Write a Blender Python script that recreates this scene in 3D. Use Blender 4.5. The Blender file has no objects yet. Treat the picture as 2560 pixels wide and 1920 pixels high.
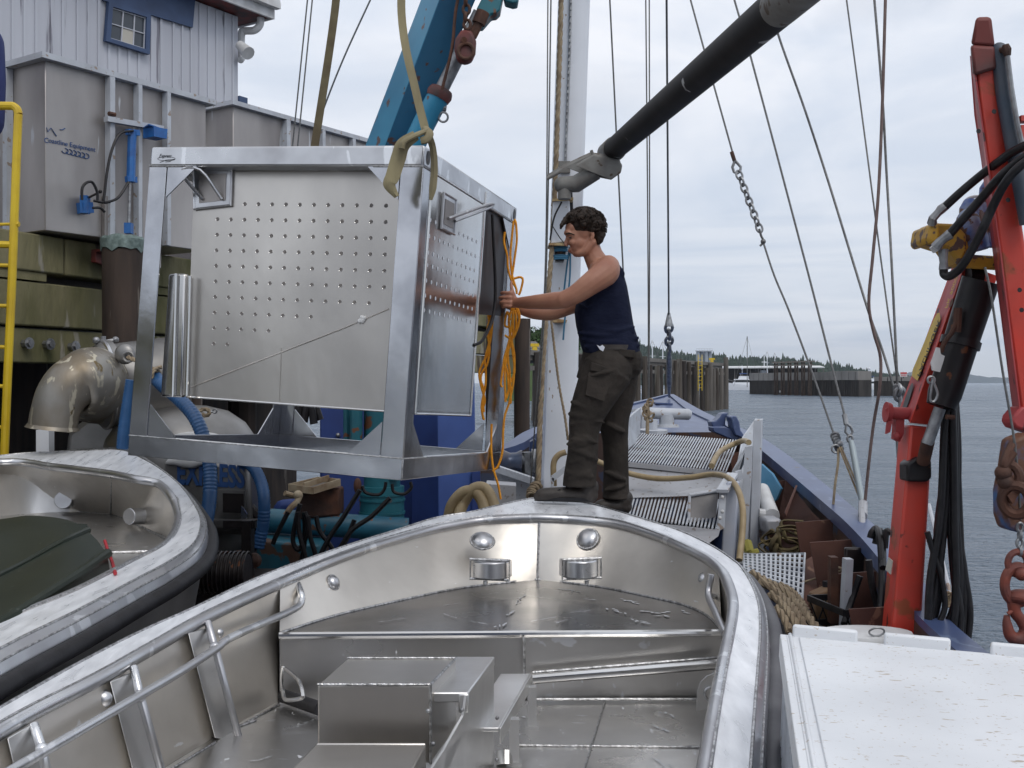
import bpy, bmesh, math, random
from mathutils import Vector, Matrix, noise
random.seed(7)
R = math.radians
sc = bpy.context.scene
col = sc.collection
F = 2700.0; HZ = 957.0; CAMZ = 3.0

# ---------------------------------------------------------------- camera
cam_d = bpy.data.cameras.new('camera'); cam = bpy.data.objects.new('camera', cam_d); col.objects.link(cam)
cam_d.sensor_width = 36; cam_d.lens = F/2560*36; cam_d.clip_start = 0.05; cam_d.clip_end = 60000
cam.location = (0, 0, CAMZ); cam.rotation_euler = (R(90)-math.atan(3/F), 0, 0)
sc.camera = cam
sc.view_settings.view_transform = 'Standard'; sc.view_settings.look = 'None'
sc.view_settings.exposure = 0.0; sc.view_settings.gamma = 1.0
sc.render.engine = 'CYCLES'
# ---------------------------------------------------------------- world: overcast daylight
world = bpy.data.worlds.new('World'); sc.world = world; world.use_nodes = True
nt = world.node_tree; nt.nodes.clear()
N = nt.nodes.new; L = nt.links.new
sky = N('ShaderNodeTexSky'); sky.sky_type = 'NISHITA'; sky.sun_disc = False
sky.sun_elevation = R(50); sky.sun_rotation = R(152)
bg1 = N('ShaderNodeBackground'); bg1.inputs[1].default_value = 0.09; L(sky.outputs[0], bg1.inputs[0])
tc = N('ShaderNodeTexCoord'); sep = N('ShaderNodeSeparateXYZ'); L(tc.outputs['Generated'], sep.inputs[0])
def mr(src, a, b, c=0, d=1):
    m = N('ShaderNodeMapRange'); L(src, m.inputs[0])
    for i, v in enumerate((a, b, c, d)): m.inputs[i+1].default_value = v
    return m.outputs[0]
def skynoise(scl, scale, detail=5, rough=.55, dist=0.0):
    mp = N('ShaderNodeMapping'); mp.inputs['Scale'].default_value = scl; L(tc.outputs['Generated'], mp.inputs[0])
    n = N('ShaderNodeTexNoise'); n.inputs['Scale'].default_value = scale; n.inputs['Detail'].default_value = detail
    n.inputs['Roughness'].default_value = rough; n.inputs['Distortion'].default_value = dist
    L(mp.outputs[0], n.inputs[0]); return n.outputs[0]
def mixc(f, a, b):
    m = N('ShaderNodeMix'); m.data_type = 'RGBA'
    if isinstance(f, float): m.inputs[0].default_value = f
    else: L(f, m.inputs[0])
    for s, v in ((6, a), (7, b)):
        if isinstance(v, tuple): m.inputs[s].default_value = (*v, 1)
        else: L(v, m.inputs[s])
    return m.outputs[2]
elev = mr(sep.outputs[2], 0.0, 0.36)
grad = mixc(elev, (.50, .58, .70), (.75, .80, .89))
zen = mr(sep.outputs[2], 0.36, 1.0)
grad = mixc(zen, grad, (.92, .95, 1.0))
bands = mr(skynoise((1.0, 1.0, 13.0), 2.2, 6, .55, .4), .42, .60)
lowband = mr(sep.outputs[2], .26, .10)
mul = N('ShaderNodeMath'); mul.operation = 'MULTIPLY'; L(bands, mul.inputs[0]); L(lowband, mul.inputs[1])
grad = mixc(mul.outputs[0], grad, (.74, .78, .85))
puffs = mr(skynoise((1.0, 1.0, 2.6), 2.6, 6, .55, .5), .44, .60)
m3 = N('ShaderNodeMath'); m3.operation = 'MULTIPLY'; L(puffs, m3.inputs[0]); L(mr(sep.outputs[2], .05, .3, 0, .8), m3.inputs[1])
grad = mixc(m3.outputs[0], grad, (.93, .94, .98))
horiz = mr(sep.outputs[2], .035, .012)
grad = mixc(horiz, grad, (.64, .69, .74))
bg2 = N('ShaderNodeBackground'); bg2.inputs[1].default_value = 1.14; L(grad, bg2.inputs[0])
mx = N('ShaderNodeMixShader'); L(bg1.outputs[0], mx.inputs[1]); L(bg2.outputs[0], mx.inputs[2])
mx.inputs[0].default_value = .9
thin = mr(skynoise((1.0, 1.0, 2.2), 3.1, 4, .5, .4), .50, .72)
m4 = N('ShaderNodeMath'); m4.operation = 'MULTIPLY'; L(thin, m4.inputs[0]); L(mr(sep.outputs[2], .2, .34, 0, .45), m4.inputs[1])
m5 = N('ShaderNodeMath'); m5.operation = 'SUBTRACT'; m5.inputs[0].default_value = .93; L(m4.outputs[0], m5.inputs[1])
L(m5.outputs[0], mx.inputs[0])
wo = N('ShaderNodeOutputWorld'); L(mx.outputs[0], wo.inputs[0])
# ---------------------------------------------------------------- sun, veiled by cloud
sun_d = bpy.data.lights.new('sun', 'SUN'); sun_d.energy = 1.1; sun_d.angle = R(25); sun_d.color = (1, .96, .9)
sun = bpy.data.objects.new('sun', sun_d); col.objects.link(sun)
# from behind-right of the camera, 50 degrees up
az = R(152); el = R(50)
sdir = Vector((math.sin(az)*math.cos(el), math.cos(az)*math.cos(el), math.sin(el)))
sun.rotation_euler = sdir.to_track_quat('Z', 'Y').to_euler()

# ================================================================ helpers
def V(*a): return Vector(a)
def W(x, y, d): return Vector(((x-1280)/F*d, d, CAMZ-(y-HZ)/F*d))      # photo pixel + distance in metres
def G(x, y, h): return W(x, y, h*F/(y-HZ))                            # photo pixel + metres below eye level
def Q(X, d, h): return Vector((X, d, CAMZ-h))
def hit(px, py, P, n):                                                # sight line meets a plane
    r = Vector(((px-1280)/F, 1, -(py-HZ)/F)); o = Vector((0, 0, CAMZ))
    return o + r*((P-o).dot(n)/r.dot(n))
def spl(pts, n=8):                                                    # Catmull-Rom
    P = [Vector(p) for p in pts]
    if len(P) < 3: return P
    P = [P[0]*2-P[1]]+P+[P[-1]*2-P[-2]]; out = []
    for i in range(1, len(P)-2):
        a, b, c, d = P[i-1:i+3]
        for k in range(n):
            t = k/n
            out.append(.5*((2*b)+(c-a)*t+(2*a-5*b+4*c-d)*t*t+(3*b-a-3*c+d)*t**3))
    out.append(P[-2].copy()); return out
def frame(t):
    t = t.normalized(); up = Vector((0, 0, 1)) if abs(t.z) < .9 else Vector((1, 0, 0))
    a = t.cross(up).normalized(); return a, t.cross(a).normalized()
class MB:
    def __init__(s): s.v = []; s.f = []; s.m = []; s.cur = 0
    def add(s, vs, fs):
        b = len(s.v); s.v += [Vector(p) for p in vs]
        for f in fs: s.f.append([b+i for i in f]); s.m.append(s.cur)
        return s
    def hexa(s, p):                                                   # 0-3 bottom loop, 4-7 top loop
        return s.add(p, [(0, 3, 2, 1), (4, 5, 6, 7), (0, 1, 5, 4), (1, 2, 6, 5), (2, 3, 7, 6), (3, 0, 4, 7)])
    def obox(s, o, a, b, c):                                          # corner + three edge vectors
        o, a, b, c = map(Vector, (o, a, b, c))
        return s.hexa([o, o+a, o+a+b, o+b, o+c, o+a+c, o+a+b+c, o+b+c])
    def box(s, c, sx, sy, sz, rz=0):
        m = Matrix.Rotation(rz, 3, 'Z'); c = Vector(c)
        a, b, e = m@Vector((sx, 0, 0)), m@Vector((0, sy, 0)), Vector((0, 0, sz))
        return s.obox(c-a/2-b/2-e/2, a, b, e)
    def beam(s, p, q, w, h, up=(0, 0, 1)):                            # centred bar from p to q
        p, q = Vector(p), Vector(q); t = (q-p).normalized(); a = t.cross(Vector(up)).normalized(); b = a.cross(t).normalized()
        return s.obox(p-a*w/2-b*h/2, a*w, q-p, b*h)
    def tube(s, path, r, n=8, closed=False, cap=True, sq=None):
        P = [Vector(p) for p in path]; k = len(P); rs = r if isinstance(r, (list, tuple)) else [r]*k
        vs = []; a = None
        for i, p in enumerate(P):
            t = (P[(i+1) % k]-P[i-1]) if closed else (P[min(i+1, k-1)]-P[max(i-1, 0)])
            if t.length < 1e-9: t = Vector((0, 0, 1))
            t.normalize()
            if a is None: a, _ = frame(t)
            a = (a-t*a.dot(t))
            if a.length < 1e-6: a, _ = frame(t)
            a.normalize(); b = t.cross(a)
            for j in range(n):
                g = 2*math.pi*j/n; vs.append(p+(a*math.cos(g)+b*math.sin(g)*(sq or 1))*rs[i])
        fs = []
        for i in range(k if closed else k-1):
            for j in range(n):
                i2 = (i+1) % k; fs.append((i*n+j, i*n+(j+1) % n, i2*n+(j+1) % n, i2*n+j))
        if not closed and cap: fs += [tuple(range(n-1, -1, -1)), tuple((k-1)*n+j for j in range(n))]
        return s.add(vs, fs)
    def cyl(s, p, q, r, n=20): return s.tube([p, q], r, n)
    def ell(s, c, r, rot=None, nu=14, nv=9):
        c = Vector(c); r = r if isinstance(r, (tuple, list)) else (r, r, r); vs = []; rot = rot or Matrix.Identity(3)
        for i in range(1, nv):
            th = math.pi*i/nv
            for j in range(nu):
                ph = 2*math.pi*j/nu
                vs.append(c+rot@Vector((r[0]*math.sin(th)*math.cos(ph), r[1]*math.sin(th)*math.sin(ph), r[2]*math.cos(th))))
        fs = [(i*nu+j, (i+1)*nu+j, (i+1)*nu+(j+1) % nu, i*nu+(j+1) % nu) for i in range(nv-2) for j in range(nu)]
        top, bot = len(vs), len(vs)+1; vs += [c+rot@Vector((0, 0, r[2])), c-rot@Vector((0, 0, r[2]))]
        fs += [(top, j, (j+1) % nu) for j in range(nu)]+[(bot, (nv-2)*nu+(j+1) % nu, (nv-2)*nu+j) for j in range(nu)]
        return s.add(vs, fs)
    def chain(s, pts, rs, n=14):                                      # capsule chain with round ends
        P = [Vector(p) for p in pts]; s.tube(spl(P, 5) if len(P) > 2 else P, (interp(rs, 5) if len(P) > 2 else list(rs)), n)
        s.ell(P[0], rs[0]); s.ell(P[-1], rs[-1]); return s
    def prism(s, poly, th):                                           # polygon + thickness vector
        k = len(poly); th = Vector(th); P = [Vector(p) for p in poly]
        return s.add(P+[p+th for p in P], [tuple(range(k)), tuple(range(2*k-1, k-1, -1))]+[(i, i+k, (i+1) % k+k, (i+1) % k) for i in range(k)])
    def strip(s, A, B, closed=False):
        k = len(A); m = k if closed else k-1
        return s.add(list(A)+list(B), [(i, (i+1) % k, k+(i+1) % k, k+i) for i in range(m)])
    def loft(s, rings, closed=True, cap=True):
        n = len(rings[0]); vs = [p for r in rings for p in r]; fs = []
        for i in range(len(rings)-1):
            for j in range(n if closed else n-1):
                fs.append((i*n+j, i*n+(j+1) % n, (i+1)*n+(j+1) % n, (i+1)*n+j))
        if cap and closed: fs += [tuple(range(n-1, -1, -1)), tuple((len(rings)-1)*n+j for j in range(n))]
        return s.add(vs, fs)
    def torus(s, c, nrm, R_, r, n=18, m=8, arc=1.0, sx=1.0, start=0.0):
        a, b = frame(Vector(nrm)); c = Vector(c)
        pts = [c+(a*math.cos(g)*sx+b*math.sin(g))*R_ for g in [start+2*math.pi*arc*i/n for i in range(n if arc == 1 else n+1)]]
        return s.tube(pts, r, m, closed=(arc == 1))
    def disc(s, c, nrm, r, n=20, sx=1, sy=1, a=None):
        if a is None: a, b = frame(Vector(nrm))
        else: a = Vector(a).normalized(); b = Vector(nrm).normalized().cross(a)
        c = Vector(c); return s.add([c+(a*math.cos(2*math.pi*i/n)*sx+b*math.sin(2*math.pi*i/n)*sy)*r for i in range(n)], [tuple(range(n))])
    def twist(s, path, R_, strands=3, pitch=None, n=6):               # laid rope
        P = [Vector(p) for p in path]; pitch = pitch or R_*10; L_ = [0]
        for i in range(1, len(P)): L_.append(L_[-1]+(P[i]-P[i-1]).length)
        cnt = max(4, int(L_[-1]/pitch*8)); pts = []
        for k in range(cnt+1):
            d = L_[-1]*k/cnt; i = max(j for j in range(len(L_)) if L_[j] <= d+1e-9); i = min(i, len(P)-2)
            f = (d-L_[i])/max(1e-9, L_[i+1]-L_[i]); pts.append((P[i].lerp(P[i+1], f), (P[i+1]-P[i]).normalized(), d))
        a = None; fr = []
        for p, t, d in pts:
            if a is None: a, _ = frame(t)
            a = (a-t*a.dot(t)).normalized(); fr.append((p, a.copy(), t.cross(a), d))
        for q in range(strands):
            s.tube([p+(a*math.cos(2*math.pi*(d/pitch+q/strands))+b*math.sin(2*math.pi*(d/pitch+q/strands)))*R_*.5 for p, a, b, d in fr], R_*.58, n)
        return s
    def build(s, name, mats, parent=None, smooth=30, bevel=0, base=None):
        me = bpy.data.meshes.new(name); root = parent
        while root is not None and root.parent is not None: root = root.parent
        if root is not None: off = root.location.copy()
        elif base is not None: off = Vector(base)
        else:
            xs = [p.x for p in s.v]; ys = [p.y for p in s.v]
            off = Vector(((min(xs)+max(xs))/2, (min(ys)+max(ys))/2, min(p.z for p in s.v)))
        me.from_pydata([tuple(p-off) for p in s.v], [], s.f); me.update()
        bm = bmesh.new(); bm.from_mesh(me); bmesh.ops.recalc_face_normals(bm, faces=bm.faces); bm.to_mesh(me); bm.free()
        mats = mats if isinstance(mats, (list, tuple)) else [mats]
        for m in mats: me.materials.append(m)
        if len(mats) > 1: me.polygons.foreach_set('material_index', s.m)
        if smooth:
            me.shade_smooth(); me.set_sharp_from_angle(angle=R(smooth))
        o = bpy.data.objects.new(name, me); col.objects.link(o)
        if parent is not None: o.parent = parent
        else: o.location = off
        if bevel:
            b = o.modifiers.new('bevel', 'BEVEL'); b.width = bevel; b.segments = 2; b.limit_method = 'ANGLE'; b.angle_limit = R(40)
        return o
def interp(rs, n):
    out = []
    for i in range(len(rs)-1):
        for k in range(n): out.append(rs[i]+(rs[i+1]-rs[i])*k/n)
    return out+[rs[-1]]
def thing(name, label, cat, base, group=None):
    o = bpy.data.objects.new(name, None); col.objects.link(o); o.empty_display_size = .1
    o.location = Vector(base); return tag(o, label, cat, group)
def tag(o, label=None, cat=None, group=None, kind=None):
    if label: o['label'] = label
    if cat: o['category'] = cat
    if group: o['group'] = group
    if kind: o['kind'] = kind
    return o
def remesh(o, voxel, smooth=3, factor=.5):
    m = o.modifiers.new('r', 'REMESH'); m.mode = 'VOXEL'; m.voxel_size = voxel; m.use_smooth_shade = True
    if smooth:
        k = o.modifiers.new('s', 'SMOOTH'); k.iterations = smooth; k.factor = factor
    dg = bpy.context.evaluated_depsgraph_get(); me = bpy.data.meshes.new_from_object(o.evaluated_get(dg), depsgraph=dg)
    o.modifiers.clear(); old = o.data; mats = [m for m in old.materials]; o.data = me
    if not me.materials:
        for m in mats: me.materials.append(m)
    me.shade_smooth(); return o
def text(name, s, P, right, up, h, mat, parent, ext=.0015, slant=0, width=None, bold=0.0):
    c = bpy.data.curves.new(name, 'FONT'); c.body = s; c.offset = bold; c.size = 1; c.extrude = .5; c.shear = slant; c.resolution_u = 3
    t = bpy.data.objects.new(name, c); col.objects.link(t)
    dg = bpy.context.evaluated_depsgraph_get(); dg.update(); me = bpy.data.meshes.new_from_object(t.evaluated_get(dg), depsgraph=dg)
    bpy.data.objects.remove(t); xs = [v.co.x for v in me.vertices]; w = max(xs)-min(xs)
    right = Vector(right).normalized(); up = Vector(up).normalized(); nn = right.cross(up)
    sx = (width/w if width else h); root = parent
    while root.parent is not None: root = root.parent
    for v in me.vertices:
        q = v.co.copy(); v.co = Vector(P)+right*((q.x-min(xs))*sx)+up*(q.y*h)+nn*(q.z*ext*2)-root.location
    me.materials.clear(); me.materials.append(mat); me.update()
    o = bpy.data.objects.new(name, me); col.objects.link(o); o.parent = parent; return o
# ---------------------------------------------------------------- materials
def M(name, c1, rough=.5, metal=0.0, c2=None, scale=6, st=(1, 1, 1), ct=(.35, .65), bump=0, bscale=None, bst=None, rough2=None,
      spots=None, detail=6, dist=0.0, spots2=None, bd=.01, spec=.5, rot=0.0):
    m = bpy.data.materials.new(name); m.use_nodes = True; t = m.node_tree; b = t.nodes['Principled BSDF']
    n_ = t.nodes.new; l_ = t.links.new
    b.inputs['Metallic'].default_value = metal; b.inputs['Roughness'].default_value = rough; b.inputs['Base Color'].default_value = (*c1, 1)
    b.inputs['Specular IOR Level'].default_value = spec
    tcn = n_('ShaderNodeTexCoord')
    def nz(sc_, stt, det=detail, ds=dist, off=0):
        mp = n_('ShaderNodeMapping'); mp.inputs['Scale'].default_value = stt; mp.inputs['Rotation'].default_value = (0, 0, rot); mp.inputs['Location'].default_value = (off, off*.7, off*.3)
        l_(tcn.outputs['Object'], mp.inputs[0])
        z = n_('ShaderNodeTexNoise'); z.inputs['Scale'].default_value = sc_; z.inputs['Detail'].default_value = det; z.inputs['Distortion'].default_value = ds
        l_(mp.outputs[0], z.inputs[0]); return z.outputs[0]
    def mrr(src, a, bb, c=0, d=1):
        k = n_('ShaderNodeMapRange'); l_(src, k.inputs[0])
        for i, v in enumerate((a, bb, c, d)): k.inputs[i+1].default_value = v
        return k.outputs[0]
    colr = None
    if c2:
        f = mrr(nz(scale, st), *ct); k = n_('ShaderNodeMix'); k.data_type = 'RGBA'; l_(f, k.inputs[0])
        k.inputs[6].default_value = (*c1, 1); k.inputs[7].default_value = (*c2, 1); colr = k.outputs[2]
        if rough2 is not None: l_(mrr(f, 0, 1, rough, rough2), b.inputs['Roughness'])
    for i, sp in enumerate((spots, spots2)):
        if not sp: continue
        cs, ss, th, sst = sp[:4]; f = mrr(nz(ss, sst, 4, .3, 3.3+i*5), th-.055, th-.02); k = n_('ShaderNodeMix'); k.data_type = 'RGBA'; l_(f, k.inputs[0])
        if colr: l_(colr, k.inputs[6])
        else: k.inputs[6].default_value = (*c1, 1)
        k.inputs[7].default_value = (*cs, 1); colr = k.outputs[2]
        if len(sp) > 4:
            q = n_('ShaderNodeMath'); q.operation = 'MULTIPLY_ADD'; l_(f, q.inputs[0]); q.inputs[1].default_value = -metal; q.inputs[2].default_value = metal
            l_(q.outputs[0], b.inputs['Metallic'])
    if colr: l_(colr, b.inputs['Base Color'])
    if bump:
        bp = n_('ShaderNodeBump'); bp.inputs['Strength'].default_value = bump; bp.inputs['Distance'].default_value = bd
        l_(nz(bscale or scale*3, bst or st, 4, dist, 9), bp.inputs['Height']); l_(bp.outputs[0], b.inputs['Normal'])
    return m
white_spot = (.82, .83, .85)
ALU = M('brushed_aluminium', (.70, .70, .70), .28, .95, (.56, .555, .55), 3.5, (1, 1, .5), rough2=.42, bump=.16, bscale=2.5, bst=(1, 1, 1), bd=.03, spots=((.80, .80, .82), 19, .80, (3, .5, .5)))
ALUF = M('frame_aluminium', (.60, .61, .63), .27, 1, (.46, .46, .48), 4, rough2=.40, bump=.10, bscale=14, bd=.01, spots=((.75, .76, .78), 9, .66, (1, 1, .4)))
ALUT = M('weathered_aluminium', (.47, .44, .42), .38, .8, (.29, .27, .265), 1.3, (1, 1, .3), rough2=.55, bump=.1, bscale=5, spots=((.55, .56, .58), 7, .72, (1, 1, .15)))
ALUP = M('perforated_aluminium', (.64, .61, .57), .30, 1, (.44, .42, .40), 1.5, (1, 1, .6), ct=(.3, .7), rough2=.40, bump=.22, bscale=1.7, bd=.05)
ALUMIR = M('polished_aluminium', (.66, .66, .66), .13, 1, (.56, .55, .54), 2.5, (1, 1, .5), rough2=.22, bump=.16, bscale=2.2, bd=.03)
ALUIN = M('hull_interior_aluminium', (.76, .72, .66), .28, .9, (.56, .53, .49), 2.2, (1, 1, 1), ct=(.3, .66), rough2=.44, bump=.2, bscale=2.2, bd=.04, spots=((.86, .86, .86), 16, .77, (1, .5, 2)))
ALUDK = M('deck_aluminium', (.62, .61, .60), .27, .95, (.50, .49, .48), 2.5, rough2=.34, bump=.10, bscale=4, bd=.02, spots=((.74, .75, .78), 8, .725, (.8, 2.6, 1), 1), spots2=((.62, .63, .66), 12, .735, (2.6, 1, 1), 1))
ALUG = M('ground_gunwale_aluminium', (.84, .86, .90), .34, .15, (.62, .64, .68), 7, (3.2, .9, 1), ct=(.3, .7), rough2=.26, bump=.28, bscale=8, bst=(3.2, .9, 1), dist=.3, bd=.012, rot=.5, detail=3)
WELD = M('weld_bead', (.62, .62, .63), .35, 1, (.25, .25, .25), 60, bump=.8, bscale=120, bd=.004)
STEEL = M('galvanised_steel', (.36, .37, .38), .45, .8, (.22, .22, .23), 20, bump=.1)
WIRE = M('steel_wire_rope', (.13, .13, .13), .5, .6, (.2, .2, .2), 60)
RUSTW = M('rusty_steel', (.11, .045, .026), .75, .1, (.05, .026, .02), 9, bump=.35, bscale=30)
RUSTP = M('rusty_plate_steel', (.12, .05, .034), .7, .1, (.075, .033, .026), 3, bump=.2, bscale=14, spots=((.20, .11, .075), 9, .71, (1, 1, 1)))
BLACK = M('black_rubber', (.012, .012, .014), .5, 0, (.022, .022, .026), 12, bump=.1, spec=.3)
RUBG = M('grey_rubber_fender', (.06, .06, .07), .55, 0, (.10, .10, .11), 5, bump=.1)
HOSE = M('black_hydraulic_hose', (.009, .009, .011), .42, 0, (.018, .016, .018), 30, spec=.35)
BHOSE = M('blue_suction_hose', (.02, .075, .19), .38, 0, (.03, .10, .24), 8)
TAN = M('tan_hose', (.36, .28, .16), .5, 0, (.26, .19, .10), 9, bump=.15)
ROPE = M('weathered_rope', (.34, .27, .18), .9, 0, (.20, .15, .10), 14, bump=.3)
ORG = M('orange_rope', (.85, .36, .02), .7, 0, (.70, .26, .01), 40, bump=.6, bscale=140)
STRAPD = M('dark_olive_strap', (.13, .11, .06), .9, 0, (.09, .07, .04), 9, bump=.2, bscale=80)
FDK = M('foredeck_aluminium', (.29, .285, .285), .17, 1, (.20, .20, .20), 2.0, rough2=.30, bump=.10, bscale=4, bd=.02)
SCUF = M('bright_grinder_scuff', (.62, .63, .66), .55, .5, (.42, .43, .45), 60)
STRAP = M('olive_lifting_strap', (.30, .26, .15), .85, 0, (.20, .17, .10), 9, (1, 1, .3), bump=.2, bscale=80)
VBLUE = M('blue_hull_paint', (.065, .095, .20), .36, 0, (.045, .068, .155), 3, bump=.12, bscale=9, spots=((.11, .15, .26), 8, .68, (1, 1, 1)), spots2=((.08, .06, .05), 7, .74, (1, 1, 1)))
VDK = M('dark_bulwark_inside', (.045, .03, .028), .7, 0, (.09, .045, .03), 3, bump=.2, spots=((.04, .05, .09), 4, .6, (1, 1, 1)))
ALUC = M('cage_bottom_aluminium', (.50, .51, .54), .14, 1, (.38, .39, .42), 4, rough2=.26, bump=.08, bscale=9, bd=.01)
DECKM = M('wet_dark_deck', (.035, .033, .035), .5, 0, (.06, .05, .045), 3, bump=.2)
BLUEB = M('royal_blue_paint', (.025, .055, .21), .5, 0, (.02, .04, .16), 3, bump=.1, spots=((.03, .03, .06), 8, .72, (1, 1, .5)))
TEAL = M('teal_machine_paint', (.02, .15, .19), .45, 0, (.015, .10, .14), 4, bump=.15, spots=((.15, .06, .03), 7, .66, (1, 1, 1)))
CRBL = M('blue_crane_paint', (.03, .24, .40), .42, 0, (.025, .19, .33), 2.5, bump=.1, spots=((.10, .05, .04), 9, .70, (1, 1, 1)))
CRDK = M('blue_crane_shaded_side', (.02, .12, .23), .5, 0, (.015, .09, .18), 2, bump=.1, spots=((.08, .04, .03), 8, .68, (1, 1, 1)))  # crane blue darkened to paint in the shade on one boom face
RED = M('red_crane_paint', (.61, .048, .028), .45, 0, (.48, .06, .042), 5, bump=.1, spots=((.07, .02, .015), 11, .70, (1, 1, .8)), spots2=((.30, .07, .03), 5, .70, (1, 1, 1)))
REDF = M('faded_red_crane_paint', (.42, .07, .07), .55, 0, (.33, .04, .045), 5, bump=.1, spots=((.08, .03, .03), 12, .68, (1, 1, 1)))
REDD = M('rust_red_paint', (.16, .03, .025), .6, 0, (.05, .03, .03), 6, bump=.2)
GBLK = M('oily_black_paint', (.008, .007, .009), .4, 0, (.02, .015, .015), 8, spec=.4, bump=.2, spots=((.14, .05, .02), 12, .70, (1, 1, 1)))
YELM = M('worn_yellow_paint', (.52, .30, .03), .5, 0, (.40, .22, .03), 12, bump=.2, spots=((.10, .06, .05), 26, .60, (1, 1, 1)))
YEL = M('yellow_ladder_paint', (.66, .47, .02), .45, 0, (.55, .37, .02), 6)
BMOT = M('chipped_blue_paint', (.06, .12, .36), .5, 0, (.28, .33, .42), 16, bump=.3, spots=((.12, .06, .04), 22, .58, (1, 1, 1)))
WPAINT = M('white_mast_paint', (.76, .79, .85), .38, 0, (.68, .71, .77), 2, bump=.05, spots=((.30, .22, .16), 30, .75, (1, 1, .5)))
TOTE = M('white_tote_plastic', (.72, .74, .77), .38, 0, (.63, .65, .68), 2.5, bump=.12, bscale=25, bd=.003, spots=((.42, .36, .30), 30, .715, (.6, 1.8, 1)), spots2=((.50, .46, .42), 80, .70, (1, 1, 1)))
GREYP = M('weathered_grey_aluminium', (.44, .45, .48), .5, .35, (.36, .36, .38), 4, (1, 1, .4), bump=.15, spots=((.25, .23, .22), 30, .68, (1, 1, 1)))
GREYW = M('pale_grey_paint', (.50, .53, .58), .5, 0, (.40, .42, .46), 5, bump=.1, spots=((.30, .24, .2), 18, .70, (1, 1, 1)))
TIMB = M('mossy_wharf_timber', (.085, .085, .032), .9, 0, (.24, .215, .125), 1.7, (1.2, 1.2, .5), ct=(.32, .68), bump=.7, bscale=10, bd=.03, spots=((.26, .245, .20), 5, .70, (1, 1, .2)), spots2=((.07, .05, .035), 4, .68, (1, 1, .25)), detail=9)
TIMD = M('dark_creosote_pile', (.020, .014, .012), .8, 0, (.06, .04, .03), 6, (1, 1, .15), bump=.6, bscale=14, bst=(1, 1, .15), spots=((.14, .12, .10), 9, .70, (1, 1, .1)))
PILE = M('weathered_pier_pile', (.045, .036, .030), .85, 0, (.10, .085, .07), .8, (1, 1, .25), bump=.4, spots=((.16, .15, .13), 1.2, .62, (1, 1, .15)))
BARN = M('lavender_grey_siding', (.52, .54, .60), .7, 0, (.44, .455, .51), 1.5, (1, 1, .15), bump=.15, spots=((.22, .22, .26), 7, .68, (1, 1, .08)))
NAVYP = M('navy_trim_paint', (.045, .08, .17), .55, 0, (.035, .06, .13), 4)
WTRIM = M('white_trim_paint', (.68, .69, .70), .6, 0, (.50, .50, .50), 5)
GLASSD = M('dark_window_glass', (.05, .06, .075), .15)
CURT = M('pale_curtain', (.45, .43, .38), .8)
BOOM = M('black_boom_paint', (.010, .009, .010), .6, 0, (.018, .015, .016), 5, spec=.25, bump=.08, spots=((.42, .42, .42), 7, .735, (1, 1, 1)))
BOOMG = M('grey_boom_fitting_paint', (.20, .20, .19), .6, 0, (.14, .13, .12), 9, bump=.2, spots=((.07, .045, .03), 12, .68, (1, 1, 1)))
STAIN = M('stained_stainless_steel', (.30, .29, .27), .5, .7, (.20, .165, .12), 3, (1, 1, .6), ct=(.4, .62), bump=.3, bscale=14, detail=9, spots=((.52, .48, .38), 9, .66, (1.5, 1.5, .4)), spots2=((.16, .12, .06), 11, .70, (1, 1, .5)))
STAINC = M('dull_stainless_steel', (.27, .265, .26), .45, .8, (.17, .165, .16), 3, bump=.1)
GRNP = M('dark_green_plastic', (.010, .016, .010), .4, 0, (.015, .022, .014), 3, bump=.05, spec=.3, spots=((.05, .06, .05), 14, .74, (3, 1, 1)))
BLUEL = M('blue_lettering_paint', (.012, .06, .20), .6)
PENB = M('black_marker_ink', (.02, .02, .03), .6)
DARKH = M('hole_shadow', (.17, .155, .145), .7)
SKIN = M('tanned_skin', (.42, .205, .13), .5, 0, (.33, .14, .09), 7, bump=.12, bscale=60, bd=.003)
SKINF = M('background_skin', (.35, .12, .09), .6)
NAVY = M('navy_tank_top_cotton', (.007, .010, .028), .9, 0, (.012, .016, .038), 12, spec=.2, bump=.5, bscale=22, bst=(1, 1, 2.5), bd=.012)
PANTS = M('dark_work_trousers', (.033, .029, .026), .9, 0, (.056, .048, .042), 5, spec=.15, bump=.9, bscale=11, bd=.02)
LEATH = M('worn_dark_boots', (.026, .021, .019), .55, 0, (.05, .042, .037), 14, bump=.3)
HAIR = M('dark_brown_hair', (.012, .008, .006), .6, 0, (.030, .018, .012), 60, spec=.25, bump=.6, bscale=90, bd=.004)
LIPS = M('lips', (.34, .10, .08), .5)
EYE = M('eye_dark', (.03, .02, .02), .3)
PAPER = M('white_paper', (.75, .78, .85), .7)
WOODB = M('weathered_wood', (.20, .12, .06), .8, 0, (.12, .07, .04), 5, (.3, 1, 1), bump=.3)
CYANP = M('flaking_cyan_paint', (.06, .20, .34), .6, 0, (.10, .26, .42), 7)
CAPG = M('verdigris_pile_cap', (.20, .26, .25), .7, .3, (.10, .14, .13), 20, bump=.6, bscale=25)
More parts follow.
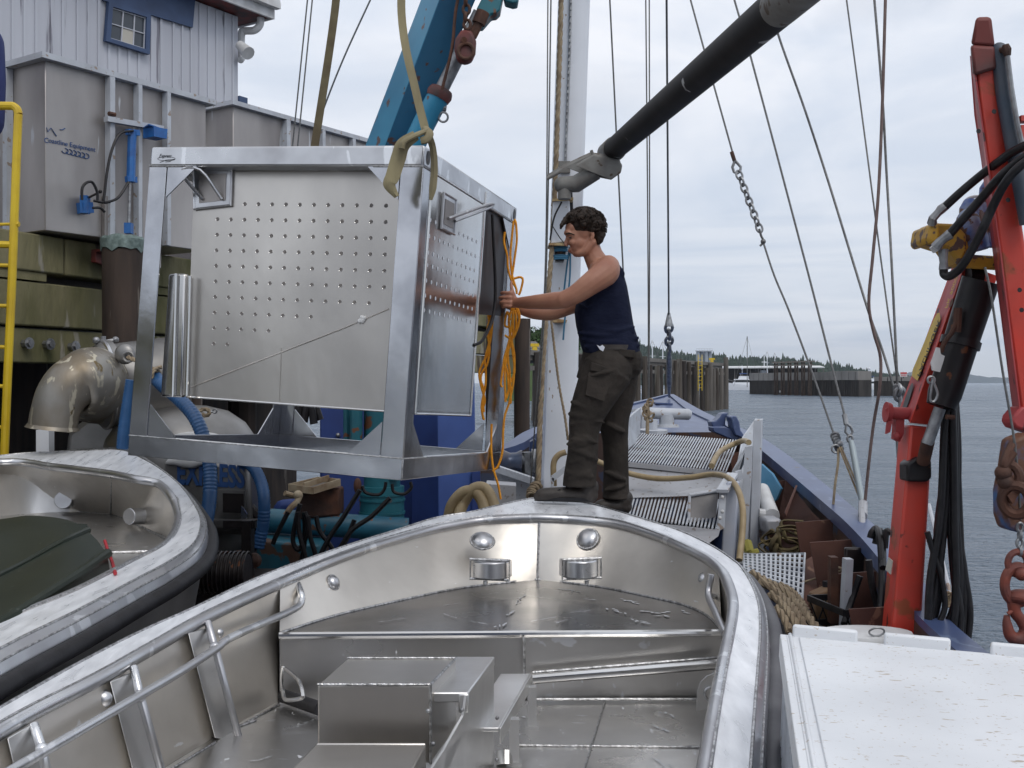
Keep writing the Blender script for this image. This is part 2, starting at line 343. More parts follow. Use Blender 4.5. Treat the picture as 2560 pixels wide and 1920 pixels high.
# ================================================================ water, hills, far harbour
def water_mat():
    m = bpy.data.materials.new('harbour_water'); m.use_nodes = True; t = m.node_tree; b = t.nodes['Principled BSDF']
    b.inputs['Base Color'].default_value = (.20, .26, .34, 1); b.inputs['Roughness'].default_value = .18; b.inputs['IOR'].default_value = 1.33
    g = t.nodes.new('ShaderNodeNewGeometry'); hs = []
    for s, st, w in ((.07, (1, 3.0, 1), 5.0), (.5, (1, 2.0, 1), 1.2), (1.9, (1, 2.2, 1), 1.4), (6.5, (1, 1.8, 1), .8)):
        mp = t.nodes.new('ShaderNodeMapping'); mp.inputs['Scale'].default_value = st; mp.inputs['Rotation'].default_value = (0, 0, .3)
        t.links.new(g.outputs['Position'], mp.inputs[0])
        n = t.nodes.new('ShaderNodeTexNoise'); n.inputs['Scale'].default_value = s; n.inputs['Detail'].default_value = 4; t.links.new(mp.outputs[0], n.inputs[0])
        k = t.nodes.new('ShaderNodeMath'); k.operation = 'MULTIPLY'; k.inputs[1].default_value = w; t.links.new(n.outputs[0], k.inputs[0]); hs.append(k.outputs[0])
    a = hs[0]
    for h in hs[1:]:
        k = t.nodes.new('ShaderNodeMath'); t.links.new(a, k.inputs[0]); t.links.new(h, k.inputs[1]); a = k.outputs[0]
    mp = t.nodes.new('ShaderNodeMapping'); mp.inputs['Scale'].default_value = (.5, 2.2, 1); t.links.new(g.outputs['Position'], mp.inputs[0])
    n = t.nodes.new('ShaderNodeTexNoise'); n.inputs['Scale'].default_value = .09; n.inputs['Detail'].default_value = 8; n.inputs['Roughness'].default_value = .7; t.links.new(mp.outputs[0], n.inputs[0])
    k = t.nodes.new('ShaderNodeMapRange'); t.links.new(n.outputs[0], k.inputs[0]); k.inputs[1].default_value = .35; k.inputs[2].default_value = .65; k.inputs[3].default_value = .08; k.inputs[4].default_value = .42; t.links.new(k.outputs[0], b.inputs['Roughness'])
    bp = t.nodes.new('ShaderNodeBump'); bp.inputs['Strength'].default_value = 1.0; bp.inputs['Distance'].default_value = 1.0
    t.links.new(a, bp.inputs['Height']); t.links.new(bp.outputs[0], b.inputs['Normal']); return m
WATER = water_mat()
w = MB(); w.add([(-30000, -200, 0), (30000, -200, 0), (30000, 40000, 0), (-30000, 40000, 0)], [(0, 1, 2, 3)])
tag(w.build('water', WATER, smooth=0), kind='structure')
# far blue hills
HILLB = M('far_hill_forest', (.025, .05, .07), .9, 0, (.04, .07, .08), .002)
def ridge(name, pts, d, mat, depth, rough=0):
    m = MB(); top = []; P = spl([W(x, y, d) for x, y in pts], 10)
    for p in P: p.z += random.uniform(-1, 1)*rough
    A = [Vector((p.x, p.y-depth*.5, -1)) for p in P]; B = [Vector((p.x*1.02, p.y+depth*.2, p.z)) for p in P]
    Mi = [Vector((p.x*1.0, p.y-depth*.2, p.z*.66)) for p in P]; C_ = [Vector((p.x*1.05, p.y+depth, -1)) for p in P]
    n = len(P); m.loft([A, Mi, B, C_], closed=False, cap=False); return tag(m.build(name, mat, smooth=60), kind='structure')
ridge('hills', [(2150, 957), (2240, 946), (2290, 928), (2330, 930), (2375, 936), (2430, 938), (2520, 945), (2700, 950), (2900, 957)], 7500, HILLB, 900, 8)
GRASSH = M('wooded_hill_ground', (.03, .05, .03), .95, 0, (.05, .07, .04), .05)
rg = [(1380, 842), (1460, 838), (1540, 845), (1600, 866), (1660, 884), (1740, 897), (1800, 901), (1900, 905), (2000, 910), (2080, 921), (2160, 938), (2230, 953), (2300, 959)]
ridge('hillside', [(x, y+4) for x, y in rg], 1500, GRASSH, 250, 2)
FOLD = M('dark_conifer_foliage', (.016, .034, .027), .9, 0, (.035, .06, .036), .03)
PILEB = M('pale_weathered_pile', (.085, .075, .065), .85, 0, (.15, .135, .12), .8, (1, 1, .25), bump=.4)
PILEC = M('black_tarred_pile', (.018, .015, .014), .85, 0, (.05, .04, .035), .8, (1, 1, .25), bump=.4)
def conifer(mb, p, h, r, tiers=4):
    for k in range(tiers):
        z0 = h*(.12+.2*k); rr = r*(1-.2*k)*random.uniform(.8, 1.15); n = 6; a0 = random.random()*6; c = Vector((p.x+random.uniform(-.1, .1)*r, p.y, p.z+z0))
        vs = [c+Vector((math.cos(a0+6.283*i/n)*rr*random.uniform(.7, 1.2), math.sin(a0+6.283*i/n)*rr, random.uniform(-.05, .05)*h)) for i in range(n)]+[c+Vector((0, 0, h*.36))]
        mb.add(vs, [(i, (i+1) % n, n) for i in range(n)])
mb = MB(); RP = spl([W(x, y-5, 1500) for x, y in rg], 14)
for i in range(3600):
    k = random.random()*(len(RP)-1); p = RP[int(k)].lerp(RP[min(int(k)+1, len(RP)-1)], k % 1); f = random.random()**.6
    q = Vector((p.x*(1+.0), p.y+60-220*(1-f), max(0, p.z*f-2))); conifer(mb, q, random.uniform(7, 14)*(1 if random.random() < .93 else 1.5), random.uniform(2.5, 4.2), 3)
tag(mb.build('forest', FOLD, smooth=0), 'dark evergreen forest covering the far shore ridge', 'forest', kind='stuff')

# ---- far pier on piles
def mk_pier():
    z = 5.0; P0 = Vector((1.2, 74, z)); P1 = W(1806, 912, 122.7); P1.z = 5.0; d = (P1-P0); Ln = d.length; u = d/Ln; n = Vector((-u.y, u.x, 0))
    t = thing('timber_pier', 'long timber pier on dark weathered piles reaching to the harbour mouth', 'pier', (P0.x, P0.y, 0))
    m = MB(); m.obox(P0-Vector((0, 0, .45)), d, n*5, (0, 0, .35)); m.build('deck', PIERD, t)
    m = MB(); m.obox(P0-Vector((0, 0, .1))-n*.16, d, n*.3, (0, 0, .35)); m.build('bull_rail', PIERD, t)
    m = MB(); m.obox(P0-n*.25-Vector((0, 0, 1.15)), d, n*.25, (0, 0, .32)); m.build('waler', PIERD, t)
    x = .5; k = 0
    while x < Ln:
        for row in (0, 1):
            if row and random.random() < .6: continue
            p = P0+u*(x+random.uniform(-.3, .3))+n*(-.35 if not row else random.uniform(2, 4.5)); h = 5+random.choice([-.45, -.4, -.3, .1, .35, .15])-(.7 if row else 0)
            if x > Ln-1.3 and not row: h = 5.9
            m = MB(); rr = random.uniform(.23, .33); m.tube([(p.x+random.uniform(-.15, .15), p.y, -1), (p.x, p.y, 2), (p.x, p.y, h)], [rr*1.1, rr, rr*.9], 8); m.build('pile', random.choice([PILE, PILE, PILEB, PILEC, PILEC]), t)
        x += random.uniform(1.1, 2.1)
    for f, c, nm in ((.33, REDF, 'red'), (.37, YEL, 'y'), (.43, YEL, 'y'), (.97, YEL, 'y'), (.05, YEL, 'y')):
        p = P0+u*Ln*f+n*.8; m = MB(); m.tube([p, p+Vector((0, 0, .55))], [.22, .2], 10); m.box(p+Vector((0, 0, .68)), .62, .35, .22); m.build('bollard', c, t)
    p = P0+u*Ln*.77-n*.75; m = MB(); m.beam((p.x-.2, p.y, 2.2), (p.x-.2, p.y, 5.9), .07, .07, (0, 1, 0)); m.beam((p.x+.2, p.y, 2.2), (p.x+.2, p.y, 5.9), .07, .07, (0, 1, 0))
    for k in range(9): m.box((p.x, p.y, 2.5+k*.38), .4, .05, .05)
    m.build('ladder', YEL, t)
PIERD = M('grey_pier_timber', (.12, .11, .10), .9, 0, (.17, .16, .15), .7, bump=.3)
mk_pier()
# ---- breakwater of panels
CONC = M('stained_breakwater_panels', (.16, .155, .15), .9, 0, (.24, .23, .22), .35, (1, 1, .3), bump=.2)
TARR = M('tarred_timber_panels', (.022, .02, .02), .85, 0, (.05, .045, .042), .9, (1, 1, .2), bump=.3)
def brk(name, label, A, B, z1, zs, th=3.0):
    A, B = Vector(A), Vector(B); d = B-A; u = d.normalized(); n = Vector((-u.y, u.x, 0)); t = thing(name, label, 'breakwater', (A.x, A.y, 0))
    m = MB(); m.obox((A.x, A.y, -1), d, n*th, (0, 0, zs+1)); k = 0
    while k < d.length: m.obox(A-Vector((0, 0, A.z+1))+u*k-n*.12, u*.25, n*.12, (0, 0, zs+1)); k += .8
    m.build('tarred_face', TARR, t); m = MB(); k = 0; i = 0
    while k < d.length-.1:
        w_ = min(2.9, d.length-k); m.obox(Vector((A.x, A.y, zs))+u*(k+.06)-n*.2, u*(w_-.12), n*(th+.2), (0, 0, z1-zs+random.uniform(-.05, .12))); k += 3; i += 1
    m.build('upper_panels', CONC, t)
    for k in range(8):
        p = A+u*(d.length*random.uniform(.02, .98))-n*.26; m = MB(); m.box((p.x, p.y, random.uniform(.4, .9)), .55, .15, .5); m.build('float_mark', WTRIM, t); return t, A, u, n, d.length
A_ = Q(595/F*290, 290, 3); B_ = Q(867/F*233, 233, 3)
bt, A0, u0, n0, l0 = brk('breakwater', 'wide dark breakwater wall with paler upper panels beyond the rigging', (A_.x, A_.y, 0), (B_.x, B_.y, 0), 5.5, 3.6)
A_ = Q(905/F*246, 246, 3); B_ = Q(1060/F*240, 240, 3)
brk('breakwater', 'short breakwater section behind the red crane arm with a sign above', (A_.x, A_.y, 0), (B_.x, B_.y, 0), 4.4, 3.4)
# timber dolphins above the breakwater
for i in range(6):
    p = W(1940+i*17, 930, 262-i*3); t = thing('timber_dolphin', 'timber mooring frame with crossbeams, number %s from the left above the breakwater' % ['one', 'two', 'three', 'four', 'five', 'six'][i], 'mooring dolphin', (p.x, p.y, 0), 'timber mooring frames along the breakwater')
    m = MB(); m.cyl((p.x-.3, p.y, 0), (p.x-.3, p.y, 8.2), .24, 7); m.build('post', TIMD, t)
    m = MB(); m.cyl((p.x+.5, p.y+1, 0), (p.x+.5, p.y+1, 8.0), .22, 7); m.build('post', TIMD, t)
    m = MB(); m.box((p.x, p.y-.3, 7.9), 2.1, .25, .3); m.box((p.x, p.y-.3, 7.1), 1.5, .25, .25); m.build('crossbeam', PIERD, t)
# marina roof
t = thing('covered_moorage', 'long low white roofed boat shelter behind the breakwater', 'boat shelter', Q(600/F*430, 430, 3))
a = W(1800, 918, 520); b = W(2062, 923, 500); m = MB()
m.obox((a.x, a.y, 9.9), (b.x-a.x, b.y-a.y, 0), (3, 18, .9), (0, 0, .45)); m.build('roof', WTRIM, t); m = MB()
for k in range(14):
    p = a.lerp(b, k/13); m.box((p.x, p.y+2, 5.2), .35, .35, 9.2)
m.build('post', PIERD, t); m = MB(); m.obox((a.x, a.y+12, 0), (b.x-a.x, b.y-a.y, 0), (0, .5, 0), (0, 0, 9.9)); m.build('back_wall', TARR, t)
# silos
SILO = M('pale_steel_silo', (.33, .36, .40), .5, .2, (.26, .29, .33), .5)
s0 = W(1760, 913, 520); t = thing('silo_cluster', 'cluster of pale cylindrical silos with a railed top', 'silo', (s0.x, s0.y, s0.z-6))
for i, dx in enumerate((-2.8, -.9, 1.0, 2.9)):
    m = MB(); m.cyl((s0.x+dx, s0.y+(i % 2), s0.z-6), (s0.x+dx, s0.y+(i % 2), s0.z+6.6), 1.0, 12); m.build('silo', SILO, t)
m = MB(); m.box((s0.x, s0.y, s0.z+6.9), 8, 3, .4); m.box((s0.x, s0.y-1.3, s0.z+8.0), 7.6, .12, .1)
for k in range(7): m.box((s0.x-3.8+k*1.26, s0.y-1.3, s0.z+7.4), .1, .1, 1.3)
m.build('top_platform', GREYW, t)
# sign
p = W(2259, 936, 238); t = thing('harbour_sign', 'small white sign with red lettering on a post above the breakwater', 'sign', (p.x, p.y, 4.4))
m = MB(); m.box(p, 1.6, .08, 1.05); m.build('board', WTRIM, t)
REDT = M('red_sign_paint', (.5, .03, .03), .6)
m = MB(); m.box(p+Vector((0, -.06, .28)), 1.4, .02, .34); m.box(p+Vector((0, -.06, -.12)), 1.3, .02, .1); m.box(p+Vector((0, -.06, -.33)), 1.1, .02, .1); m.build('lettering', REDT, t)
m = MB(); m.box((p.x, p.y+.1, 4.7), .14, .1, 1.4); m.build('post', TIMD, t)
# yachts
YW = M('white_yacht_gelcoat', (.72, .74, .78), .35); YG = M('tinted_yacht_glass', (.02, .025, .03), .2); YB = M('blue_yacht_canvas', (.03, .07, .22), .7)
def yacht(px, d, L_, label, canvas=YB, h=1.0):
    p = Q((px-1280)/F*d, d, 3); t = thing('motor_yacht', label, 'yacht', (p.x, p.y, 0), 'white motor yachts moored in the marina')
    b_ = L_*.2; x = p.x; y = p.y; r = []
    for f, wv, zt in ((-.5, .85, 1.5), (-.2, 1, 1.55), (.15, .95, 1.8), (.38, .55, 2.1), (.5, .05, 2.35)):
        cx = x-f*L_; r.append([Vector((cx, y-b_*wv*.8, -.2)), Vector((cx, y-b_*wv, zt*h)), Vector((cx, y+b_*wv, zt*h)), Vector((cx, y+b_*wv*.8, -.2))])
    m = MB(); m.loft(r); m.build('hull', YW, t)
    def blk(x0, x1, z0, z1, f, nm, mt):
        m = MB(); s = .25*(z1-z0); m.hexa([(x-x0*L_, y-f*b_, z0*h), (x-x1*L_, y-f*b_, z0*h), (x-x1*L_, y+f*b_, z0*h), (x-x0*L_, y+f*b_, z0*h), (x-x0*L_, y-f*b_, z1*h), (x-(x1-s/L_*2)*L_, y-f*b_, z1*h), (x-(x1-s/L_*2)*L_, y+f*b_, z1*h), (x-x0*L_, y+f*b_, z1*h)]); m.build(nm, mt, t)
    blk(-.38, .22, 1.5, 2.2, .8, 'cabin', YW); blk(-.34, .17, 2.2, 2.9, .76, 'cabin_window', YG); blk(-.42, .16, 2.9, 3.15, .85, 'cabin_roof', YW)
    blk(-.3, .02, 3.15, 4.0, .6, 'flybridge', YW); blk(-.28, -.02, 4.6, 4.85, .6, 'bimini', canvas)
    m = MB(); 
    for sx in (-.26, -.04): m.box((x-sx*L_, y-b_*.5, 4.3*h), .1, .1, .9)
    m.cyl((x+.1*L_, y, 4.8), (x+.1*L_, y, 7.2), .07, 6); m.ell((x+.1*L_, y, 6.3), .45); m.build('radar_mast', YW, t)
    m = MB(); m.tube([(x-.2*L_, y-b_*.9, 2.5), (x-.35*L_, y-b_*.6, 2.8), (x-.49*L_, y, 3.1)], .05, 5); m.build('bow_rail', STEEL, t); t.scale = (1.15, 1, 1.45)
yacht(1848, 450, 10.5, 'white flybridge motor yacht left of the breakwater end')
yacht(1795, 470, 9, 'white motor yacht half hidden behind the pier end')
yacht(2168, 470, 8.5, 'white cabin cruiser with blue canvas right of the breakwater', YB, .85)
yacht(1722, 520, 10, 'white yacht glimpsed between the pier end piles')
for px, yt, d, hh, lab in ((1868, 841, 440, 19, 'tall bare sailboat mast with stays behind the flybridge yacht'), (1918, 878, 470, 13, 'thin sailboat mast behind the breakwater, left of two'), (1937, 881, 480, 13, 'thin sailboat mast behind the breakwater, right of two'), (1657, 852, 300, 13, 'pale mast with spreader beyond the pier'), (1631, 850, 310, 13, 'slim pale mast beyond the pier')):
    p = W(px, yt, d); t = thing('sailboat', lab, 'sailboat', (p.x, p.y, 0), 'sailboat masts in the marina')
    m = MB(); m.cyl((p.x, p.y, 1), p, .16, 6); m.build('mast', WIRE if d == 440 else YW, t); m = MB(); m.cyl(p, (p.x-5.5, p.y, 1.6), .05, 4); m.cyl(p, (p.x+5, p.y, 1.6), .04, 4); m.build('stay', WIRE, t)
    m = MB(); m.beam((p.x-.9, p.y, p.z*.7), (p.x+.9, p.y, p.z*.7), .1, .1); m.build('spreader', YW, t)
    m = MB(); m.loft([[Vector((p.x+f*5.5, p.y-w_, 0)), Vector((p.x+f*5.5, p.y-w_*1.2, 1.2)), Vector((p.x+f*5.5, p.y+w_*1.2, 1.2)), Vector((p.x+f*5.5, p.y+w_, 0))] for f, w_ in ((-1, .1), (-.4, 1.4), (.4, 1.5), (1, 1.0))]); m.build('hull', YW, t)
p = W(1838, 908, 480)
p = W(1913, 905, 520); t = thing('workboat', 'white wheelhouse of a boat rising behind the boat shelter', 'boat', (p.x, p.y, 0))
m = MB(); m.box((p.x, p.y, 2), 9, 4, 4); m.build('hull', YW, t); m = MB(); m.box((p.x-.5, p.y, 6.5), 3.2, 3, 5); m.build('wheelhouse', YW, t); m = MB(); m.cyl((p.x-.5, p.y, 9), (p.x-.5, p.y, 16), .2, 6); m.box((p.x-.5, p.y, 13), 2.4, .3, .3); m.build('mast', YW, t)
# ---- green bank and house left of the mast
GREENL = M('green_leaves', (.05, .095, .025), .8, 0, (.025, .05, .018), .3)
BANK = M('green_bank', (.06, .10, .03), .95, 0, (.04, .07, .02), .2)
m = MB(); P = [(1240, 925), (1300, 905), (1330, 893), (1370, 886), (1420, 880), (1480, 900)]
a = [W(x, y, 190) for x, y in P]; m.loft([[Vector((q.x, q.y-12, 0)) for q in a], a, [Vector((q.x, q.y+60, q.z+3)) for q in a], [Vector((q.x, q.y+80, 0)) for q in a]], closed=False, cap=False)
tag(m.build('bank', BANK, smooth=60), kind='structure')
def tree(px, yb, yt, d, wpx, label, conif=False):
    b = W(px, yb, d); top = W(px, yt, d); hh = top.z-b.z; r = wpx/F*d/2; t = thing('shore_tree', label, 'tree', b, 'trees on the green bank')
    m = MB(); m.tube([b-Vector((0, 0, 2)), b+Vector((0, 0, hh*.6))], [.3, .15], 6)
    for k in range(5): m.tube([b+Vector((0, 0, hh*(.3+.1*k))), b+Vector((random.uniform(-1, 1)*r*.7, random.uniform(-1, 1)*r*.7, hh*(.5+.08*k)))], [.12, .04], 5)
    m.build('trunk', TIMD, t); m = MB()
    if conif:
        for k in range(16):
            z = hh*(.1+.055*k); rr = r*(1-k/17)
            for q in range(9):
                a = random.random()*6.283; c = b+Vector((0, 0, z)); e = c+Vector((math.cos(a)*rr, math.sin(a)*rr, -rr*.3)); s = e.lerp(c, .5); w_ = rr*.3
                m.add([c, s+Vector((-math.sin(a)*w_, math.cos(a)*w_, 0)), e, s-Vector((-math.sin(a)*w_, math.cos(a)*w_, 0))], [(0, 1, 2, 3)])
    else:
        cl = [(Vector((random.uniform(-.75, .75)*r, random.uniform(-.75, .75)*r, hh*random.uniform(.3, .85))), random.uniform(.25, .45)*r) for _ in range(22)]
        for c, cr in cl:
            for q in range(70):
                v = Vector((random.gauss(0, 1), random.gauss(0, 1), random.gauss(0, .8))).normalized()*cr*random.uniform(.7, 1.05); s = .3*random.uniform(.6, 1.3)
                e1 = Vector((random.uniform(-1, 1), random.uniform(-1, 1), random.uniform(-1, 1)))*s; e2 = Vector((random.uniform(-1, 1), random.uniform(-1, 1), random.uniform(-1, 1)))*s
                c0 = b+c+v; m.add([c0, c0+e1, c0+e1+e2, c0+e2], [(0, 1, 2, 3)])
    m.build('crown', FOLD if conif else GREENL, t, smooth=0)
tree(1340, 893, 818, 175, 70, 'bushy green tree on the bank left of the mast')
tree(1339, 850, 808, 210, 15, 'small pointed conifer above the green tree', True)
tree(1372, 893, 812, 185, 66, 'bushy green tree standing behind the mast')
tree(1420, 893, 822, 185, 60, 'bushy green tree right of the mast behind the man')
p = W(1330, 893, 160); t = thing('shore_house', 'small white house with grey roof below the trees', 'house', p)
ROOFG = M('grey_shingle_roof', (.14, .13, .13), .9)
m = MB(); m.box(p+Vector((-.6, 0, .6)), 3.6, 3, 1.4); m.build('wall', WTRIM, t); m = MB(); m.prism([p+Vector((-2.8, -1.8, 1.25)), p+Vector((1.5, -1.8, 1.25)), p+Vector((.6, 0, 2.3)), p+Vector((-2.2, 0, 2.3))], (0, .3, .05)); m.build('roof', ROOFG, t)
for k in range(3): m = MB(); m.box(p+Vector((-1.9+k*1.1, -1.55, .7)), .5, .1, .6); m.build('window', YG, t)
# ================================================================ wharf at the left
WB = Vector((-4.12, 8.7, 0)); WU = Vector((.4, 1, 0)).normalized(); WN = Vector((WU.y, -WU.x, 0))   # WN points to the water
t = thing('timber_wharf', 'mossy timber wharf face with stacked beams and dark piles below', 'wharf', (WB.x, WB.y, 0))
def wp(px, py): return hit(px, py, Vector((WB.x, WB.y, 0)), WN)
zt = lambda x, y: wp(x, y).z
rows = [(zt(120, 683), zt(120, 586)), (zt(120, 817), zt(120, 704)), (zt(120, 908), zt(120, 819))]
for i, (z0, z1) in enumerate(rows):
    s = -18.0
    while s < 11.5:
        Ln = random.uniform(3.2, 4.8)
        if i == 0 and -6 < s < 0: Ln = max(2.0, .7-s)
        if s+Ln > 11.5: Ln = 11.5-s
        m = MB(); m.obox(Vector((WB.x, WB.y, z0))+WU*s-WN*(.30), WU*(Ln-.02), WN*(.3-(.03*i)), (0, 0, z1-z0-.012)); m.build('face_timber', TIMB, t, bevel=.015); s += Ln
for s in (-2.2, -.1, 1.9, 4.1, 6.5, 9): m = MB(); m.obox(Vector((WB.x, WB.y, rows[1][1]))+WU*s-WN*.29, WU*.6, WN*.27, (0, 0, rows[0][0]-rows[1][1]-.004)); m.build('spacer_block', TIMB, t)
m = MB(); m.obox(Vector((WB.x, WB.y, rows[1][1]-.02))+WU*-18-WN*12.3, WU*29.5, WN*12, (0, 0, .36)); m.build('deck', PIERD, t)
m = MB(); m.obox(Vector((WB.x, WB.y, -.6))+WU*-18-WN*5, WU*29.5, WN*.3, (0, 0, 3.9)); m.build('bulkhead', TIMD, t)
SHT = M('teal_sheet_edges', (.05, .16, .15), .5, 0, (.10, .25, .23), 40, (.2, .2, 3))
m = MB()
for k in range(4): m.obox(Vector((WB.x, WB.y, rows[1][1]+.006+k*.02))+WU*-3-WN*.26, WU*3.47, WN*(.2-.015*k), (0, 0, .013))
m.build('stacked_sheets', SHT, t)
for px, py in ((72, 858), (125, 860), (188, 866)):
    m = MB(); p = wp(px, py); m.tube([p-WN*.08, p+WN*.03], .033, 6); m.tube([p+WN*.0, p+WN*.01], .05, 12); m.build('bolt', STEEL, t)
for s in (-4, -1.6, 3.1, 5.2, 7.4, 9.3):
    p = Vector((WB.x, WB.y, 0))+WU*s-WN*random.uniform(.7, 1.8); m = MB(); m.tube([(p.x, p.y, -1), (p.x, p.y, rows[2][0]+.1)], [.2, .18], 10); m.build('pile', TIMD, t)
m = MB(); m.obox(Vector((WB.x, WB.y, .9))+WU*-5-WN*1.2, WU*14, WN*.2, (0, 0, .22)); m.obox(Vector((WB.x, WB.y, 1.9))+WU*-5-WN*2.2, WU*14, WN*.2, (0, 0, .22)); m.build('cross_beam', TIMD, t)
# fender piles
def fpile(x0, x1, yt, d, label, cap):
    p = W((x0+x1)/2, yt, d); r = (x1-x0)/F*d/2; tt = thing('fender_pile', label, 'pile', (p.x, p.y, 0), 'fender piles standing against the wharf')
    rings = []
    for z in [-1, 0, .6, 1.3, 2, 2.6, 3.1, 3.6, p.z]:
        rings.append([Vector((p.x+r*(1+.05*math.sin(3*a+z*2)+.04*random.random())*math.cos(a), p.y+r*(1+.06*random.random())*math.sin(a), z)) for a in [6.283*k/18 for k in range(18)]])
    m = MB(); m.loft(rings); m.build('timber', TIMD, tt, smooth=50)
    if cap:
        m = MB(); m.loft([[Vector((p.x+r*q*math.cos(a), p.y+r*q*math.sin(a), p.z+z+random.uniform(-.04, .015)*(1 if z < .0 else .4))) for a in [6.283*k/22 for k in range(22)]] for q, z in ((1.09, -.09), (1.1, .0), (1.0, .03), (.5, .04))]); m.build('metal_cap', CAPG, tt)
fpile(258, 356, 600, 9.35, 'thick dark pile with green metal cap rising above the wharf edge', True)
fpile(1286, 1325, 797, 17.8, 'tall dark pile standing between the aluminium cage and the white mast', False)
fpile(1215, 1250, 830, 15.8, 'dark pile glimpsed behind the far post of the aluminium cage', False)
fpile(470, 505, 900, 10.4, 'dark pile seen through the cage behind the steel tank', False)
m = MB(); a = wp(215, 645)+WN*.06; b = wp(352, 690)+WN*.06; m.obox(a-Vector((0, 0, .04)), b-a, WN*.05, (0, 0, .09)); m.obox(a+WN*.001+Vector((0,0,.052)), (b-a)*.3, WN*.12, (0, 0, .02))
tag(m.build('rusty_bracket', REDD), 'rust red iron strap across the wharf timber behind the capped pile', 'bracket')
# ladder
LD = 8.15
def lp(x, y): return W(x, y, LD)
t = thing('wharf_ladder', 'yellow steel ladder with rounded top rail against the wharf', 'ladder', lp(8, 1250))
m = MB(); m.tube(spl([lp(6, 1250), lp(18, 960), lp(30, 700), lp(44, 330), lp(46, 285), lp(37, 268), lp(15, 265), lp(-90, 268), lp(-110, 285), lp(-118, 700), lp(-140, 1250)], 6), .031, 10); m.build('side_rail', YEL, t)
for y in (612, 664, 765, 868, 966, 1068, 1170):
    m = MB(); xr = 44-(y-330)*.0415; m.cyl(lp(xr-128, y-3), lp(xr-1, y), .015 if y > 612 else .027, 8); m.build('rung', YEL, t)
m = MB(); m.cyl(lp(-50, 562), lp(38, 560), .012, 8); m.cyl(lp(38, 560), lp(48, 561), .02, 8); m.build('bar', YEL, t)
# ---- aluminium tanks on the wharf
TU = Vector((.655, 1, 0)).normalized(); TN = Vector((TU.y, -TU.x, 0))
def mk_tank(C0, ztop, zbot, Lt, posts, depth, name, label):
    t = thing(name, label, 'tank', (C0.x, C0.y, zbot)); C0 = Vector((C0.x, C0.y, 0))
    m = MB(); m.obox(C0+Vector((0, 0, zbot)), TU*Lt, -TN*depth, (0, 0, ztop-zbot-.03)); m.build('shell', ALUT, t, bevel=.008)
    m = MB(); e = .07
    m.obox(C0+Vector((0, 0, ztop-.035))+TN*e-TU*e, TU*(Lt+2*e), -TN*.16, (0, 0, .05)); m.obox(C0+Vector((0, 0, ztop-.035))-TU*e-TN*.091, TU*.16, -TN*(depth), (0, 0, .05)); m.build('top_flange', GREYW, t)
    for s, w_ in posts:
        m = MB(); m.obox(C0+Vector((0, 0, zbot))+TU*s+TN*.003, TU*w_, TN*.075, (0, 0, ztop-zbot-.04)); m.build('stiffener', GREYW, t)
    for s in (.45, 1.1):
        m = MB(); m.obox(C0+Vector((0, 0, zbot))-TN*s-TU*.003, -TN*.06, -TU*.06, (0, 0, ztop-zbot-.04)); m.build('stiffener', GREYW, t)
    return t
C1 = Vector((-3.89, 9.0, 0)); zT = 3+2.72; zBt = 4.27
def tpl(px, py, off=.0): return hit(px, py, C1+TN*off, TN)
def ts(px): return (tpl(px, 400)-C1).dot(TU)
tank1 = mk_tank(C1, zT, zBt, ts(515), [(ts(262), .05), (ts(333), .04), (ts(405), .04)], 1.9, 'storage_tank', 'large dull aluminium tank on the wharf carrying a blue hydraulic ram')
C2 = W(583, 258, 12.0); C2z = C2.z
tank2 = mk_tank(Vector((C2.x, C2.y, 0)), C2z, zBt, 2.75, [(.75, .06), (1.35, .05), (1.9, .05), (2.4, .05)], 1.5, 'storage_tank', 'aluminium tank farther along the wharf, below the building corner')
m = MB(); a = tpl(265, 298, .08); b = tpl(405, 322, .08); m.beam(a, b, .06, .045); m.build('cross_bar', GREYW, tank1)
m = MB(); a = tpl(100, 560, .01); m.obox(tpl(255, 490, .005), TU*.12, TN*.04, (0, 0, -.6)); m.obox(tpl(350, 500, .005), TU*.2, TN*.04, (0, 0, -.6)); m.build('lower_bracket', ALUT, tank1)
BLUER = M('blue_ram_paint', (.02, .14, .42), .4, 0, (.02, .10, .32), 12)
r_ = thing('hydraulic_ram', 'thin blue hydraulic ram hanging on the large tank', 'hydraulic ram', tpl(322, 585, .18))
A = lambda x, y, o=.16: tpl(x, y, o)
m = MB(); m.tube([A(331, 328), A(327, 455)], .038, 12); m.build('barrel', BLUER, r_)
m = MB(); m.tube([A(325, 455), A(322, 560)], .013, 8); m.build('rod', STEEL, r_)
m = MB(); m.beam(A(318, 330), A(346, 333), .05, .05); m.beam(A(316, 448), A(340, 450), .04, .05); m.beam(A(322, 558), A(322, 584), .07, .06, (1, 0, 0)); m.build('clevis', BLUER, r_)
m = MB(); m.prism([A(358, 322, .1), A(392, 328, .1), A(390, 352, .1), A(358, 346, .1)], TN*.15); m.prism([A(358, 321, .1), A(408, 328, .1), A(408, 325, .24), A(372, 312, .24)], (0, 0, .01)); tag(m.build('blue_bracket', BLUER), 'small blue steel bracket on the tank cross bar', 'bracket')
for k, pts in enumerate(([(333, 327), (300, 335), (280, 375), (268, 430), (262, 480), (260, 505), (275, 505)], [(322, 455), (305, 482), (290, 498), (262, 506), (235, 502)], [(205, 500), (206, 470), (218, 456), (232, 457), (243, 480), (244, 500)], [(232, 520), (250, 520), (262, 530)])):
    m = MB(); m.tube(spl([A(x, y, .2) for x, y in pts], 6), .012, 6); tag(m.build('hydraulic_hose', HOSE), ['long black hose looping from the ram top down the tank', 'black hose curving from ram base to the valve', 'small looped black hose over the blue valve', 'short black hose below the blue valve'][k], 'hose', 'hoses on the large tank')
v_ = thing('hydraulic_valve', 'small blue valve block on the face of the large tank', 'valve', A(213, 530))
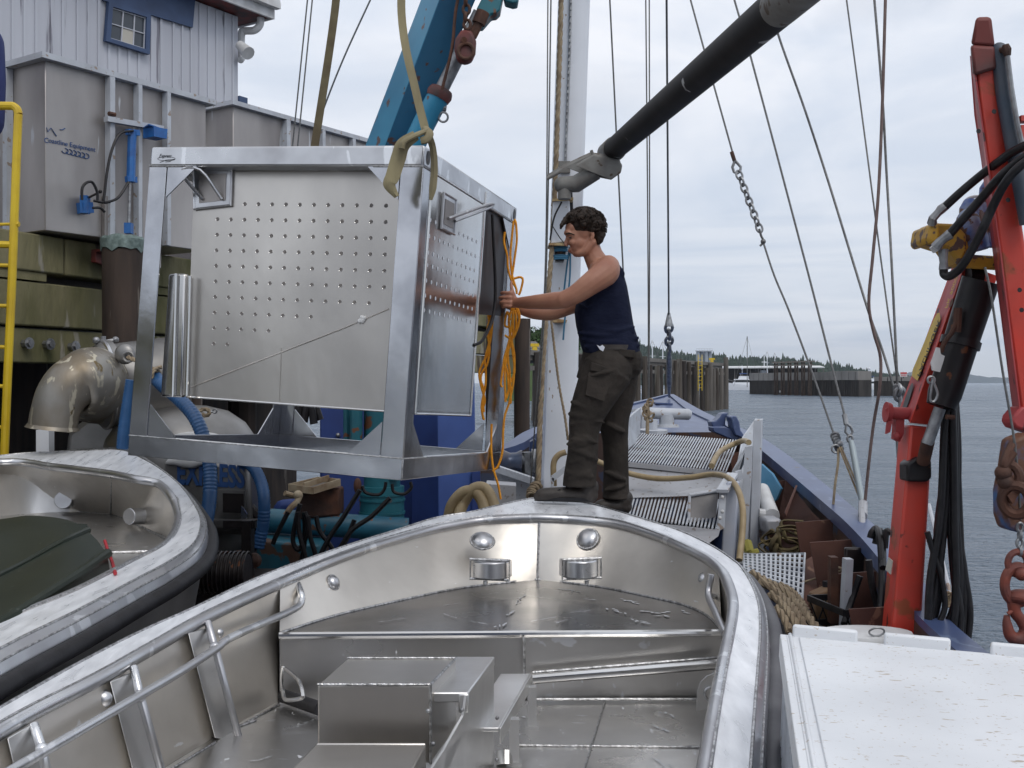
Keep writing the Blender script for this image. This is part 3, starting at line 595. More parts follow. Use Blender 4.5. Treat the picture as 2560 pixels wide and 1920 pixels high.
m = MB(); m.beam(A(200, 520, .05), A(226, 520, .05), .09, .09); m.beam(A(213, 490, .07), A(213, 534, .07), .08, .06, (1, 0, 0)); m.build('body', BLUER, v_)
m = MB(); m.tube([A(222, 494, .1), A(250, 480, .18)], .01, 6); m.ell(A(251, 479, .18), .016); m.build('lever', GBLK, v_)
text('lettering', 'oastline Equipment', A(122, 356, .006), TU, (0, 0, 1), .058, BLUEL, tank1, .001, width=(A(241, 376)-A(122, 356)).length)
text('lettering', 'C', A(111, 356, .006), TU, (0, 0, 1), .062, BLUEL, tank1, .001)
m = MB()
for k in range(6):
    c = A(163+k*10.5, 377+k*2.6, .006); m.tube([c+TU*(.03*math.cos(a))+Vector((0, 0, .022*math.sin(a))) for a in [3.3+k2*.35 for k2 in range(14)]], .0035, 4)
m.build('wave_emblem', BLUEL, tank1)
m = MB(); m.tube([A(x, y, .006) for x, y in ((117, 319), (120, 330), (128, 320), (134, 329), (142, 341))], .004, 4); m.tube([A(x, y, .006) for x, y in ((150, 324), (156, 325), (163, 321))], .004, 4); m.build('bird_emblem', BLUEL, tank1)
m = MB(); m.tube([A(272, 284, .09), A(288, 287, .09)], .02, 6); tag(m.build('rusty_hook', RUSTW), 'tiny rusty hook on the tank above the cross bar', 'hook')
# ---- building behind the tanks
BC = Vector((-4.06, 16, 0)); BU = TU; BN = TN
def bp_(px, py, off=0): return hit(px, py, BC+BN*off, BN)
t = thing('wharf_building', 'lavender grey board and batten building with navy trim', 'building', (BC.x, BC.y, 4.3))
m = MB(); zt_ = 8.42; m.obox(BC-BU*10+Vector((0, 0, 4.3)), BU*10, -BN*8, (0, 0, zt_-4.3)); k = .12
while k < 10: m.obox(BC-BU*k+Vector((0, 0, 4.3)), BU*.035, BN*.022, (0, 0, zt_-4.32)); k += .155 if int(k*10) % 3 else .21
m.build('wall', BARN, t, smooth=0)
m = MB(); m.obox(BC-BU*10+BN*.36+Vector((0, 0, 8.44)), BU*10.34, -BN*9, (0, 0, .03)); m.build('soffit', REDD, t)
m = MB(); m.obox(BC-BU*10+BN*.34+Vector((0, 0, 8.42)), BU*10.34, BN*.04, (0, 0, .22)); m.obox(BC+BU*.345+BN*.38+Vector((0, 0, 8.42)), -BN*9, BU*.03, (0, 0, .22)); m.build('fascia', WTRIM, t)
m = MB(); m.hexa([BC-BU*10+BN*.45+Vector((0, 0, 8.645)), BC+BU*.42+BN*.45+Vector((0, 0, 8.645)), BC+BU*.42-BN*4+Vector((0, 0, 10.2)), BC-BU*10-BN*4+Vector((0, 0, 10.2)), BC-BU*10+BN*.45+Vector((0, 0, 8.70)), BC+BU*.42+BN*.45+Vector((0, 0, 8.70)), BC+BU*.42-BN*4+Vector((0, 0, 10.3)), BC-BU*10-BN*4+Vector((0, 0, 10.3))]); m.build('roof', WTRIM, t)
m = MB(); m.obox(BC-BU*10+BN*.383+Vector((0, 0, 8.56)), BU*10.4, BN*.10, (0, 0, .09)); m.build('gutter', WTRIM, t)
m = MB(); m.tube(spl([W(652, 40, 16.1), W(650, 62, 16.1), W(636, 76, 16.1), W(612, 78, 16.15), W(604, 85, 16.15), W(603, 150, 16.1)], 6), .055, 10); m.build('downpipe_elbow', WTRIM, t)
m = MB(); m.obox(BC+BU*.004+BN*.03+Vector((0, 0, 4.3)), BU*.16, -BN*.2, (0, 0, 2.95)); m.build('corner_board', NAVYP, t)
sg = MB(); pts = [bp_(235, -30, .04), bp_(485, 8, .04), bp_(479, 70, .04), bp_(249, 0, .04)]
sg.prism([bp_(249, -60, .024), bp_(486, -10, .024), bp_(479, 70, .024), bp_(255, 2, .024)], BN*.03); sg.build('sign_board', NAVYP, t)
wf = [bp_(266, 6, .03), bp_(371, 38, .03), bp_(368, 138, .03), bp_(258, 104, .03)]
def lerp4(q, u, v): return q[0].lerp(q[1], u).lerp(q[3].lerp(q[2], u), v)
wfr = MB(); 
for a_, b_, c_, d_ in ((0, 0, 1, .1), (0, .9, 1, 1), (0, .1, .1, .9), (.9, .1, 1, .9)): wfr.prism([lerp4(wf, a_, b_), lerp4(wf, c_, b_), lerp4(wf, c_, d_), lerp4(wf, a_, d_)], BN*.06)
wfo = wfr.build('window', NAVYP, t)
m = MB(); m.prism([lerp4(wf, .1, .1), lerp4(wf, .9, .1), lerp4(wf, .9, .9), lerp4(wf, .1, .9)], BN*.012); m.build('pane', GLASSD, wfo)
m = MB(); 
for u in (.1, .365, .635, .885): m.prism([lerp4(wf, u, .1), lerp4(wf, u+.018, .1), lerp4(wf, u+.018, .9), lerp4(wf, u, .9)], BN*.03)
for v in (.11, .5, .87): m.prism([lerp4(wf, .1, v), lerp4(wf, .9, v), lerp4(wf, .9, v+.02), lerp4(wf, .1, v+.02)], BN*.031)
m.build('mullion', BARN, wfo)
m = MB(); m.prism([lerp4(wf, .385, .52), lerp4(wf, .635, .52), lerp4(wf, .635, .885), lerp4(wf, .385, .885)], BN*.018); m.build('curtain', CURT, wfo)
cm = thing('flood_light', 'white flood lamp on the building corner', 'lamp', W(600, 150, 15.9)); p = W(611, 131, 15.8)
m = MB(); m.tube([p+Vector((-.08, .05, .12)), p+Vector((.08, -.08, -.04))], [.07, .10], 12); m.build('housing', WTRIM, cm); m = MB(); m.tube([p+Vector((-.1, .1, .12)), W(600, 150, 16)], .02, 6); m.ell(W(602, 150, 15.95), .05); m.build('bracket', WTRIM, cm)
# ================================================================ blue fishing vessel
ves = thing('fishing_vessel', 'blue steel fishing vessel with tapering bow and wide bulwark cap', 'vessel', (-.5, 7, 0))
stb = spl([Q(2.19, 15.0, .16), Q(2.24, 13, .34), Q(2.25, 10.6, .47), Q(2.16, 9.0, .545), Q(2.02, 6.7, .74), Q(1.90, 5.7, .80), Q(1.82, 4.9, .92), Q(1.76, 4.4, 1.0), Q(1.74, 3, 1.08), Q(1.75, 0, 1.1), Q(1.8, -6, 1.1)], 6)
prt = spl([Q(2.19, 15.0, .16), Q(.42, 12.2, .47), Q(-.07, 10.2, .60), Q(-.9, 9.7, .8), Q(-1.7, 9.4, 1.2), Q(-3.0, 9.1, 1.3), Q(-3.9, 8.4, 1.3), Q(-4.6, 7.0, 1.3), Q(-5.2, 5.0, 1.3), Q(-5.6, 2, 1.3), Q(-5.6, -6, 1.2)], 6)
def side(P, s):                       # s: +1 starboard
    o = []
    for i, p in enumerate(P):
        t_ = (P[min(i+1, len(P)-1)]-P[max(i-1, 0)]); t_.z = 0; t_.normalize(); o.append(Vector((t_.y, -t_.x, 0))*(-s))
    return o
m = MB()
for P, s in ((stb, 1), (prt, -1)):
    n = side(P, s); f = [min(1, i/10) for i in range(len(P))]
    m.loft([[p+nn*.02 for p, nn in zip(P, n)], [p-nn*.16*k+Vector((0, 0, -.9)) for p, nn, k in zip(P, n, f)], [Vector((p.x, p.y-(.6 if i == 0 else .3), -.6))-nn*.45*k for i, (p, nn, k) in enumerate(zip(P, n, f))]], closed=False, cap=False)
m.build('hull', VBLUE, ves, smooth=50)
cw = [.13*min(1, .2+i/7) for i in range(len(stb))]
m = MB()
for P, s in ((stb, 1), (prt, -1)):
    n = side(P, s)
    A_ = [p+nn*(.06) for p, nn in zip(P, n)]; B_ = [p-nn*(w_*.85 if i < 20 else max(.06, .11-.003*(i-20)))+Vector((0, 0, .008)) for i, (p, nn, w_) in enumerate(zip(P, n, cw+[.13]*99))]
    dn = Vector((0, 0, -.075)); m.loft([[a+dn for a in A_], A_, B_, [b+dn for b in B_]], closed=False, cap=False)
m.build('bulwark_cap', VBLUE, ves, smooth=50)
m = MB()
for P, s in ((stb, 1), (prt, -1)):
    n = side(P, s); I_ = [p-nn*.06 for p, nn in zip(P, n)]; I2 = [p-nn*.10 for p, nn in zip(P, n)]
    m.strip([p+Vector((0, 0, -.03)) for p in I_][4:], [Vector((p.x, p.y, 1.2)) for p in I2][4:])
m.build('bulwark_inside', VDK, ves, smooth=50)
for i in range(9, 40, 4):
    p = stb[i]; nn = side(stb, 1)[i]; t_ = Vector((nn.y, -nn.x, 0)); m = MB(); m.prism([p-nn*.08+Vector((0, 0, -.06)), p-nn*.30+Vector((0, 0, -.08)), Vector((p.x, p.y, 1.3))-nn*.16, Vector((p.x, p.y, 1.3))-nn*.08], t_*.014); m.build('bulwark_stay', RUSTP, ves)
m = MB(); dk = [Vector((p.x, p.y, 1.3)) for p in stb[8:]]+[Vector((p.x, p.y, 1.3)) for p in reversed(prt[4:])]
c = Vector((-.5, 5, 1.3)); m.add(dk+[c], [(i, (i+1) % len(dk), len(dk)) for i in range(len(dk))]); m.build('deck', DECKM, ves, smooth=0)
# fore deck triangle
fb = [stb[i]-side(stb, 1)[i]*.05+Vector((0, 0, -.012)) for i in range(0, 13)]; fp = [prt[i]-side(prt, -1)[i]*.05+Vector((0, 0, -.012)) for i in range(0, 9)]
m = MB(); pol = fb+list(reversed(fp)); cc = sum(pol, Vector())/len(pol); m.add(pol+[cc], [(i, (i+1) % len(pol), len(pol)) for i in range(len(pol))]); m.build('foredeck', VBLUE, ves, smooth=0)
e0, e1 = fp[-1], fb[-1]; m = MB(); m.prism([e0, e1, e1+Vector((0, 0, -.9)), e0+Vector((0, 0, -.9))], (0, .05, 0)); m.build('foredeck_bulkhead', VDK, ves)
m = MB(); a, b = W(1640, 1010, 13.8), W(1682, 1012, 13.8); m.obox(a, b-a, (0, .5, 0), (0, 0, .02)); m.build('stem_plate', VBLUE, ves)
# unseen deck house, added behind the camera to darken the metal reflections
m = MB(); m.hexa([Q(-3.6, -3.0, 1.7), Q(1.0, -3.0, 1.7), Q(1.0, -6.5, 1.7), Q(-3.6, -6.5, 1.7), Q(-3.6, -3.0, -2.6), Q(1.0, -3.0, -2.6), Q(1.0, -6.5, -2.6), Q(-3.6, -6.5, -2.6)]); m.build('unseen_deck_house', VBLUE, ves, bevel=.05)
m = MB(); m.hexa([Q(-3.9, -2.6, -2.62), Q(1.3, -2.6, -2.62), Q(1.3, -6.6, -2.62), Q(-3.9, -6.6, -2.62), Q(-3.9, -2.6, -2.75), Q(1.3, -2.6, -2.75), Q(1.3, -6.6, -2.75), Q(-3.9, -6.6, -2.75)]); m.build('unseen_house_roof', GREYW, ves)
for k in range(4):
    m = MB(); m.obox(Q(-3.2+k*1.05, -2.98, -1.2), (.8, 0, 0), (0, -.02, 0), (0, 0, .75)); m.build('unseen_house_window', GLASSD, ves)
m = MB(); m.obox(Q(-.2, -2.98, 1.6), (.75, 0, 0), (0, -.03, 0), (0, 0, 1.85)); m.build('unseen_house_door', VDK, ves)
# anchor roller post and pipe
t = thing('mooring_bitt', 'pale grey horizontal pipe bitt across the blue foredeck', 'bitt', W(1668, 1078, 10.6))
m = MB(); m.tube([W(1598, 1032, 10.6), W(1600, 1032, 10.6), W(1722, 1036, 10.6), W(1728, 1037, 10.6)], [.035, .056, .056, .035], 14); m.build('crossbar', GREYW, t)
m = MB(); m.tube([W(1667, 1036, 10.6), W(1667, 1066, 10.6)], .075, 12); m.tube([W(1668, 1061, 10.6), W(1668, 1068, 10.6)], [.11, .12], 12); m.build('post', GREYW, t)
m = MB(); m.tube([W(1612, 1036, 10.5), W(1612, 1084, 10.5)], .07, 12); m.build('post', GREYW, t)
m = MB(); c = W(1632, 1074, 9.9); m.loft([[c+Vector((.13*math.cos(a)*q, .3*math.sin(a)*q, z)) for a in [6.283*k/20 for k in range(20)]] for q, z in ((1, -.03), (1, 0))]); m.tube([c, c+Vector((0, 0, .09))], .045, 12); tag(m.build('vent_plate', GREYW), 'small pale grey round plate with stub pipe on the foredeck edge', 'vent')
# chock
t = thing('mooring_chock', 'blue curved steel fairlead on the starboard bulwark', 'fairlead', W(1830, 1090, 9.7))
def wpoly(pts, d): return [W(x, y, d) for x, y in pts]
m = MB(); m.prism(wpoly([(1778, 1054), (1790, 1053), (1800, 1043), (1806, 1034), (1822, 1031), (1815, 1044), (1813, 1062), (1824, 1070), (1826, 1082), (1782, 1070)], 9.9), (.0, .22, 0)); m.build('horn', VBLUE, t, bevel=.01)
m = MB(); m.prism(wpoly([(1826, 1043), (1834, 1039), (1842, 1041), (1849, 1056), (1852, 1076), (1862, 1090), (1856, 1095), (1838, 1088), (1832, 1070), (1830, 1056)], 9.7), (.0, .22, 0)); m.build('horn', VBLUE, t, bevel=.01)
m = MB(); m.prism(wpoly([(1782, 1068), (1812, 1066), (1832, 1074), (1850, 1094), (1846, 1106), (1784, 1080)], 9.75), (.0, .25, 0)); m.build('base', VBLUE, t, bevel=.01)
# winch between cage and mast
t = thing('deck_winch', 'dark blue winch with flared drum beside the mast foot', 'winch', W(1290, 1215, 8.9))
m = MB(); prof = [(1251, 34), (1256, 37), (1262, 30), (1275, 24), (1290, 25), (1300, 30), (1305, 31)]
m.tube([W(x, 1156, 8.9) for x, r in prof], [r/F*8.9 for x, r in prof], 22); m.build('drum', M('drum_blue_grey', (.06, .08, .13), .3, .4, (.10, .08, .07), 6), t)
m = MB(); m.tube([W(1304, 1150, 8.9), W(1312, 1150, 8.9), W(1330, 1152, 8.9)], [.06, .045, .045], 12); m.tube([W(1318, 1130, 8.9), W(1320, 1188, 8.9)], .05, 12); m.tube([W(1329, 1152, 8.9), W(1345, 1152, 8.9)], .1, 14); m.build('gear_case', STEEL, t)
m = MB(); m.prism([W(1325, 1105, 9.0), W(1338, 1098, 9.0), W(1346, 1110, 9.0), W(1348, 1225, 9), W(1322, 1225, 9)], (0, .2, 0)); m.build('side_frame', VBLUE, t)
m = MB(); m.prism([W(1238, 1168, 8.6), W(1350, 1206, 8.4), W(1350, 1330, 8.4), W(1225, 1310, 8.6)], (0, .3, 0)); m.build('base_box', GREYP, t)
m = MB(); m.beam(W(1238, 1170, 8.55), W(1350, 1208, 8.35), .05, .05); m.build('angle_bar', GREYW, t)
# deck plates behind hose coil
m = MB(); m.obox(Q(-.9, 7.6, 1.42), (1.6, 0, 0), (0, 2.2, 0), (0, 0, .12)); tag(m.build('hatch_cover', GREYP), 'ribbed grey hatch cover on deck under the winch', 'hatch')
# ================================================================ mast
MD = 8.5
t = thing('mast', 'tall white steel mast with boom hinge and full length track', 'mast', W(1402, 1225, MD))
def mx(y): return 1397+(1355-1397)*y/1190.0, 1476+(1447-1476)*y/834.0 if y < 834 else 1447-(y-834)*.012
m = MB(); rings = []
for y in (-1500, -260, 0, 400, 800, 1225, 1360):
    l_, r_ = mx(y); a = W(l_, y, MD); b = W(r_, y, MD); w_ = b.x-a.x; c = (a+b)/2+Vector((0, w_*.5, 0)); sh = []
    for (u, v) in ((-.5, -.18), (-.44, -.36), (-.30, -.44), (.02, -.5), (.34, -.5), (.47, -.42), (.5, -.28), (.5, .3), (.4, .5), (-.4, .5), (-.5, .3)): sh.append(c+Vector((u*w_, v*w_*1.1, 0)))
    rings.append(sh)
m.loft(rings); m.build('mast_tube', WPAINT, t, smooth=35)
def mfront(x, y, o=.02): p = W(x, y, MD); p.y = MD-o; return W(x, y, p.y)
m = MB(); m.tube([mfront(1429, -200, .02), mfront(1424, 130, .02), mfront(1413, 418, .02)], .012, 6)
for k in range(26):
    y = -10+k*16; m.box(mfront(1428-(y*.037), y, .035), .012, .015, .022)
m.build('sail_track', STEEL, t)
m = MB(); m.box(mfront(1411, 418, .03), .09, .03, .09); m.build('track_end', BOOMG, t)
m = MB(); m.prism([mfront(1382, 500, .22), mfront(1424, 496, .22), mfront(1428, 603, .22), mfront(1377, 610, .22)], (0, .2, 0)); m.build('heel_socket', WPAINT, t, bevel=.01)
m = MB(); m.prism([mfront(1381, 497, .24), mfront(1433, 493, .24), mfront(1433, 500, .24), mfront(1380, 503, .24)], (0, .24, 0)); m.prism([mfront(1372, 607, .24), mfront(1420, 608, .24), mfront(1420, 614, .24), mfront(1372, 613, .24)], (0, .24, 0)); m.prism([mfront(1380, 795, .1), mfront(1418, 800, .1), mfront(1416, 806, .1), mfront(1384, 806, .1)], (0, .1, 0)); m.build('rusty_edge', M('rust_streaked_cream', (.5, .38, .2), .7, 0, (.28, .16, .07), 14), t)
m = MB(); m.prism([mfront(1384, 614, .16), mfront(1417, 616, .16), mfront(1410, 652, .16), mfront(1389, 652, .16)], (0, .12, 0)); m.build('line_block', GBLK, t)
m = MB(); BROPE = M('blue_cord', (.05, .17, .28), .8)
for k, y in enumerate((617, 622, 626, 638, 642, 646)): m.tube([mfront(1381, y+2, .185), mfront(1400, y, .19), mfront(1419, y+1, .185)], .007, 6)
m.tube(spl([mfront(1424, 618, .14), mfront(1418, 660, .1), mfront(1412, 710, .08), mfront(1408, 750, .08)]), .008, 6); m.tube(spl([mfront(1426, 620, .14), mfront(1424, 700, .1), mfront(1412, 800, .1), mfront(1408, 850, .1)]), .008, 6)
tag(m.build('blue_cord', BROPE), 'thin blue cord wrapped round the block and hanging down the mast', 'cord')
m = MB(); m.tube(spl([mfront(1404, 505, .25), mfront(1385, 545, .28), mfront(1375, 600, .28)]), .007, 6); m.tube(spl([mfront(1378, 560, .25), mfront(1398, 592, .25), mfront(1412, 610, .25)]), .004, 5); m.tube([mfront(1427, 480, .12), mfront(1431, 560, .12)], .014, 6); tag(m.build('mast_cable', HOSE), 'black cable slanting over the boom hinge housing', 'cable')
# ================================================================ boom
t = thing('cargo_boom', 'black tubular boom with grey collar hinged to the mast and rising to the right', 'boom', W(1440, 470, 8.1))
def bd(x): return 1/(1/8.15+(x-1530)*.000243)
bx = lambda x: W(x, 385-(x-1530)*.838 if x > 1530 else 385-(x-1530)*.8, bd(x))
P = [bx(1540), bx(1900)]; ax = (P[1]-P[0]).normalized()
m = MB(); a = W(1535, 373, 8.1); b0 = W(1700, 231, bd(1700)); ax = (b0-a).normalized(); L1 = (W(1935, 32, bd(1930))-a).length+.12
m.tube([a, a+ax*L1], .083, 28, cap=True); m.build('black_tube', BOOM, t)
m = MB(); m.tube([a+ax*(L1-.02), a+ax*(L1+1.6)], .0835, 28); m.build('grey_tube', BOOMG, t)
m = MB(); m.tube([a-ax*.24, a-ax*.22, a+ax*.03], [.08, .091, .091], 28); m.build('collar', BOOMG, t)
m = MB(); m.prism(wpoly([(1367, 446), (1412, 418), (1476, 388), (1548, 398), (1554, 420), (1552, 434), (1528, 451), (1462, 438), (1418, 421)], 8.05), (0, .02, .03)); m.prism(wpoly([(1440, 416), (1484, 388), (1546, 404), (1556, 416), (1553, 432), (1526, 450)], 7.98), (0, .018, .02)); m.build('hinge_plate', BOOMG, t, bevel=.006)
m = MB(); m.tube([W(1405, 462, 8.1), W(1440, 460, 8.1), W(1490, 430, 8.05)], [.062, .066, .06], 16); m.ell(W(1405, 462, 8.1), .062); m.tube([W(1411, 470, 8.1), W(1411, 498, 8.1)], .05, 14); m.build('gooseneck', BOOMG, t)
m = MB(); m.tube([W(1367, 447, 8.0), W(1398, 430, 8.0)], .014, 8); m.tube([W(1478, 376, 8.0), W(1484, 392, 8.0)], .012, 8); m.build('pin', BOOMG, t)
# ================================================================ aluminium skiffs
def perp(P):
    o = []
    for i, p in enumerate(P):
        t_ = (P[min(i+1, len(P)-1)]-P[max(i-1, 0)]); t_.z = 0; t_.normalize(); o.append(Vector((-t_.y, t_.x, 0)))
    return o
def skiff_shell(t, O, I, n_out, fender, fr=.048, dz=(0, 0, 0)):
    """O/I matched outer/inner gunwale curves, n_out: outward sign of perp()"""
    m = MB(); rows = [[], [], [], []]; nn = [q*n_out for q in perp(O)]
    for o, i_, q in zip(O, I, nn):
        u = (o-i_); rows[0].append(i_+Vector((0, 0, .012))); rows[1].append(i_+u*.80+Vector((0, 0, .010))); rows[2].append(i_+u*.985+Vector((0, 0, -.008))); rows[3].append(o+q*.008+Vector((0, 0, -.05)))
    m.loft(rows[:2], closed=False, cap=False); m.build('gunwale_plate', ALUG, t, smooth=50)
    m = MB(); m.loft(rows[1:], closed=False, cap=False); m.build('gunwale_edge', ALUF, t, smooth=60)
    m = MB(); m.tube([p+Vector((0, 0, .001)) for p in rows[1]], .0055, 6); m.tube([p for p in rows[2]], .004, 5); m.build('weld_seam', WELD, t)
    m = MB(); m.tube(I, .024, 12); m.build('gunwale_pipe', ALUF, t, smooth=60)
    m = MB(); m.tube([p+Vector((0, 0, .018))+(o-i_).normalized()*.018 for p, o, i_ in zip(I, O, I)], .005, 6); m.build('weld_seam', WELD, t)
    m = MB(); m.tube([o+q*(fr*.75)+Vector((0, 0, -.05-fr*.8)) for o, q in zip(O, nn)], fr, 14, sq=1.0); m.build('rubber_fender', fender, t, smooth=60)
    m = MB(); m.loft([[o+q*.004+Vector((0, 0, -.05)) for o, q in zip(O, nn)], [o-q*.08+Vector((0, 0, -.50)) for o, q in zip(O, nn)], [o-q*.30+Vector((0, 0, -.95)) for o, q in zip(O, nn)]], closed=False, cap=False); m.build('hull_side', ALU, t, smooth=60)
sk = thing('aluminium_skiff', 'large new bare aluminium skiff in the foreground the man stands on', 'boat', Q(0, 4.2, 1.9), 'aluminium skiffs')
ST = [((-900, 2300, 1.10), (-860, 2360, 1.10), (-1.5, 2.1, 1.38)),
 ((-250, 1912, 1.03), (-190, 1950, 1.03), (-1.42, 2.75, 1.36)), ((0, 1766, .99), (44, 1803, 1.0), (-1.34, 3.2, 1.355)), ((194, 1653, .96), (235, 1704, .97), (-1.25, 3.6, 1.35)),
 ((350, 1575, .93), (389, 1616, .94), (-1.14, 4.02, 1.345)), ((478, 1521, .90), (521, 1542, .905), (-1.06, 4.3, 1.34)), ((661, 1435, .86), (700, 1459, .87), (-.985, 4.54, 1.34)),
 ((661.1, 1434.9, .86), (700.1, 1458.9, .87), (-.978, 4.545, 1.055)),
 ((860, 1367, .81), (880, 1384, .82), (-.78, 4.89, 1.05)), ((998, 1323, .775), (1045, 1333, .79), (-.46, 5.3, 1.05)), ((1083, 1295, .75), (1130, 1314, .77), (-.36, 5.42, 1.05)),
 ((1173, 1280, .73), (1200, 1302, .755), (-.206, 5.56, 1.05)), ((1239, 1262, .715), (1255, 1298, .745), (-.04, 5.66, 1.05)), ((1351, 1239, .70), (1348, 1295, .735), (.137, 5.76, 1.05)),
 ((1472, 1254, .715), (1450, 1300, .745), (.314, 5.65, 1.05)), ((1546, 1277, .73), (1545, 1311, .755), (.47, 5.53, 1.05)), ((1620, 1300, .755), (1635, 1338, .78), (.65, 5.32, 1.05)),
 ((1700, 1325, .79), (1705, 1367, .80), (.81, 5.1, 1.05)), ((1783, 1364, .825), (1765, 1397, .83), (.88, 4.86, 1.05)), ((1840, 1401, .855), (1797, 1422, .85), (.893, 4.6, 1.055)),
 ((1840.1, 1401.1, .855), (1797.1, 1422.1, .85), (.888, 4.56, 1.34)),
 ((1863, 1420, .87), (1815, 1447, .865), (.88, 4.4, 1.34)), ((1894, 1467, .90), (1830, 1490, .89), (.86, 4.15, 1.345)), ((1914, 1521, .92), (1833, 1532, .91), (.83, 3.95, 1.345)), ((1920, 1591, .95), (1821, 1600, .94), (.81, 3.75, 1.345)),
 ((1918, 1669, .975), (1806, 1672, .97), (.78, 3.5, 1.35)), ((1912, 1785, 1.01), (1785, 1785, 1.0), (.72, 3.05, 1.355)), ((1906, 1920, 1.05), (1763, 1920, 1.04), (.64, 2.6, 1.36)), ((1898, 2100, 1.10), (1735, 2100, 1.09), (.55, 2.25, 1.37)), ((1885, 2500, 1.18), (1690, 2500, 1.17), (.42, 1.8, 1.38))]
def dense(L_, keys, n=4):                # resample but keep doubled stations
    idx = []; out = []
    P = spl(L_, n); return P
Oc = [G(*s[0]) for s in ST]; Ic = [G(*s[1]) for s in ST]; Lc = [Q(*s[2]) for s in ST]
uniq = [i for i in range(len(ST)) if i not in (7, 20)]
O_ = spl([Oc[i] for i in uniq], 5); I_ = spl([Ic[i] for i in uniq], 5)
skiff_shell(sk, O_, I_, 1, RUBG, .036)
# interior walls
def seg(a, b, n=5):
    idx = list(range(a, b)); return spl([Ic[i] for i in idx], n), spl([Lc[i] for i in idx], n)
def wall(a, b, nm='inner_wall'):
    tp, lo = seg(a, b); mid = [p.lerp(q, .45)+(p-q)*0 for p, q in zip(tp, lo)]
    m = MB(); m.loft([[p-Vector((0, 0, .01)) for p in tp], mid, lo], closed=False, cap=False); return m.build(nm, ALUIN, sk, smooth=60)
wall(0, 7); wall(7, 14); wall(13, 20); wall(20, len(ST))
m = MB(); m.tube([Ic[13]-Vector((0, 0, .02)), Lc[13]], .009, 6); 
m.tube([p+Vector((0, 0, .002)) for p in spl([Lc[i] for i in range(7, 20)], 5)], .006, 6); m.build('weld_seam', WELD, sk)
# transom
m = MB(); m.prism([Oc[0], Oc[-1], Oc[-1]-Vector((0, 0, .9)), Oc[0]-Vector((0, 0, .9))], (0, -.05, 0)); m.build('transom', ALU, sk)
def scuffs(m, lst, h):
    m.cur = 1
    for x0, y0, x1, y1, w_ in lst:
        a, b = G(x0, y0, h), G(x1, y1, h); u = (b-a); v = Vector((-u.y, u.x, 0)).normalized(); n = max(2, int(u.length/.018))
        for k in range(n):
            c = a.lerp(b, (k+random.uniform(.1, .9))/n)+v*random.uniform(-1, 1)*w_*.5; r = w_*random.uniform(.35, .8); ang = random.uniform(-.5, .5); uu = (Matrix.Rotation(ang, 3, 'Z')@u.normalized())
            vv = Vector((-uu.y, uu.x, 0)); l = random.uniform(.012, .026); m.add([c-uu*l, c-vv*r*.3+uu*l*.2, c+uu*l*1.1, c+vv*r*.35-uu*l*.1], [(0, 1, 2, 3)])
# foredeck
fd = spl([Lc[i] for i in range(7, 20)], 5); cc = sum(fd, Vector())/len(fd)
m = MB(); m.add([p for p in fd]+[cc], [(i, (i+1) % len(fd), len(fd)) for i in range(len(fd))])
scuffs(m, [(946, 1555, 1016, 1545, .008), (1110, 1534, 1141, 1545, .010), (1170, 1552, 1216, 1560, .012), (1240, 1568, 1262, 1558, .03), (1265, 1536, 1292, 1528, .035), (1292, 1508, 1312, 1486, .02), (1330, 1553, 1390, 1542, .012), (1388, 1557, 1418, 1550, .02), (1430, 1531, 1478, 1525, .014), (1520, 1520, 1560, 1534, .03), (1580, 1548, 1622, 1560, .03), (1600, 1528, 1672, 1532, .05), (1640, 1538, 1672, 1541, .04), (1400, 1470, 1440, 1480, .03), (1205, 1487, 1250, 1480, .012), (1460, 1497, 1492, 1500, .02), (1550, 1498, 1600, 1508, .03), (1700, 1527, 1728, 1533, .035), (1108, 1513, 1150, 1508, .01)], 1.0475)
m.build('foredeck', [FDK, SCUF], sk, smooth=0)
A, B = Lc[7], Lc[19]
m = MB(); m.tube([A+Vector((0, -.008, -.008)), B+Vector((0, -.008, -.008))], .016, 10); m.build('foredeck_lip', ALUMIR, sk)
m = MB(); m.prism([A+Vector((0, .0, -.01)), B+Vector((0, 0, -.01)), Q(B.x, B.y, 1.36), Q(A.x, A.y, 1.36)], (0, .01, 0)); m.build('bulkhead', ALUDK, sk)
m = MB(); a, b = W(1332, 1698, 4.50), W(1802, 1660, 4.50); m.tube([a, b], .021, 12); m.build('step_pipe', ALUMIR, sk)
m = MB(); m.tube([a+Vector((0, .03, .02)), b+Vector((0, .03, .02))], .006, 6); p = W(1310, 1592, 4.53); m.tube([p, W(1312, 1690, 4.53)], .006, 6); m.tube([W(1336, 1748, 4.52), W(1800, 1748, 4.54)], .006, 6); m.build('weld_seam', WELD, sk)
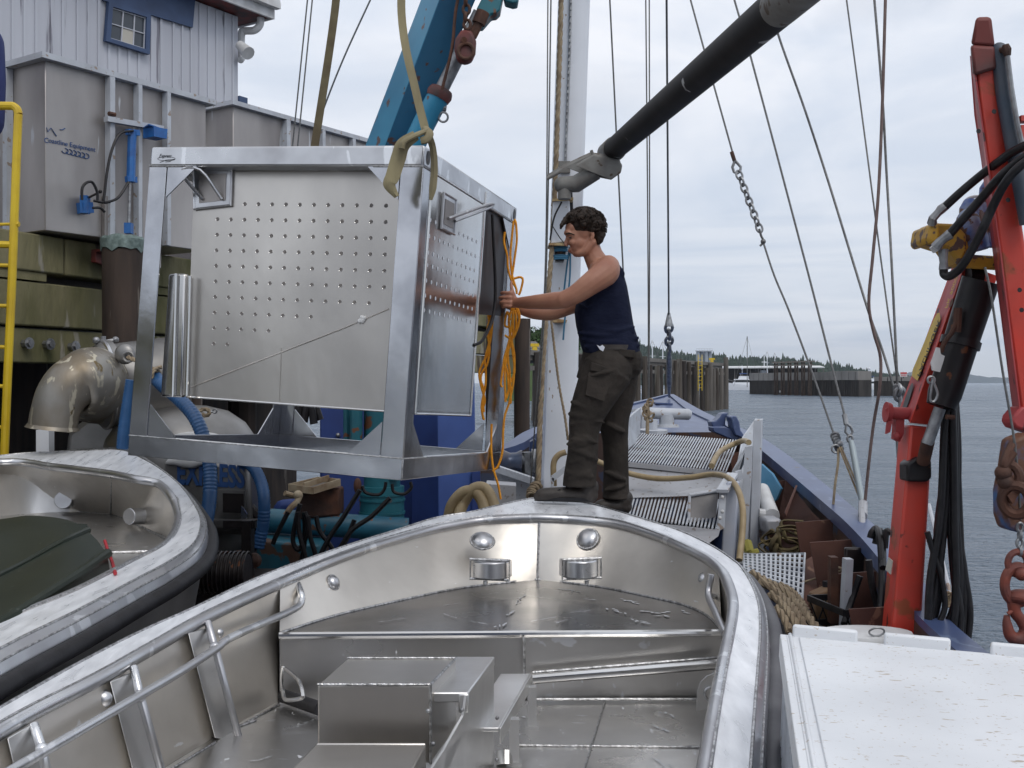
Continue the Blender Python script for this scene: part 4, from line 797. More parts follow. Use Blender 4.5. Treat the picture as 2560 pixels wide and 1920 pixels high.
# floor
fl = [Lc[i] for i in range(0, 7)]+[Lc[i] for i in range(20, len(ST))]; fl = [Vector((p.x, p.y, CAMZ-1.34)) for p in fl]; cc = Q(-.2, 3.4, 1.34)
m = MB(); m.add(fl+[cc], [(i, (i+1) % len(fl), len(fl)) for i in range(len(fl))])
scuffs(m, [(1650, 1778, 1682, 1792, .03), (1636, 1812, 1672, 1828, .035), (1650, 1898, 1672, 1920, .03), (640, 1819, 652, 1824, .006), (738, 1818, 782, 1800, .014), (628, 1905, 676, 1888, .02), (1303, 1790, 1338, 1796, .03), (1290, 1830, 1304, 1815, .01), (700, 1835, 790, 1830, .006)], 1.3365)
m.build('floor', [ALUDK, SCUF], sk, smooth=0)
m = MB(); g = lambda x, y, h=1.336: G(x, y, h)
for a, b in (((1512, 1755), (1462, 1920)), ((1285, 1863), (1780, 1868)), ((700, 1760), (599, 1815)), ((537, 1856), (428, 1922)), ((599, 1815), (640, 1800)), ((1462, 1920), (1430, 2050))): m.tube([g(*a), g(*b)], .0045, 6)
m.build('weld_seam', WELD, sk)
# side frames (flat ribs)
def onwall(px, py, off=.03):
    # approximate left wall plane through stations 3..6
    P0 = Ic[4]; u = (Ic[5]-Ic[3]).normalized(); v = (Lc[4]-Ic[4]).normalized(); n = u.cross(v).normalized()
    if n.x < 0: n = -n
    return hit(px, py, P0+n*off, n)
for q in ([(470, 1583), (520, 1570), (596, 1852), (537, 1846)], [(274, 1704), (332, 1680), (412, 2000), (350, 2000)], [(17, 1846), (76, 1812), (125, 2010), (55, 2010)]):
    m = MB(); P = [onwall(x, y, .03) for x, y in q]; m.prism(P, (onwall(q[0][0], q[0][1], .0)-P[0])*1.3); m.build('side_frame', ALU, sk, bevel=.004)
# inner rail and stanchions
rail = [(754, 1500), (745, 1517), (700, 1540), (640, 1565), (568, 1599), (540, 1622), (440, 1686), (350, 1739), (235, 1806), (117, 1875), (39, 1920), (-60, 1975), (-220, 2070)]
m = MB(); rp = [onwall(x, y, .10) for x, y in rail]; m.tube(spl([onwall(741, 1452, .03), onwall(752, 1482, .09)]+rp, 4), .0155, 10); m.build('grab_rail', ALUF, sk, smooth=60)
for q in ([(519, 1556), (537, 1618), (599, 1852)], [(334, 1669), (350, 1740), (404, 1930)], [(84, 1813), (105, 1875), (118, 1940)]):
    m = MB(); m.tube([onwall(q[0][0], q[0][1], .03), onwall(q[1][0], q[1][1], .085), onwall(q[2][0], q[2][1], .07)], .0145, 10); m.ell(onwall(q[1][0], q[1][1], .09), .021, nu=10, nv=6); m.build('stanchion', ALUF, sk, smooth=60)
m = MB(); m.torus(onwall(729, 1512, .04), (1, -.3, 0), .022, .007); m.tube([onwall(729, 1512, .0), onwall(745, 1515, .08)], .012, 8); m.build('rail_bracket', WELD, sk)
m = MB(); rr = [W(1778, 1436, 4.72), W(1771, 1488, 4.70), W(1790, 1533, 4.5), W(1812, 1585, 4.2)]; m.tube(spl(rr, 4), .0155, 10); m.tube([W(1771, 1488, 4.70), W(1790, 1492, 4.85)], .012, 8); m.build('grab_rail', ALUF, sk, smooth=60)
# bolts heads / domes
def dome(px, py, r, i0, i1, flat=.75, nm='dome_cap', inw=1):
    a, b = Ic[i0], Ic[i1]; u = (b-a).normalized(); v = (Lc[i0]-Ic[i0]).normalized(); n = u.cross(v).normalized(); c = hit(px, py, a, n)
    if n.dot(Vector((0, 0, CAMZ))-c) < 0 and False: n = -n
    vd = (Vector((0, 0, CAMZ))-c).normalized(); n = n if n.dot(vd) > 0 else -n
    R_ = r/F*c.y; a1, b1 = frame(n); rot = Matrix((a1, b1, n)).transposed(); m = MB(); m.ell(c+n*.004, (R_, R_, R_*flat), rot, 20, 12); m.build(nm, ALUF, sk, smooth=60)
    m = MB(); m.torus(c+n*.004, n, R_*1.03, .006, 22, 6); m.build('weld_ring', WELD, sk); return c, n
dome(832, 1457, 18, 7, 8); dome(1206, 1354, 29, 9, 13, .6); dome(1470, 1348, 27, 14, 15, .6); dome(1758, 1447, 13, 17, 18)
def domew(px, py, r): 
    c = onwall(px, py, .0); n = (onwall(px, py, .05)-c); n.normalize(); a1, b1 = frame(n); rot = Matrix((a1, b1, n)).transposed(); R_ = r/F*c.y
    m = MB(); m.ell(c, (R_, R_, R_*.75), rot, 20, 12); m.build('dome_cap', ALUF, sk, smooth=60)
domew(259, 1747, 23); domew(546, 1583, 13)
# fairlead drums on bow walls
for cx, cy, d, tilt in ((1223, 1446, 5.42, -.25), (1456, 1444, 5.38, .25)):
    c = W(cx, cy, d); w_ = 48/F*d; ax = Vector((1, tilt, 0)).normalized(); nrm = Vector((tilt, -1, 0)).normalized(); m = MB(); pr = []
    for k in range(13):
        a = math.pi*k/12; pr.append(c+ax*w_*math.cos(a)+nrm*(w_*1.0*math.sin(a)-.05))
    m.prism(pr+[c-ax*w_-nrm*.09, c+ax*w_-nrm*.09], (0, 0, .085)); m.build('fairlead_drum', ALUF, sk, smooth=35, bevel=.006)
    m = MB(); q = [c+ax*w_*1.06-nrm*.01+Vector((0, 0, .092)), c-ax*w_*1.06-nrm*.01+Vector((0, 0, .092)), c-ax*w_*1.06-nrm*.01-Vector((0, 0, .006)), c+ax*w_*1.06-nrm*.01-Vector((0, 0, .006))]
    m.tube(q, .008, 6, closed=True); m.cyl(c+nrm*w_*.75-Vector((0, 0, .02)), c+nrm*w_*.75, .012, 10); m.build('drum_frame', WELD, sk)
# lifting eye right, hoop left
m = MB(); p = [W(1742, 1778, 4.05), W(1744, 1730, 4.05), (W(1752, 1706, 4.05)), W(1768, 1691, 4.05), W(1800, 1680, 4.05), W(1806, 1764, 4.05)]; m.prism(p, (0, .012, 0)); m.build('lifting_eye', ALU, sk)
m = MB(); m.torus(W(1778, 1735, 4.04), (0, 1, 0), .024, .006); m.build('eye_rim', WELD, sk)
m = MB(); m.tube(spl([W(708, 1668, 4.35), W(704, 1700, 4.3), W(708, 1735, 4.2), W(716, 1750, 4.12), W(752, 1746, 4.05), W(757, 1735, 4.05), W(748, 1705, 4.12), W(728, 1684, 4.25), W(712, 1672, 4.33)], 5), .008, 8); m.build('hoop', ALUMIR, sk)
m = MB(); m.cyl(G(708, 1740, 1.30), G(800, 1772, 1.30), .028, 14); m.build('black_pipe', BLACK, sk)
# engine casing
cs = MB()
cs.prism([Q(-.063, 3.77, .965), Q(-.14, 3.33, .965), Q(-.148, 3.31, 1.02), Q(-.20, 3.17, 1.08), Q(-.32, 2.4, 1.08), Q(-.32, 2.4, 1.345), Q(-.063, 3.77, 1.345)], (-.008, 0, 0)); cs.build('casing_side', ALU, sk)
m = MB(); m.hexa([Q(-.50, 3.34, .99), Q(-.135, 3.34, .99), Q(-.06, 3.78, .99), Q(-.50, 3.78, .99), Q(-.50, 3.34, .958), Q(-.135, 3.34, .958), Q(-.06, 3.78, .958), Q(-.50, 3.78, .958)]); m.hexa([Q(-.165, 3.33, 1.02), Q(-.133, 3.33, 1.02), Q(-.133, 3.34, 1.02), Q(-.165, 3.34, 1.02), Q(-.165, 3.33, .96), Q(-.133, 3.33, .96), Q(-.133, 3.34, .96), Q(-.165, 3.34, .96)]); m.build('casing_top', ALU, sk, bevel=.008)
m = MB(); m.hexa([Q(-.595, 3.3, 1.135), Q(-.249, 3.3, 1.165), Q(-.185, 3.61, 1.15), Q(-.545, 3.61, 1.13), Q(-.595, 3.3, .924), Q(-.249, 3.3, .924), Q(-.187, 3.61, .922), Q(-.55, 3.61, .922)]); m.build('engine_box', ALUP, sk, bevel=.006)
m = MB()
E_ = [Q(-.595, 3.3, .922), Q(-.249, 3.3, .922), Q(-.187, 3.61, .92), Q(-.249, 3.3, .922), Q(-.249, 3.3, 1.165)]; m.tube(E_[:2], .005, 6); m.tube(E_[1:3], .005, 6); m.tube(E_[3:], .005, 6); m.tube([Q(-.55, 3.61, .92), Q(-.187, 3.61, .92)], .004, 6); m.build('weld_seam', WELD, sk)
m = MB(); m.hexa([Q(-.62, 3.17, 1.345), Q(-.255, 3.17, 1.345), Q(-.255, 3.18, 1.345), Q(-.62, 3.18, 1.345)]+[Q(-.575, 3.17, 1.06), Q(-.253, 3.17, 1.06), Q(-.253, 3.18, 1.06), Q(-.575, 3.18, 1.06)]); m.hexa([Q(-.72, 2.2, 1.345), Q(-.34, 2.2, 1.345), Q(-.255, 3.17, 1.345), Q(-.60, 3.17, 1.345), Q(-.72, 2.2, 1.06), Q(-.345, 2.2, 1.06), Q(-.253, 3.165, 1.06), Q(-.575, 3.165, 1.06)]); m.build('low_box', ALUP, sk, bevel=.01)
for x, y, d in ((1070, 1778, 3.2), (1083, 1860, 3.2), (1243, 1795, 3.6), (1155, 1775, 3.3), (1242, 1900, 3.6)): m = MB(); m.ell(W(x, y, d-.02), .007, nu=8, nv=6); m.build('bolt', STEEL, sk)
m = MB(); st_ = MB(); st_.hexa([Q(-.16, 3.6, 1.165), Q(-.044, 3.6, 1.165), Q(.072, 4.27, 1.165), Q(-.045, 4.27, 1.165), Q(-.16, 3.6, 1.15), Q(-.044, 3.6, 1.15), Q(.072, 4.27, 1.15), Q(-.045, 4.27, 1.15)]); st_.hexa([Q(-.044, 3.6, 1.205), Q(-.036, 3.6, 1.205), Q(.08, 4.27, 1.205), Q(.072, 4.27, 1.205), Q(-.044, 3.6, 1.15), Q(-.036, 3.6, 1.15), Q(.08, 4.27, 1.15), Q(.072, 4.27, 1.15)])
st_.build('step_plate', ALU, sk, bevel=.003)
for X, d in ((.06, 4.18), (-.01, 3.78)): m = MB(); m.obox(Q(X, d, 1.34), (.035, 0, 0), (0, .035, 0), (0, 0, .16)); m.obox(Q(X-.01, d-.01, 1.34), (.055, 0, 0), (0, .06, 0), (0, 0, .012)); m.build('step_leg', ALU, sk)
# small round pot in floor
m = MB(); m.cyl(G(1262, 1915, 1.34), G(1262, 1880, 1.30), .03, 12); m.build('floor_fitting', ALU, sk)

# ---------------------------------------------------------------- second skiff
s2 = thing('aluminium_skiff', 'second aluminium skiff at the left with dark green cover inside', 'boat', Q(-2.9, 5.5, 1.9), 'aluminium skiffs')
S2 = [((-420, 1900, .95), (-470, 1790, .95)), ((0, 1649, .88), (0, 1562, .885)), ((194, 1548, .85), (185, 1484, .855)), ((350, 1463, .82), (325, 1412, .825)), ((428, 1420, .80), (392, 1378, .80)), ((501, 1366, .77), (428, 1347, .775)), ((517, 1311, .74), (446, 1303, .745)),
 ((501, 1270, .69), (441, 1268, .70)), ((459, 1215, .625), (425, 1238, .65)), ((408, 1173, .545), (396, 1210, .605)), ((358, 1138, .475), (340, 1199, .58)), ((311, 1116, .44), (280, 1187, .57)), ((230, 1119, .455), (200, 1176, .56)), ((155, 1124, .47), (130, 1168, .555)), ((0, 1140, .50), (0, 1156, .53)), ((-300, 1190, .57), (-285, 1205, .59)), ((-620, 1320, .68), (-570, 1320, .68)), ((-1100, 1600, .80), (-1030, 1600, .80))]
O2 = spl([G(*a) for a, b in S2], 5); I2_ = spl([G(*b) for a, b in S2], 5)
skiff_shell(s2, O2, I2_, -1, BLACK, .034)
i2 = [G(*b) for a, b in S2]
dkz = .92
def lo2(p, k):
    c = Q(-2.9, 5.3, 0); v = Vector((c.x-p.x, c.y-p.y, 0)).normalized(); return Vector((p.x, p.y, CAMZ-dkz-k))+v*.08
lo = [lo2(p, 0) for p in i2]
lo[11] = G(277, 1287, .9); lo[10] = G(310, 1298, .9); lo[9] = G(342, 1313, .9); lo[8] = G(380, 1330, .905); lo[7] = G(420, 1350, .91)
lo[12] = G(215, 1281, .9); lo[13] = G(130, 1272, .9); lo[14] = G(0, 1262, .9)
m = MB(); a = spl(i2, 5); b = spl(lo, 5); m.loft([[p-Vector((0, 0, .01)) for p in a], b], closed=False, cap=False); m.build('inner_wall', ALUIN, s2, smooth=60)
m = MB(); b_ = b; cc = Q(-2.7, 5.2, dkz); m.add(b_+[cc], [(i, (i+1) % len(b_), len(b_)) for i in range(len(b_))]); m.build('foredeck', ALUDK, s2, smooth=0)
m = MB(); m.tube([i2[11], lo[11]], .008, 6); m.tube([p+Vector((0, 0, .003)) for p in b], .006, 6); m.build('weld_seam', WELD, s2)
for px, py, r, d in ((157, 1250, 22, 7.4), (322, 1291, 21, 6.6)):
    c = W(px, py, d); n = (Vector((-1.6 if px < 200 else -4, 3, c.z))-c); n.z = .1; n.normalize(); n = Vector((.15, -1, .1)).normalized() if px < 200 else Vector((-.5, -1, .1)).normalized(); R_ = r/F*d
    m = MB(); m.tube([c-n*.12, c], R_, 22); m.build('fairlead_drum', ALUF, s2, bevel=.005)
for px, py, d in ((160, 1193, 7.45), (372, 1218, 6.85)):
    c = W(px, py, d); m = MB(); m.ell(c, .035, nu=14, nv=8); m.build('dome_cap', ALUF, s2); m = MB(); m.torus(c, (.1, -1, 0), .05, .007); m.build('weld_ring', WELD, s2)
m = MB(); m.tube([G(262, 1382, .91), G(385, 1378, .91)], .008, 6); m.tube([G(342, 1313, .905), G(420, 1350, .905)], .008, 6); m.build('weld_seam', WELD, s2)
# green cover
t = thing('green_cover', 'dark green moulded plastic cover lying in the left skiff', 'cover', Q(-1.9, 4.8, .92))
UP = [(-260, 1330, 4.9), (0, 1298, 5.55), (78, 1289, 5.7), (167, 1299, 5.75), (218, 1323, 5.6)]
MDl = [(-260, 1560, 4.0), (0, 1438, 4.7), (80, 1397, 4.95), (160, 1353, 5.15), (218, 1326, 5.4)]
DN = [(-260, 1700, 3.5), (0, 1556, 3.95), (100, 1495, 4.25), (200, 1432, 4.65), (268, 1384, 5.1)]
u, md, dn = [spl([W(*p) for p in q], 5) for q in (UP, MDl, DN)]
bk = [Vector((p.x-.1, p.y+.25, p.z-.35)) for p in u]; b2 = [Vector((p.x-.02, p.y+.1, p.z-.12)) for p in dn]
m = MB(); m.loft([b2, dn, [a.lerp(b, .5)+Vector((0, 0, .008)) for a, b in zip(dn, md)], md, [a.lerp(b, .5)+Vector((0, 0, .03)) for a, b in zip(u, md)], u, bk], closed=False, cap=False); m.add([b2[-1], dn[-1], md[-1], u[-1], bk[-1]], [(0, 1, 2, 3, 4)]); m.build('shell', GRNP, t, smooth=40)
m = MB(); m.tube(md, [.02]*len(md), 10); m.build('ridge', GRNP, t); m = MB(); m.tube(dn, .024, 10); m.build('rim', GRNP, t)
m = MB(); q = [W(262, 1352, 5.3), W(270, 1378, 5.2), W(280, 1405, 5.15), W(288, 1434, 4.6)]; m.tube(spl(q, 5), .008, 6); tag(m.build('red_strap', M('red_webbing', (.35, .02, .03), .7)), 'thin red strap beside the green cover', 'strap')
# ================================================================ hanging aluminium cage with perforated tank
CO = Vector((-2.01072397, 5.64893092, CAMZ-.37902219))
CX = Vector((.95447748, -.29247184, -.05859148)); CY = Vector((.29044649, .95602458, -.04071653)); CZ = Vector((.06792334, .02184532, .99745135))
cw_, cl_, ch_ = 1.54829193, 1.57307763, 1.62619583
def C(u, v, z): return CO+CX*u+CY*v+CZ*z
cg = thing('aluminium_cage', 'shiny aluminium frame with perforated tank hanging from lifting straps', 'cage', C(cw_/2, cl_/2, 0))
s = .105; g = .0
def bm_(p, a, b, c, nm='frame_beam', mat=ALUF, bev=.012): m = MB(); m.obox(C(*p), CX*a, CY*b, CZ*c); return m.build(nm, mat, cg, bevel=bev)
th = .006
bm_((0, 0, ch_-s), cw_, s, s, 'top_beam'); bm_((cw_-s, s, ch_-s), s, cl_-2*s, s, 'top_beam'); bm_((0, s, ch_-s), s, cl_-2*s, s, 'top_beam'); bm_((0, cl_-s, ch_-s), cw_, s, s, 'top_beam')
bm_((0, 0, 0), cw_, .012, s, 'bottom_beam', ALUC, bev=.003); bm_((cw_-.012, .012, 0), .012, cl_-.024, s, 'bottom_beam', ALUC, bev=.003); bm_((0, .012, 0), .012, cl_-.024, s, 'bottom_beam', ALUC, bev=.003); bm_((0, cl_-.012, 0), cw_, .012, s, 'bottom_beam', ALUC, bev=.003)
for a in (0, 1):
    x0 = 0 if a == 0 else cw_-s
    bm_((0, .012, 0), 0.001, .001, .001) if False else None
for a, b in ((0, 0), (1, 0), (0, 1), (1, 1)):
    x0 = 0 if not a else cw_-s; y0 = 0 if not b else cl_-s; w_ = s if not (a == 1 and b == 0) else s+.012
    if a == 1 and b == 0: x0 = cw_-w_
    # angle-section posts
    m = MB(); yy = y0 if b == 0 else cl_-.010; m.obox(C(x0, yy, s+.001), CX*w_, CY*.010, CZ*(ch_-2*s-.002))
    xx = x0 if a == 0 else cw_-.010; m.obox(C(xx, y0+(.010 if b == 0 else 0), s+.001), CX*.010, CY*(s-.010), CZ*(ch_-2*s-.002)); m.build('corner_post', ALUC, cg, bevel=.003)
# gussets: in front/back planes and side planes
def gus(plane, a, top):
    S = .17; z0 = s if not top else ch_-s; dz = S if not top else -S*.95; m = MB()
    if plane[0] == 'f':
        y = .001 if plane == 'f0' else cl_-.011; x = (s+.01 if a == 0 else cw_-s-.02); dx = S if a == 0 else -S
        m.prism([C(x-(.003 if a == 0 else -.003), y+.001, z0), C(x+dx, y+.001, z0), C(x-(.003 if a == 0 else -.003), y+.001, z0+dz)], CY*.008)
    else:
        x = .001 if plane == 's0' else cw_-.009; y = (s if a == 0 else cl_-s); dy = S if a == 0 else -S
        m.prism([C(x, y, z0), C(x, y+dy, z0), C(x, y, z0+dz)], CX*.008)
    m.build('gusset', ALUC, cg)
for pl in ('f0', 'f1', 's0', 's1'):
    for a in (0, 1):
        gus(pl, a, False)
        if pl != 'f1': gus(pl, a, True)
# welds
m = MB()
for p, q in (((0, -.002, s), (cw_, -.002, s)), ((0, -.002, ch_-s), (s+.16, -.002, ch_-s)), ((cw_-s-.16, -.002, ch_-s), (cw_, -.002, ch_-s)), ((cw_+.002, 0, ch_-s), (cw_+.002, cl_, ch_-s)), ((cw_+.001, -.001, 0), (cw_+.001, -.001, s)), ((cw_+.002, 0, s), (cw_+.002, .3, s)), ((.0, -.002, ch_-s*.93), (.001, -.002, ch_-s*.92))): m.tube([C(*p), C(*q)], .0035, 5)
m.build('weld_seam', WELD, cg)
m = MB(); m.tube([C(.012, .006, s+.002), C(cw_-.02, .006, s+.002)], .0045, 6); m.tube([C(cw_-.006, .02, s+.002), C(cw_-.006, cl_-.02, s+.002)], .0045, 6); m.build('bright_edge', ALUMIR, cg)
# round holes in the top beams' ends
m = MB(); m.disc(C(cw_+.0025, .055, ch_-.05), CX, .022, 20, sx=1.6, sy=1, a=CZ); m.disc(C(cw_+.0025, cl_-.055, ch_-.05), CX, .022, 20, sx=1.6, sy=1, a=CZ); m.build('lifting_hole', GBLK, cg)
# perforated tank: front plane v=.115
v0 = .115
def ff(x, y, v=v0): return hit(x, y, C(0, v, 0), CY)
def fs(x, y, u): return hit(x, y, C(u, 0, 0), CX)
def loc(p): q = p-CO; return q.dot(CX), q.dot(CY), q.dot(CZ)
BLu, _, BLz = loc(ff(466, 992)); BRu, _, BRz = loc(ff(1037, 1034)); TLu = loc(ff(485, 415))[0]
uR = BRu; zB = (BLz+BRz)/2; zT_ = ch_-.03; tl_u = TLu
endv = loc(fs(1178, 1039, uR))[1]; endv2 = loc(fs(1203, 600, uR))[1]; endv = (endv+endv2)/2
m = MB(); a0, b0, c0, d0 = C(BLu, v0, BLz), C(uR, v0, BRz), C(uR, v0, zT_), C(tl_u, v0, zT_); m.prism([a0, b0, c0, d0], CY*.008); tk = m.build('tank_front', ALUP, cg, smooth=0)
m = MB(); m.prism([C(uR, v0+.008, BRz), C(uR, endv, BRz+.0), C(uR, endv, zT_), C(uR, v0+.008, zT_)], -CX*.008); tsd = m.build('tank_side', ALUMIR, cg, smooth=0)
m = MB(); m.prism([C(BLu, v0+.008, BLz), C(BLu, endv, BLz), C(tl_u, endv, zT_), C(tl_u, v0+.008, zT_)], CX*.008); m.build('tank_side', ALUP, cg, smooth=0)
m = MB(); m.prism([C(BLu, endv-.008, BLz), C(uR, endv-.008, BRz), C(uR, endv-.008, zT_), C(BLu, endv-.008, zT_)], CY*.008); m.prism([C(BLu, v0+.01, BLz+.01), C(uR, v0+.01, BRz+.01), C(uR, endv, BRz+.01), C(BLu, endv, BLz+.01)], CZ*.006); m.build('tank_back', ALU, cg, smooth=0)
m = MB(); m.tube([C(uR, v0, BRz), C(uR, v0, zT_)], .010, 8); m.tube([C(BLu, v0, BLz), C(uR, v0, BRz), C(uR, endv, BRz)], .006, 6); m.tube([C(uR, endv, BRz), C(uR, endv, zT_)], .009, 8); m.build('tank_edge', ALUMIR, cg)
# perforations front
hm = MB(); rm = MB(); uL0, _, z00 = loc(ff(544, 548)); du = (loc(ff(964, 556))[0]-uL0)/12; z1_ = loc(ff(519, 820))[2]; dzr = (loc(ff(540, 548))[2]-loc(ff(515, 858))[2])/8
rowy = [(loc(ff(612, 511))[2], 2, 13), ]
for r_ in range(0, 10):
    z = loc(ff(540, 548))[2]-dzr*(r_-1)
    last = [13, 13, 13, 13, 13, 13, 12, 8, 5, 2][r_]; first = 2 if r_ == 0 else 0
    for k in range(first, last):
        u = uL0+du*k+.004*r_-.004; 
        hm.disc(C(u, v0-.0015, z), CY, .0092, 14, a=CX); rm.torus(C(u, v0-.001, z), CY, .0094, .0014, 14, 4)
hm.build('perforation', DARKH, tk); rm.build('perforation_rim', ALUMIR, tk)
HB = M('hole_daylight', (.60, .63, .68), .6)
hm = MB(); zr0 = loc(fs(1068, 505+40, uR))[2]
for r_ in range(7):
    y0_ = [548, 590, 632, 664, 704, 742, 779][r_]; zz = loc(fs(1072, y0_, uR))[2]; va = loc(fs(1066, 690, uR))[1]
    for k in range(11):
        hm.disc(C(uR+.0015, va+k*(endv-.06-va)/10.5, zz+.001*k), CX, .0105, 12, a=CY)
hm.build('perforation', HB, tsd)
# diagonal weld line & white blob
m = MB(); m.tube([ff(478, 968, v0-.001), ff(860, 820, v0-.001), ff(972, 772, v0-.001)], .004, 5); m.tube([ff(704, 870, v0-.001), ff(699, 1012, v0-.001)], .0025, 5); m.build('scribed_weld', ALUP, tk)
m = MB(); c = ff(904, 800, v0-.004)
for k in range(7): m.ell(c+CX*random.uniform(-.015, .015)+CZ*random.uniform(-.02, .015), .012, nu=8, nv=6)
m.build('white_sealant', WTRIM, tk)
# left vertical channel
qv = .07; m = MB(); a, b = ff(420, 684, qv), ff(400, 992, qv); a2, b2 = ff(463, 684, qv), ff(455, 993, qv)
m.prism([a, a2, b2, b], CY*.045); m.build('side_channel', ALUMIR, cg, bevel=.012)
m = MB(); m.tube([ff(475, 690, qv), ff(466, 990, qv)], .010, 8); m.tube([ff(440, 684, qv-.01), ff(431, 992, qv-.01)], .009, 8); m.build('channel_rib', ALUMIR, cg)
# latch pockets
def pocket(pl, pts, hookpts, lab):
    m = MB(); P = [pl(x, y) for x, y in pts]; n = -CY if pl is ff_ else CX; m.prism(P, n*.012); m.build('latch_plate', ALUF, cg, bevel=.004)
    c = sum(P, Vector())/len(P); m = MB(); m.prism([c+(p-c)*.72+n*.013 for p in P], n*.002); m.build('latch_recess', ALUT, cg)
    m = MB(); m.tube([p+n*.012 for p in P], .008, 6, closed=True); m.tube(spl([pl(x, y)+n*o for x, y, o in hookpts], 4), .009, 8); m.build('latch_handle', ALUF, cg)
ff_ = lambda x, y: ff(x, y, v0)
fs_ = lambda x, y: fs(x, y, uR)
pocket(ff_, [(487, 425), (583, 421), (580, 514), (489, 524)], [(512, 500, .02), (480, 440, .10), (528, 436, .10), (560, 500, .02)], 'l')
pocket(fs_, [(1104, 482), (1135, 500), (1130, 586), (1098, 570)], [(1112, 546, .02), (1180, 512, .09), (1187, 518, .09), (1128, 552, .02)], 'r')
# dark sheet standing in for the shade inside the rear bay
m = MB(); m.prism([C(uR-.02, endv+.012, .90), C(uR-.02, cl_-.12, .94), C(uR-.02, cl_-.12, zT_), C(uR-.02, endv+.012, zT_)], -CX*.006); m.build('bay_shade_sheet', M('dark_panel', (.05, .045, .05), .5, .5), cg)
m = MB(); m.tube(spl([C(uR, endv+.15, zT_-.1), C(uR+.03, endv+.22, 1.0), C(uR+.02, endv+.1, .78), C(uR+.0, endv-.02, .72)], 6), .010, 8); tag(m.build('black_cable', HOSE), 'black cable curving inside the rear bay of the cage', 'cable')
# red reflection is real; marker scribble
text('marker_writing', 'Express', ff(398, 394, -.001), CX, CZ, .028, PENB, cg, .0004, slant=.4, width=.075)
m = MB(); m.tube([ff(398+18+22*math.cos(a), 397+5*math.sin(a), -.0015) for a in [k*.35 for k in range(19)]], .0012, 4); m.tube([ff(x, y, -.0015) for x, y in ((400, 406), (416, 400), (436, 398), (424, 404), (414, 405))], .0012, 4); m.build('marker_underline', PENB, cg)
# ---- lifting straps
def strap(pts, w_, name, label, side=(1, 0, 0)):
    P = spl(pts, 6); sd = Vector(side).normalized(); m = MB(); rings = []
    for i, p in enumerate(P):
        t_ = (P[min(i+1, len(P)-1)]-P[max(i-1, 0)]).normalized(); n = t_.cross(sd).normalized(); q = n.cross(t_).normalized()
        rings.append([p-q*w_/2-n*.004, p+q*w_/2-n*.004, p+q*w_/2+n*.004, p-q*w_/2+n*.004])
    m.loft(rings); return tag(m.build(name, STRAP), label, 'strap', 'lifting straps')
strap([W(960, -1300, 5.5), W(1000, -200, 5.3), W(1006, 60, 5.27), W(1040, 230, 5.22), W(1065, 330, 5.18)], .039, 'lifting_strap', 'olive lifting strap running up from the near corner of the cage')
strap([W(930, -1000, 7.5), W(855, -200, 7.3), W(837, 30, 7.25), W(790, 345, 7.15), W(784, 385, 7.14)], .052, 'lifting_strap', 'olive lifting strap running up from the rear left of the cage').data.materials[0] = STRAPD
kt = thing('strap_knot', 'olive strap wrapped and knotted round the near top corner of the cage', 'strap', C(cw_-.1, 0, ch_-.2), 'lifting straps')
m = MB(); m.tube(spl([W(1068, 327, 5.14), W(1040, 338, 5.08), W(1010, 355, 5.06), W(1005, 372, 5.06)], 6), [.03, .03, .03, .028, .028]+[.03]*30 if False else .021, 10, sq=.6)
m.tube(spl([W(1064, 322, 5.18), W(1074, 333, 5.12), W(1066, 348, 5.1), W(1052, 352, 5.1)], 5), .020, 10, sq=.7); m.build('knot', STRAP, kt)
def flatstrap(pts, nm, nrm=(0, -1, 0)):
    rings = []; P = [W(x, y, d) for x, y, d, w_ in pts]; Wd = [w_ for *_, w_ in pts]; P = spl(P, 6); Wd = interp(Wd, 6); n = Vector(nrm)
    for i, p in enumerate(P):
        t_ = (P[min(i+1, len(P)-1)]-P[max(i-1, 0)]).normalized(); q = t_.cross(n).normalized(); w_ = Wd[i]
        rings.append([p-q*w_+n*.0, p+n*.012, p+q*w_, p-n*.006])
    m = MB(); m.loft(rings); m.build(nm, STRAP, kt, smooth=60)
flatstrap([(1040, 338, 5.10, .025), (1008, 362, 5.09, .034), (996, 395, 5.10, .036), (982, 440, 5.10, .034), (974, 462, 5.10, .030), (992, 492, 5.12, .012)], 'strap_tail')
flatstrap([(1071, 338, 5.12, .018), (1082, 370, 5.17, .016), (1086, 420, 5.2, .017), (1082, 470, 5.2, .018), (1077, 500, 5.2, .008)], 'strap_tail')
